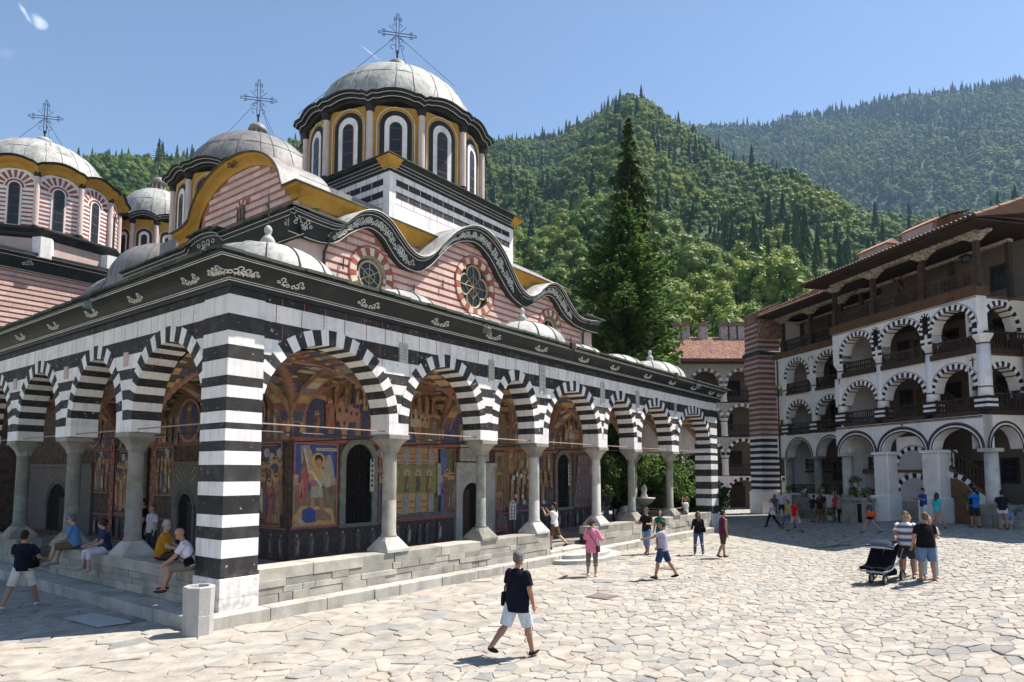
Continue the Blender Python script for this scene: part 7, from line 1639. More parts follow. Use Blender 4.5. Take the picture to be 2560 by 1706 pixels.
# ================================================================== people
BAKE = []
SKIN = [M('skin_light', (.46, .27, .19), .55, .1, 6, spec=.35), M('skin_tan', (.36, .19, .12), .55, .1, 6, spec=.35), M('skin_pale', (.53, .34, .26), .55, .1, 6, spec=.35)]
HAIR = {k: M('hair_' + k, c, .6, .5, 30, bump=.9, bscale=60, spec=.3, fine=.4) for k, c in (('grey', (.13, .125, .12)), ('black', (.012, .010, .009)), ('brown', (.055, .028, .016)), ('lightbrown', (.14, .08, .045)), ('blond', (.24, .15, .07)), ('white', (.42, .40, .38)))}
def cloth(c, n=None):
    nm = 'cloth_%d_%d_%d' % c
    return M(nm, lin(c), .9, .3, 7, bump=1.0, bscale=11, fine=.12, spec=.15)
def stripes_mat():
    if 'striped_shirt' in MATS: return MATS['striped_shirt']
    m = bpy.data.materials.new('striped_shirt'); MATS['striped_shirt'] = m; m.use_nodes = True; N, L = m.node_tree.nodes, m.node_tree.links; b = N['Principled BSDF']; g = N.new('ShaderNodeTexCoord'); s = N.new('ShaderNodeSeparateXYZ'); L.new(g.outputs['Object'], s.inputs[0])
    mm = N.new('ShaderNodeMath'); mm.operation = 'MULTIPLY'; mm.inputs[1].default_value = 5.6; L.new(s.outputs[2], mm.inputs[0]); f = N.new('ShaderNodeMath'); f.operation = 'FRACT'; L.new(mm.outputs[0], f.inputs[0])
    r = N.new('ShaderNodeValToRGB'); r.color_ramp.interpolation = 'CONSTANT'; e = r.color_ramp.elements; e[0].color = (.72, .71, .72, 1); e[1].position = .45; e[1].color = (.13, .13, .2, 1); k = e.new(.75); k.color = (.03, .03, .05, 1); k = e.new(.85); k.color = (.4, .4, .42, 1); L.new(f.outputs[0], r.inputs[0]); L.new(r.outputs[0], b.inputs['Base Color']); b.inputs['Roughness'].default_value = .9; return m
def pattern_mat(nm, c1, c2, sc=9):
    if nm in MATS: return MATS[nm]
    return M(nm, c1, .9, .1, sc, c2=c2, mix=(.5, .55))
def capsule(mb, a, b, r0, r1, n=10, flat=False):
    a, b = Vector(a), Vector(b); t = (b - a); l = t.length; t = t / l if l > 1e-6 else Vector((0, 0, 1))
    if flat: mb.tube([a, a.lerp(b, .5), b], [r0, (r0 + r1) / 2, r1], n); return
    P = [a - t * r0 * .98, a - t * r0 * .7, a, a.lerp(b, .5), b, b + t * r1 * .7, b + t * r1 * .98]; mb.tube(P, [r0 * .2, r0 * .71, r0, (r0 + r1) / 2, r1, r1 * .71, r1 * .2], n)
def loft(mb, secs, n=16):
    # secs: list of (centre, half depth, half width, axis dir) stacked rings, elliptical
    vs = []; fs = []
    for c, rx, ry, fx, fy in secs:
        for i in range(n): t = 6.28319 * i / n; vs.append(tuple(Vector(c) + fx * (rx * math.cos(t)) + fy * (ry * math.sin(t))))
    for j in range(len(secs) - 1):
        for i in range(n): fs.append((j * n + i, j * n + (i + 1) % n, (j + 1) * n + (i + 1) % n, (j + 1) * n + i))
    fs += [tuple(range(n))[::-1], tuple(range((len(secs) - 1) * n, len(secs) * n))]; mb.add(vs, fs)
def soft(o, vox, it=3, fac=.5):
    m = o.modifiers.new('r', 'REMESH'); m.mode = 'VOXEL'; m.voxel_size = vox; m.use_smooth_shade = True
    s_ = o.modifiers.new('s', 'SMOOTH'); s_.iterations = it; s_.factor = fac; BAKE.append(o)
def person(label, x, y, z, head, H=1.72, pose=None, top=(60, 60, 60), bottom=(60, 60, 80), legs='shorts', sleeve='short', hair='brown', hairstyle='short', skin=0, shoes=(40, 35, 35), build=1.0, vox=.013, group=None, topmat=None, botmat=None, shirt_len=.0, cap=None, glasses=False, female=False, skirt=0):
    """one figure: x forward, y left in its own frame; a continuous body with hair, clothes and shoes as parts"""
    P = dict(lean=0, hipL=4, hipR=-4, kneeL=4, kneeR=4, abL=4, abR=4, shL=4, shR=-2, elL=12, elR=12, saL=9, saR=9, headyaw=0, headpitch=0, sit=False, twist=0); P.update(pose or {})
    s_ = H / 1.75; root = empty('person', (x, y, z), head); tag(root, label, 'person', group)
    X, Y, Z = Vector((1, 0, 0)), Vector((0, 1, 0)), Vector((0, 0, 1)); bw = build * 1.1
    def rotp(v, ang): c, q = math.cos(ang), math.sin(ang); return Vector((v.x * c + v.z * q, v.y, -v.x * q + v.z * c))
    tl, cl_ = .43 * s_, .42 * s_
    # legs first from the pelvis, then drop so the lower foot touches the ground
    pel = Vector((0, 0, 0)); J = {}
    for sd, S in ((1, 'L'), (-1, 'R')):
        hip = pel + Y * (sd * .092 * s_); a = R(P['hip' + S]); ab = R(P['ab' + S])
        d = Vector((math.sin(a) * math.cos(ab), sd * math.sin(ab), -math.cos(a) * math.cos(ab))); kn = hip + d * tl
        a2 = a - R(P['knee' + S]); d2 = Vector((math.sin(a2), sd * math.sin(ab) * .35, -math.cos(a2))).normalized(); an = kn + d2 * cl_
        J[S] = (hip, kn, an, a2)
    lowest = min(J[S][2].z for S in 'LR') - .085 * s_
    off = Z * (-lowest if not P['sit'] else .105 * s_)
    pel = pel + off; J = {S: (h + off, k + off, a + off, q) for S, (h, k, a, q) in J.items()}
    ln = R(P['lean']); up = rotp(Z, ln); fw = rotp(X, ln); tw = R(P['twist']); sdv = Y * math.cos(tw) - fw * math.sin(tw); fwt = fw * math.cos(tw) + Y * math.sin(tw)
    waist = pel + up * .17 * s_; chest = pel + up * .34 * s_; sh = pel + up * .50 * s_; nk = pel + up * .56 * s_; hd = nk + up * .135 * s_ + fw * .015
    hy, hp = R(P['headyaw']), R(P['headpitch']); hf = (fw * math.cos(hy) + Y * math.sin(hy)); hs = Z.cross(hf).normalized() if abs(hf.z) < .9 else Y; hf = (hf * math.cos(hp) - up * math.sin(hp)).normalized(); hu = hf.cross(hs).normalized()
    HM = Matrix((hf, hs, hu)).transposed(); HP = lambda a, b, c: hd + HM @ Vector((a, b, c)) * s_ * 1.05
    sw = (.165 if female else .185) * s_ * (.75 + .25 * bw)
    A = {}
    for sd, S in ((1, 'L'), (-1, 'R')):
        sp = sh + sdv * (sd * sw) - up * .02 * s_; a = R(P['sh' + S]); sa = R(P['sa' + S]); d = (-up * math.cos(a) + fwt * math.sin(a)) * math.cos(sa) + sdv * (sd * math.sin(sa)); el = sp + d * .29 * s_
        a2 = a + R(P['el' + S]); inw = R(P.get('in' + S, 8)); d2 = ((-up * math.cos(a2) + fwt * math.sin(a2)) * math.cos(sa - inw) + sdv * (sd * math.sin(sa - inw))).normalized(); wr = el + d2 * .25 * s_; A[S] = (sp, el, wr, d2, sd)
    # ---- body
    mb = MB()
    loft(mb, [(pel - up * .06, .07 * s_, .11 * s_, fw, sdv), (pel + up * .05, .085 * s_, .135 * s_, fw, sdv), (waist, .085 * s_ * bw, .12 * s_ * bw, fw, sdv), (chest, .10 * s_, .145 * s_, fwt, sdv), (sh - up * .02, .085 * s_, .15 * s_, fwt, sdv), (sh + up * .03, .055 * s_, .09 * s_, fwt, sdv), (nk, .05 * s_, .052 * s_, fwt, sdv), (nk + up * .06, .05 * s_, .05 * s_, fwt, sdv)], 12)
    mb.ell(HP(-.012, 0, .035), (.098 * s_, .078 * s_, .098 * s_), 12, 9, mat=HM); mb.ell(HP(.02, 0, -.035), (.075 * s_, .062 * s_, .085 * s_), 10, 7, mat=HM); mb.ell(HP(.045, 0, -.085), (.035 * s_, .035 * s_, .03 * s_), 8, 5, mat=HM)
    mb.ell(HP(.1, 0, -.018), (.02 * s_, .014 * s_, .026 * s_), 6, 5, mat=HM); mb.ell(HP(.088, 0, .03), (.014 * s_, .05 * s_, .012 * s_), 8, 5, mat=HM); mb.ell(HP(.088, 0, -.06), (.014 * s_, .024 * s_, .011 * s_), 8, 5, mat=HM)
    for q in (-1, 1): mb.ell(HP(0, q * .08, -.005), (.022 * s_, .012 * s_, .032 * s_), 6, 5, mat=HM)
    for S in 'LR':
        h, k, an, a2 = J[S]; capsule(mb, h, k, .08 * s_ * bw, .058 * s_); mid = k.lerp(an, .3) - Vector((math.cos(a2), 0, 0)) * .012; capsule(mb, k, mid, .053 * s_, .06 * s_ * (.55 + .45 * bw)); capsule(mb, mid, an, .058 * s_, .038 * s_)
        fdir = Vector((math.cos(a2 * (.35 if not P['sit'] else .2)), 0, math.sin(a2) * (.5 if not P['sit'] else 0))).normalized(); capsule(mb, an - Z * .02 * s_ - fdir * .03, an - Z * .04 * s_ + fdir * .13 * s_, .036 * s_, .026 * s_)
        sp, el, wr, d2, sd = A[S]; q_ = .5 + .5 * bw; capsule(mb, sp - up * .012, el, .047 * s_ * q_, .04 * s_ * q_); capsule(mb, el, wr, .041 * s_ * q_, .027 * s_)
        # hand: palm, four curled fingers, thumb from the side of the palm
        side = d2.cross(sdv).normalized(); pal = d2.cross(side).normalized() * sd; palm = wr + d2 * .045 * s_; mb.ell(palm, (.042 * s_, .02 * s_, .05 * s_), 8, 6, mat=Matrix((side, pal, d2)).transposed())
        for fi, (o, lf) in enumerate(((.028, .068), (.0095, .076), (-.0095, .071), (-.027, .056))):
            b0 = palm + d2 * .035 * s_ + side * o * s_; b1 = b0 + (d2 * .85 - pal * .35) * lf * .55 * s_; b2 = b1 + (d2 * .5 - pal * .8) * lf * .5 * s_; mb.tube([b0, b1, b2], [.0095 * s_, .009 * s_, .0065 * s_], 6)
        t0 = palm - d2 * .012 * s_ + side * .035 * s_; t1 = t0 + (side * .7 + d2 * .6 - pal * .3).normalized() * .035 * s_; t2 = t1 + (side * .2 + d2 * .8 - pal * .5).normalized() * .03 * s_; mb.tube([t0, t1, t2], [.011 * s_, .01 * s_, .008 * s_], 6)
    b = mb.build('body', SKIN[skin], root, fix=False); soft(b, vox * .62 if vox < .014 else vox * .8, 2)
    # eyes and mouth
    if vox < .02:
        mb = MB()
        for q in (-1, 1): mb.ell(HP(.084, q * .03, .012), (.012 * s_, .014 * s_, .009 * s_), 6, 5, mat=HM)
        mb.build('eyes', HAIR['black'], root)
    if glasses:
        mb = MB()
        for q in (-1, 1): mb.ell(HP(.098, q * .033, .012), (.008 * s_, .028 * s_, .02 * s_), 8, 5, mat=HM); mb.tube([HP(.09, q * .06, .015), HP(-.02, q * .082, .012)], .005, 4)
        mb.tube([HP(.1, -.02, .016), HP(.1, .02, .016)], .005, 4); mb.build('sunglasses', HAIR['black'], root)
    # ---- hair
    if hairstyle != 'bald':
        mb = MB(); mb.ell(HP(-.022, 0, .048), (.1 * s_, .085 * s_, .094 * s_), 14, 9, mat=HM); mb.ell(HP(-.045, 0, .0), (.07 * s_, .08 * s_, .078 * s_), 12, 8, mat=HM)
        if hairstyle == 'curly':
            rg = random.Random(int(x * 100)); 
            for i in range(38): a, e = rg.uniform(0, 6.28), rg.uniform(-.5, 1.5); q = Vector((-.02 + .105 * math.cos(a) * math.cos(e) * (1 if math.cos(a) < .3 else .78), .1 * math.sin(a) * math.cos(e), .03 + .1 * math.sin(e))); mb.ell(HP(*q), (.032 * s_,) * 3, 6, 5)
        if hairstyle in ('long', 'pony'):
            w = .075 if hairstyle == 'long' else .035; mb.tube([HP(-.06, 0, .03), HP(-.1, 0, -.06), HP(-.105, 0, -.17), HP(-.095, 0, -.32)], [w * s_, w * 1.05 * s_, w * .95 * s_, .02 * s_], 10)
            if hairstyle == 'long':
                for q in (-1, 1): mb.tube([HP(-.0, q * .08, .04), HP(-.02, q * .088, -.06), HP(-.03, q * .085, -.19)], [.03 * s_, .03 * s_, .018 * s_], 6)
        h = mb.build('hair', HAIR[hair], root, fix=False); soft(h, min(vox, .012) if vox < .02 else .016, 1)
    if cap:
        mb = MB(); mb.lathe([(.105 * s_, 0), (.104 * s_, .03), (.08 * s_, .085), (.02, .105)], 0, 0, 14); mb.ext([(.06, -.07), (.19, -.045), (.2, 0), (.19, .045), (.06, .07)], .0, .012, 'z'); o = mb.build('cap', cloth(cap), root, smooth=False); o.matrix_local = Matrix.Translation(HP(-.015, 0, .045)) @ HM.to_4x4()
    # ---- shirt
    if top:
        mb = MB(); g = .017; e = .02 + shirt_len
        if P['sit']: lofts = [(pel - up * .02 - fw * .01, .125 * bw * s_, .175 * bw * s_, fw, sdv)]
        else: lofts = [(pel - up * (e + .05), .125 * s_ * bw, .172 * s_ * bw, fw, sdv)]
        lofts += [(pel + up * .06, .125 * s_ * bw, .17 * s_ * bw, fw, sdv), (waist + up * .02, (.118 if not female else .105) * s_ * bw, (.155 if not female else .138) * s_ * bw, fwt, sdv), (chest, .132 * s_ * (.6 + .4 * bw), .178 * s_ * (.65 + .35 * bw), fwt, sdv), (sh - up * .05, .11 * s_, (.18 if not female else .16) * s_ * (.7 + .3 * bw), fwt, sdv), (sh + up * .012, .08 * s_, .125 * s_, fwt, sdv), (sh + up * .045, .058 * s_, .066 * s_, fwt, sdv)]
        loft(mb, lofts, 16)
        if female: 
            for q in (-1, 1): mb.ell(chest + fwt * .09 * s_ + sdv * (q * .065 * s_), (.06 * s_, .06 * s_, .06 * s_), 8, 6)
        for S in 'LR':
            sp, el, wr, d2, sd = A[S]
            if sleeve == 'none': continue
            f = {'short': .72, 'cap': .35, 'long': 1, 'shawl': 1}[sleeve]; e1 = sp.lerp(el, f); q_ = (.56 + .44 * bw); mb.ell(sp - up * .012 - sdv * (sd * .012), (.056 * s_ * q_,) * 3, 8, 6); capsule(mb, sp - up * .01, e1, .056 * s_ * q_, .064 * s_ * q_ if sleeve != 'long' else .05 * s_, 10, True)
            if sleeve in ('long', 'shawl'): mb.ell(el, (.052 * s_,) * 3, 8, 6); capsule(mb, el, el.lerp(wr, .92 if sleeve == 'long' else .5), .052 * s_, .042 * s_ if sleeve == 'long' else .075 * s_, 10, True)
        t_ = mb.build('shirt', topmat or cloth(top), root, fix=False); soft(t_, vox, 2)
    # ---- trousers, shorts or skirt
    if bottom:
        mb = MB()
        if not P['sit']: loft(mb, [(pel + up * .09, .118 * s_ * bw, .158 * s_ * bw, fw, sdv), (pel, .122 * s_ * bw, .168 * s_ * bw, fw, sdv), (pel - up * .09, .11 * s_ * bw, .165 * s_ * bw, fw, sdv)], 14)
        else: mb.ell(pel, (.13 * s_ * bw, .17 * s_ * bw, .115 * s_), 12, 8)
        if legs == 'skirt' and not P['sit']:
            loft(mb, [(pel, .12 * s_, .165 * s_, fw, sdv), (pel - Z * skirt * .5, .14 * s_, .18 * s_, X, Y), (pel - Z * skirt, .17 * s_, .215 * s_, X, Y)], 14)
        else:
            for S in 'LR':
                h, k, an, a2 = J[S]; wide = .098 * s_ * bw
                if legs == 'shorts': capsule(mb, h, h.lerp(k, .98), wide, .088 * s_ * (.5 + .5 * bw), 12, True)
                elif legs == 'mini': capsule(mb, h, h.lerp(k, .5), wide, .09 * s_, 12, True)
                elif legs == 'capri': capsule(mb, h, k, wide, .075 * s_, 12, True); mb.ell(k, (.074 * s_,) * 3, 8, 6); capsule(mb, k, k.lerp(an, .45), .074 * s_, .07 * s_, 12, True)
                else: capsule(mb, h, k, wide, .072 * s_, 12, True); mb.ell(k, (.071 * s_,) * 3, 8, 6); capsule(mb, k, k.lerp(an, 1.0), .07 * s_, .062 * s_, 12, True)
        o = mb.build({'shorts': 'shorts', 'mini': 'shorts', 'capri': 'trousers', 'long': 'trousers', 'skirt': 'skirt'}[legs], botmat or cloth(bottom), root, fix=False); soft(o, vox, 2)
    # ---- shoes
    if shoes:
        for S in 'LR':
            h, k, an, a2 = J[S]; fdir = Vector((math.cos(a2 * (.35 if not P['sit'] else .2)), 0, math.sin(a2) * (.5 if not P['sit'] else 0))).normalized(); up2 = fdir.cross(Y); up2 = up2 if up2.z > 0 else -up2; c = an - Z * .052 * s_ + fdir * .05 * s_
            mb = MB(); mt = Matrix((fdir, Y, up2)).transposed(); mb.ell(c, (.138 * s_, .05 * s_, .036 * s_), 12, 7, mat=mt); mb.ell(c - fdir * .06 * s_ + up2 * .02 * s_, (.06 * s_, .042 * s_, .05 * s_), 10, 6, mat=mt); o = mb.build('shoe', cloth(shoes), root, fix=False); soft(o, min(vox, .012), 1)
    root['joints'] = ''; del root['joints']
    return root, dict(pel=pel, sh=sh, A=A, J=J, fw=fw, up=up, sd=sdv, chest=chest, s=s_)
def W2(root, v): return Matrix.Translation(root.location) @ Matrix.Rotation(root.rotation_euler.z, 4, 'Z') @ v
def shoulder_bag(pr, label, colr, side=1, size=(.09, .26, .2), drop=.12, cross=True, name='shoulder_bag'):
    root, j = pr; o = empty(name, root.location, root.rotation_euler.z); tag(o, label, 'bag'); s_ = j['s']; hip = j['pel'] + j['sd'] * side * .215 * s_ + j['up'] * (.06 - drop + .02); m_ = cloth(colr)
    mb = MB(); d, w, h = size; P = [(-w / 2, -h * .5), (w / 2, -h * .5), (w * .52, -h * .1), (w * .44, h * .45), (-w * .44, h * .5), (-w * .52, 0)]
    vs = [tuple(hip + j['fw'] * x + j['up'] * z + j['sd'] * side * q) for q in (-d / 2, 0, d / 2) for x, z in [(a * (1 if q == 0 else .86), b * (1 if q == 0 else .88)) for a, b in P]]; n = 6
    mb.add(vs, [tuple(range(n))[::-1], tuple(range(2 * n, 3 * n))] + [(r * n + i, r * n + (i + 1) % n, (r + 1) * n + (i + 1) % n, (r + 1) * n + i) for r in (0, 1) for i in range(n)]); mb.build('pouch', m_, o)
    mb = MB(); a = hip + j['up'] * h * .45; top = j['sh'] + j['up'] * .055 * s_ + j['sd'] * (-side if cross else side) * .1 * s_; f = j['chest'] + j['fw'] * .14 * s_; bk = j['chest'] - j['fw'] * .145 * s_
    mb.tube([tuple(a + j['fw'] * .08), tuple(a.lerp(f, .5) + j['fw'] * .1 + j['sd'] * side * .03), tuple(f), tuple(top)], .012, 4); mb.tube([tuple(top), tuple(bk), tuple(a.lerp(bk, .5) - j['fw'] * .1 + j['sd'] * side * .03), tuple(a - j['fw'] * .08)], .012, 4); mb.build('strap', m_, o)
    return o
def fc(deg): return YAW + R(deg)   # 0 faces straight away from the viewer's side of the court, + turns left
WALK = dict(hipL=-20, kneeL=22, hipR=24, kneeR=6, shL=18, shR=-16, elL=20, elR=14)
SIT = dict(sit=True, hipL=86, hipR=84, kneeL=84, kneeR=80, abL=9, abR=9, shL=26, shR=26, elL=52, elR=52, saL=4, saR=4)
gy_ = lambda x, y: gz(x, y)
# -- foreground and court in the sun
pf = person('man in navy T-shirt and pale blue shorts walking across the sunny flagstones', 1.72, -6.18, .012, fc(-42), 1.75, dict(hipL=-20, kneeL=30, hipR=18, kneeR=4, abL=6, abR=3, shL=8, shR=4, elL=16, elR=14, saL=14, saR=11, headyaw=8, lean=2), (19, 20, 36), (196, 206, 214), 'shorts', 'short', 'grey', 'short', 1, (40, 34, 32), 1.22, .0095, shirt_len=.09)
shoulder_bag(pf, 'black leather shoulder bag on the hip of the man in pale blue shorts', (16, 15, 17), 1, (.1, .27, .24), .05)
pw = person('woman in a pink shawl and grey capri trousers standing before the rounded steps', 10.0, -2.78, .012, fc(-25), 1.65, dict(hipL=2, hipR=-1, shL=20, shR=20, elL=70, elR=70, headyaw=-35, saL=16, saR=16), (224, 130, 160), (112, 98, 96), 'capri', 'shawl', 'brown', 'curly', 0, (215, 210, 205), 1.08, .013, female=True, shirt_len=.12)
shoulder_bag(pw, 'small brown crossbody bag of the woman in the pink shawl', (70, 45, 48), -1, (.06, .2, .2), .16)
pg = person('man in grey T-shirt and denim shorts gesturing with one arm out', 10.8, -4.66, .012, fc(68), 1.68, dict(hipL=18, kneeL=8, hipR=-20, kneeR=12, shL=58, elL=20, saL=12, shR=8, elR=30), (165, 160, 172), (44, 62, 100), 'shorts', 'short', 'brown', 'short', 1, (30, 28, 30), 1.1, .013)
pd = person('man in black shirt and sunglasses holding a bottle', 15.86, -1.72, .012, fc(140), 1.74, dict(hipL=14, kneeL=6, hipR=-10, kneeR=10, shL=25, elL=70, shR=25, elR=85, saR=6), (32, 28, 32), (110, 140, 170), 'capri', 'short', 'brown', 'short', 1, (30, 26, 26), 1.0, .014, glasses=True)
pgw = person('woman with long dark hair in a green top', 16.45, -2.0, .012, fc(150), 1.62, dict(shL=10, shR=14, headyaw=15), (30, 110, 90), (60, 80, 120), 'long', 'cap', 'black', 'long', 0, (50, 45, 45), .95, .014, female=True)
pb = person('woman in black jacket and jeans walking along the kerb', 16.93, -3.3, .012, fc(-8), 1.6, dict(hipL=10, hipR=-12, kneeR=20, shL=20, elL=40, shR=15, elR=40), (24, 23, 26), (66, 92, 122), 'long', 'long', 'lightbrown', 'long', 0, (120, 80, 60), 1.0, .014, female=True)
shoulder_bag(pb, 'black handbag on the arm of the woman in the black jacket', (14, 13, 14), -1, (.12, .3, .2), .0, False)
pp_ = person('man in purple tank top and olive shorts walking by the end pier', 16.54, -4.38, .012, fc(-75), 1.7, dict(hipL=10, hipR=-14, kneeR=16, shL=8, shR=-8, elL=15, elR=20), (88, 36, 70), (74, 66, 40), 'shorts', 'none', 'black', 'short', 1, (60, 45, 40), 1.0, .014)
pt = person('woman in white T-shirt with a ponytail taking a photograph of the murals', 12.75, .35, .33, fc(55), 1.66, dict(hipL=8, hipR=-16, kneeR=34, shL=62, elL=80, shR=58, elR=80, inL=25, inR=25), (225, 222, 226), (96, 76, 58), 'shorts', 'cap', 'brown', 'pony', 0, (70, 60, 66), .95, .014, female=True)
# pushchair group
px_ = person('man in striped T-shirt pushing a double pushchair', 13.72, -10.42, gy_(13.7, -10.4), fc(155), 1.78, dict(hipL=10, hipR=-6, kneeR=10, shL=34, elL=34, shR=34, elR=34, saL=12, saR=12, headpitch=12), (150, 150, 150), (70, 68, 66), 'shorts', 'short', 'lightbrown', 'short', 1, (60, 50, 45), 1.14, .0125, topmat=stripes_mat())
pbm = person('stout man in black T-shirt and denim shorts seen from behind', 12.95, -10.95, gy_(12.9, -10.9), fc(-4), 1.76, dict(hipL=3, hipR=-2, abL=6, abR=6, shL=6, shR=8, elR=50, saL=12), (18, 17, 19), (92, 118, 148), 'shorts', 'short', 'lightbrown', 'short', 1, (150, 110, 90), 1.22, .0125)
person('woman in striped top beside the pushchair', 14.25, -10.42, gy_(14.25, -10.42), fc(165), 1.66, None, (190, 190, 196), (50, 70, 140), 'shorts', 'short', 'brown', 'short', 0, (150, 130, 120), 1.0, .014, female=True)
pwb = person('woman in beige top and mint trousers standing by the man in black', 13.45, -10.98, gy_(13.45, -10.98), fc(160), 1.62, dict(shL=12, elL=90, inL=30), (206, 196, 176), (176, 206, 202), 'long', 'short', 'blond', 'short', 0, (150, 110, 80), 1.0, .014, female=True)
shoulder_bag(pwb, 'olive shoulder bag of the woman in mint trousers', (48, 44, 34), -1, (.08, .22, .28), .1, False)
# shaded court by the wing
Z0 = lambda x, y: gz(x, y) + .004
far_people = [
 ('woman in white T-shirt and black trousers striding past the striped stack', 31.5, -1.8, 88, 1.64, WALK, (220, 216, 220), (18, 18, 22), 'long', 'brown', 'short', True),
 ('woman in patterned dress beside the man in white', 38.9, .1, 175, 1.6, None, (110, 95, 100), (120, 105, 108), 'skirt', 'black', 'long', True),
 ('man in white T-shirt and denim shorts with a hand on his hip', 40.6, .15, 170, 1.76, dict(shL=-10, elL=70, saL=35), (228, 226, 234), (40, 52, 82), 'shorts', 'black', 'short', False),
 ('woman in yellow T-shirt and jeans walking behind the man in red', 31.1, -2.75, 100, 1.56, WALK, (200, 160, 60), (70, 96, 130), 'long', 'brown', 'short', True),
 ('man in red T-shirt and beige shorts walking in the shade', 29.2, -3.62, -70, 1.7, WALK, (206, 34, 26), (196, 180, 166), 'shorts', 'lightbrown', 'short', False),
 ('man in dark shirt bending to the group by the terrace wall', 36.9, -2.7, -60, 1.68, dict(lean=12), (30, 32, 44), (120, 118, 122), 'shorts', 'brown', 'short', False),
 ('person in black top with white print and brown shorts', 36.1, -3.3, 150, 1.7, None, (40, 36, 40), (120, 80, 60), 'shorts', 'brown', 'short', False),
 ('tall man in dark red shirt behind the group', 37.9, -3.0, 160, 1.82, None, (66, 38, 36), (110, 90, 70), 'shorts', 'black', 'short', False),
 ('woman in pink top with long black hair by the trough', 36.6, -4.1, 165, 1.68, None, (206, 60, 84), (70, 64, 80), 'long', 'black', 'long', True),
 ('woman in grey T-shirt and striped track trousers holding children close', 35.1, -4.62, 120, 1.6, dict(shL=20, elL=60), (150, 144, 140), (40, 40, 48), 'long', 'black', 'long', True),
 ('small child in white beside the woman in pink', 37.5, -3.7, 160, 1.0, None, (226, 224, 230), (190, 190, 200), 'mini', 'black', 'short', True),
 ('small child in crimson dress before the trough', 36.2, -3.95, 165, .98, None, (190, 26, 62), (190, 26, 62), 'skirt', 'black', 'short', True),
 ('woman in teal top walking with an orange handbag', 27.2, -7.4, 78, 1.62, WALK, (20, 92, 88), (54, 16, 22), 'mini', 'lightbrown', 'curly', True),
 ('man in blue polo shirt and pale shorts looking at a camera', 30.0, -9.25, 95, 1.72, dict(shL=30, elL=85, shR=30, elR=85, headpitch=25), (28, 78, 150), (214, 208, 214), 'shorts', 'black', 'short', False),
 ('woman with a turquoise wrap and patterned skirt', 27.6, -10.0, -60, 1.62, WALK, (60, 190, 200), (170, 140, 130), 'skirt', 'brown', 'long', True),
 ('man in bright blue T-shirt and dark cap standing by the brown door', 29.13, -11.29, 5, 1.78, dict(shL=6, shR=10), (32, 112, 190), (44, 46, 46), 'shorts', 'black', 'short', False),
 ('person in dark T-shirt and white shorts before the corner steps', 28.6, -12.3, -30, 1.68, dict(shR=15), (30, 34, 42), (222, 216, 224), 'mini', 'black', 'short', False)]
FP_ = {}
for lb, x, y, f, H, ps, t, bt, lg, hr, hs, fm in far_people:
    FP_[lb] = person(lb, x, y, Z0(x, y), fc(f), H, ps, t, bt, lg, 'short', hr, hs, 0 if fm else 1, (90, 70, 62) if lg != 'long' else (36, 32, 32), .95 if fm else 1.05, .021, female=fm and H > 1.2, skirt=.55 if H > 1.2 else .3, cap=(28, 30, 38) if 'cap' in lb else None)
shoulder_bag(FP_[far_people[12][0]], 'orange leather handbag of the woman in teal', (214, 84, 40), 1, (.14, .42, .26), .0, False)
shoulder_bag(FP_[far_people[0][0]], 'white bag at the hip of the woman in black trousers', (226, 224, 220), 1, (.08, .26, .2), .1)
shoulder_bag(FP_[far_people[15][0]], 'dark sling bag of the man in bright blue', (22, 24, 36), 1, (.1, .26, .3), -.15)
q = KP + Vector((math.cos(TH), math.sin(TH), 0)) * -.85 + Vector((-math.sin(TH), math.cos(TH), 0)) * -.12
person('man in light blue shirt sitting on the corner steps', q.x, q.y, .775, fc(130), 1.72, dict(SIT, lean=25, headpitch=20), (140, 150, 190), (190, 176, 160), 'shorts', 'short', 'brown', 'short', 0, (60, 50, 50), 1.0, .021)
# gallery people
person('person in striped top standing in the far end of the gallery', 22.9, 3.9, FLOOR, fc(60), 1.7, None, (90, 70, 84), (120, 140, 170), 'shorts', 'short', 'brown', 'short', 0, (150, 130, 110), 1.0, .018)
rb = person('monk in a long black robe at the end of the gallery', 22.6, 3.2, FLOOR, fc(80), 1.74, dict(shL=14, elL=40, shR=14, elR=40), (10, 10, 11), (10, 10, 11), 'skirt', 'long', 'black', 'long', 0, (15, 15, 15), 1.1, .018, skirt=.86)
person('person in white T-shirt sitting on the parapet against the end pier', 24.2, .2, 1.0, fc(95), 1.66, dict(SIT, shL=80, elL=100, lean=-5), (222, 220, 216), (110, 100, 96), 'shorts', 'short', 'lightbrown', 'long', 0, (90, 80, 70), .95, .016, female=True)
# -- shaded west side
pl_ = person('man in navy T-shirt and white shorts walking along the shaded step', -1.78, 5.15, .012, fc(8), 1.78, dict(hipL=-20, kneeL=12, hipR=20, kneeR=0, abL=8, abR=8, shL=30, elL=60, shR=20, elR=50, saL=16, saR=16), (20, 24, 42), (206, 198, 188), 'shorts', 'short', 'black', 'short', 1, (205, 205, 210), 1.02, .012)
shoulder_bag(pl_, 'black camera bag of the man in white shorts', (14, 13, 15), -1, (.14, .24, .18), .0)
WD = lambda d: R(180) + R(d)   # facing out of the west side
person('grey haired man in light blue shirt sitting on the shaded parapet', .12, 7.5, 1.0, WD(-42), 1.76, dict(SIT, lean=8, kneeL=70, kneeR=72, headyaw=5), (96, 140, 186), (104, 92, 70), 'shorts', 'short', 'grey', 'short', 0, (130, 130, 140), 1.05, .012, glasses=True)
bl_ = person('curly haired woman in navy top and white capris sitting on the parapet', .16, 5.75, 1.0, WD(-6), 1.66, dict(SIT, lean=6, headyaw=-35, abL=12, abR=12), (48, 56, 84), (214, 208, 222), 'capri', 'short', 'brown', 'curly', 0, (190, 170, 160), 1.2, .012, female=True)
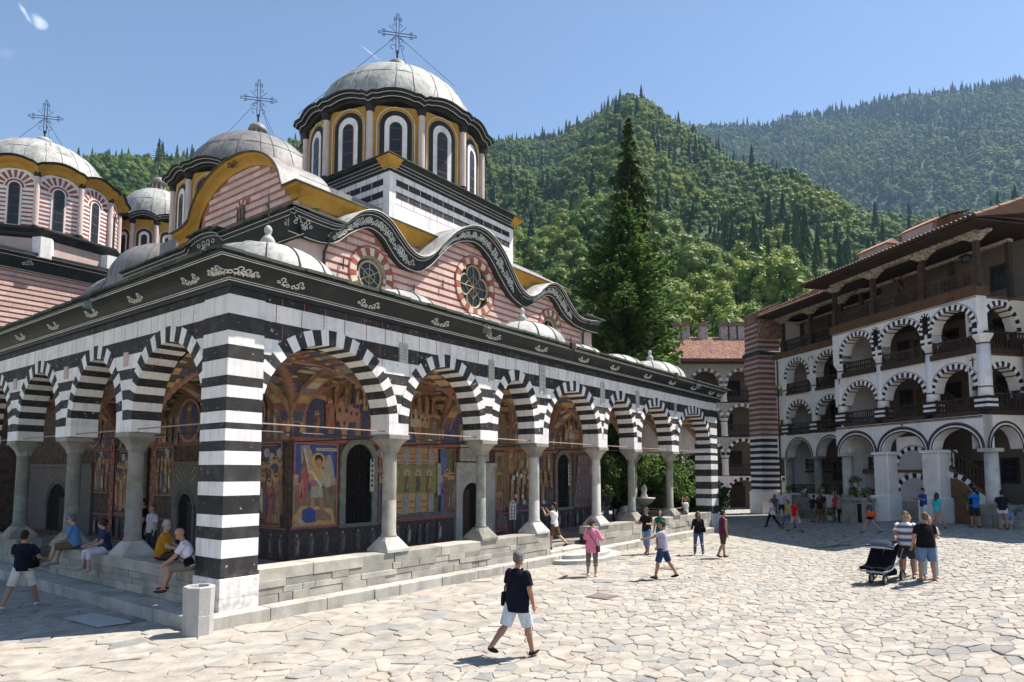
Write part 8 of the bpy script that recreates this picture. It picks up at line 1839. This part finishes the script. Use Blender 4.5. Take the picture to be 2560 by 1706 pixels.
bg_ = empty('plastic_bag', (-.22, 5.75, .62)); tag(bg_, 'blue plastic bag between the knees of the seated woman', 'bag'); mb = MB(); mb.ell((0, 0, .1), (.06, .1, .17), 8, 7); bo = mb.build('sack', cloth((18, 88, 168)), bg_); soft(bo, .012); mb = MB(); mb.tube([(0, -.05, .24), (0, -.02, .33), (0, .03, .33), (0, .05, .24)], .01, 4); mb.build('handles', cloth((18, 88, 168)), bg_)
person('woman in magenta top sitting behind the first column', .62, 5.35, 1.0, fc(20), 1.62, dict(SIT), (150, 40, 120), (60, 56, 60), 'shorts', 'short', 'brown', 'short', 0, (60, 50, 50), 1.0, .014, female=True)
person('man in black T-shirt standing inside the shaded gallery', 2.6, 9.1, FLOOR, WD(-20), 1.8, dict(shL=5, shR=5), (12, 12, 14), (40, 40, 46), 'long', 'short', 'black', 'short', 1, (20, 20, 20), 1.05, .015)
person('person in white top half hidden behind the first column', 2.4, 8.1, FLOOR, WD(10), 1.66, None, (200, 196, 204), (60, 60, 70), 'long', 'short', 'lightbrown', 'short', 0, (60, 50, 50), .95, .015)
person('grey haired man in mustard T-shirt sitting on the parapet with his back to the court', .42, 3.3, 1.0, fc(-78), 1.76, dict(SIT, lean=6, headyaw=-38, shL=30, shR=30), (178, 122, 34), (66, 60, 48), 'shorts', 'short', 'white', 'short', 0, (60, 50, 50), 1.22, .012)
ps_ = person('bald man in white shirt and grey shorts leaning on his knees on the parapet', .02, 1.16, 1.0, WD(-35), 1.74, dict(SIT, lean=20, hipL=84, hipR=84, kneeL=72, kneeR=70, shL=50, shR=50, elL=22, elR=22, headpitch=10), (216, 212, 226), (120, 112, 104), 'shorts', 'short', 'white', 'bald', 1, (70, 44, 40), 1.12, .012)
shoulder_bag(ps_, 'black waist bag of the bald man', (14, 14, 18), 1, (.1, .2, .18), -.02)
person('person in blue shirt sitting on the parapet behind the bald man', .58, 1.45, 1.0, fc(10), 1.7, dict(SIT), (30, 80, 170), (60, 60, 70), 'shorts', 'short', 'black', 'short', 1, (40, 40, 40), 1.0, .014)

# ================================================================== double pushchair
pc = empty('pushchair', (13.22, -9.86, gz(13.2, -9.85) + .005), fc(128)); tag(pc, 'black double pushchair with two seats and fat rubber wheels on the sunny paving', 'pushchair')
ALU = M('brushed_aluminium', (.55, .55, .56), .35, .1, 8, metal=.8); BLK = cloth((14, 15, 22)); RUB_ = M('rubber_tyre', (.015, .015, .016), .8, .2, 8); HUBM = M('pale_wheel_hub', (.5, .48, .42), .5, .1, 8)
def wheel(x, y, r):
    w = MB(); w.tube([(x + (r - .025) * math.cos(t), y, r + (r - .025) * math.sin(t)) for t in [6.28319 * k / 20 for k in range(21)]], .028, 8, cap=False); wo = w.build('wheel', RUB_, pc, smooth=True)
    w = MB(); w.tube([(x + (r * .62) * math.cos(t), y, r + (r * .62) * math.sin(t)) for t in [6.28319 * k / 20 for k in range(21)]], .014, 6, cap=False)
    for k in range(6): t = 6.28319 * k / 6; w.tube([(x, y, r), (x + r * .8 * math.cos(t), y, r + r * .8 * math.sin(t))], .012, 5)
    w.tube([(x, y - .03, r), (x, y + .03, r)], .03, 8); w.build('hub', HUBM, wo)
for x, y, r in ((.48, .3, .13), (.48, -.05, .13), (-.42, .36, .16), (-.42, -.36, .16)): wheel(x, y, r)
mb = MB()
for y in (-.37, 0, .37):
    mb.tube([(.5, y * .85, .3), (.2, y, .38), (-.3, y, .62), (-.62, y, 1.02)], .016, 6); mb.tube([(-.42, y, .16), (-.2, y, .5), (.1, y, .42)], .015, 6)
mb.tube([(-.62, -.37, 1.02), (-.64, -.2, 1.05), (-.64, .2, 1.05), (-.62, .37, 1.02)], .02, 6); mb.tube([(.5, -.32, .3), (.56, 0, .3), (.5, .32, .3)], .016, 6); mb.tube([(.48, .3, .13), (.47, .27, .3)], .014, 5); mb.tube([(.48, -.05, .13), (.47, -.05, .3)], .014, 5); mb.tube([(.44, -.36, .36), (.66, -.33, .34), (.68, .33, .34), (.44, .36, .36)], .014, 5); mb.build('frame', ALU, pc)
for y in (-.18, .18):
    mb = MB(); mb.add([(a, y + q, z) for q in (-.165, .165) for a, z in ((.5, .38), (.1, .46), (-.34, 1.0), (-.38, .97), (.06, .4), (.5, .34))], [(0, 1, 7, 6), (1, 2, 8, 7), (2, 3, 9, 8), (3, 4, 10, 9), (4, 5, 11, 10), (5, 0, 6, 11), (0, 5, 4, 1), (1, 4, 3, 2), (6, 7, 10, 11), (7, 8, 9, 10)]); mb.build('seat', BLK, pc)
    mb = MB(); mb.ell((.52, y, .4), (.06, .16, .05), 10, 6); mb.build('footrest', BLK, pc, smooth=True)
mb = MB(); K = 8; vs = []
for i in range(K + 1):
    t = i / K; a = R(20 + 95 * t)
    for j in range(9): y = -.38 + .76 * j / 8; vs.append((-.28 + .36 * math.cos(a), y, .86 + .24 * math.sin(a) - .05 * abs(y / .38) ** 4))
mb.add(vs, [(i * 9 + j, i * 9 + j + 1, (i + 1) * 9 + j + 1, (i + 1) * 9 + j) for i in range(K) for j in range(8)]); hd_ = mb.build('hood', M('shiny_dark_hood', (.02, .025, .04), .35, .2, 6, spec=.5), pc, smooth=True)
mb = MB(); mb.box(.02, .03, -.36, .36, .88, .98); mb.build('hood_window', M('clear_plastic', (.35, .40, .46), .2, .3, 8, spec=.6), hd_)
mb = MB(); mb.bbox(-.3, .25, -.3, .3, .2, .36, .04); mb.build('basket', BLK, pc)

# bake the soft meshes in one pass
dg = bpy.context.evaluated_depsgraph_get(); dg.update()
for o in BAKE:
    me = bpy.data.meshes.new_from_object(o.evaluated_get(dg)); o.modifiers.clear(); old = o.data; o.data = me; me.polygons.foreach_set('use_smooth', [True] * len(me.polygons)); bpy.data.meshes.remove(old)
print('tris', sum(len(m.loops) - 2 * len(m.polygons) for m in {o.data for o in scene.objects if o.type == 'MESH'}))
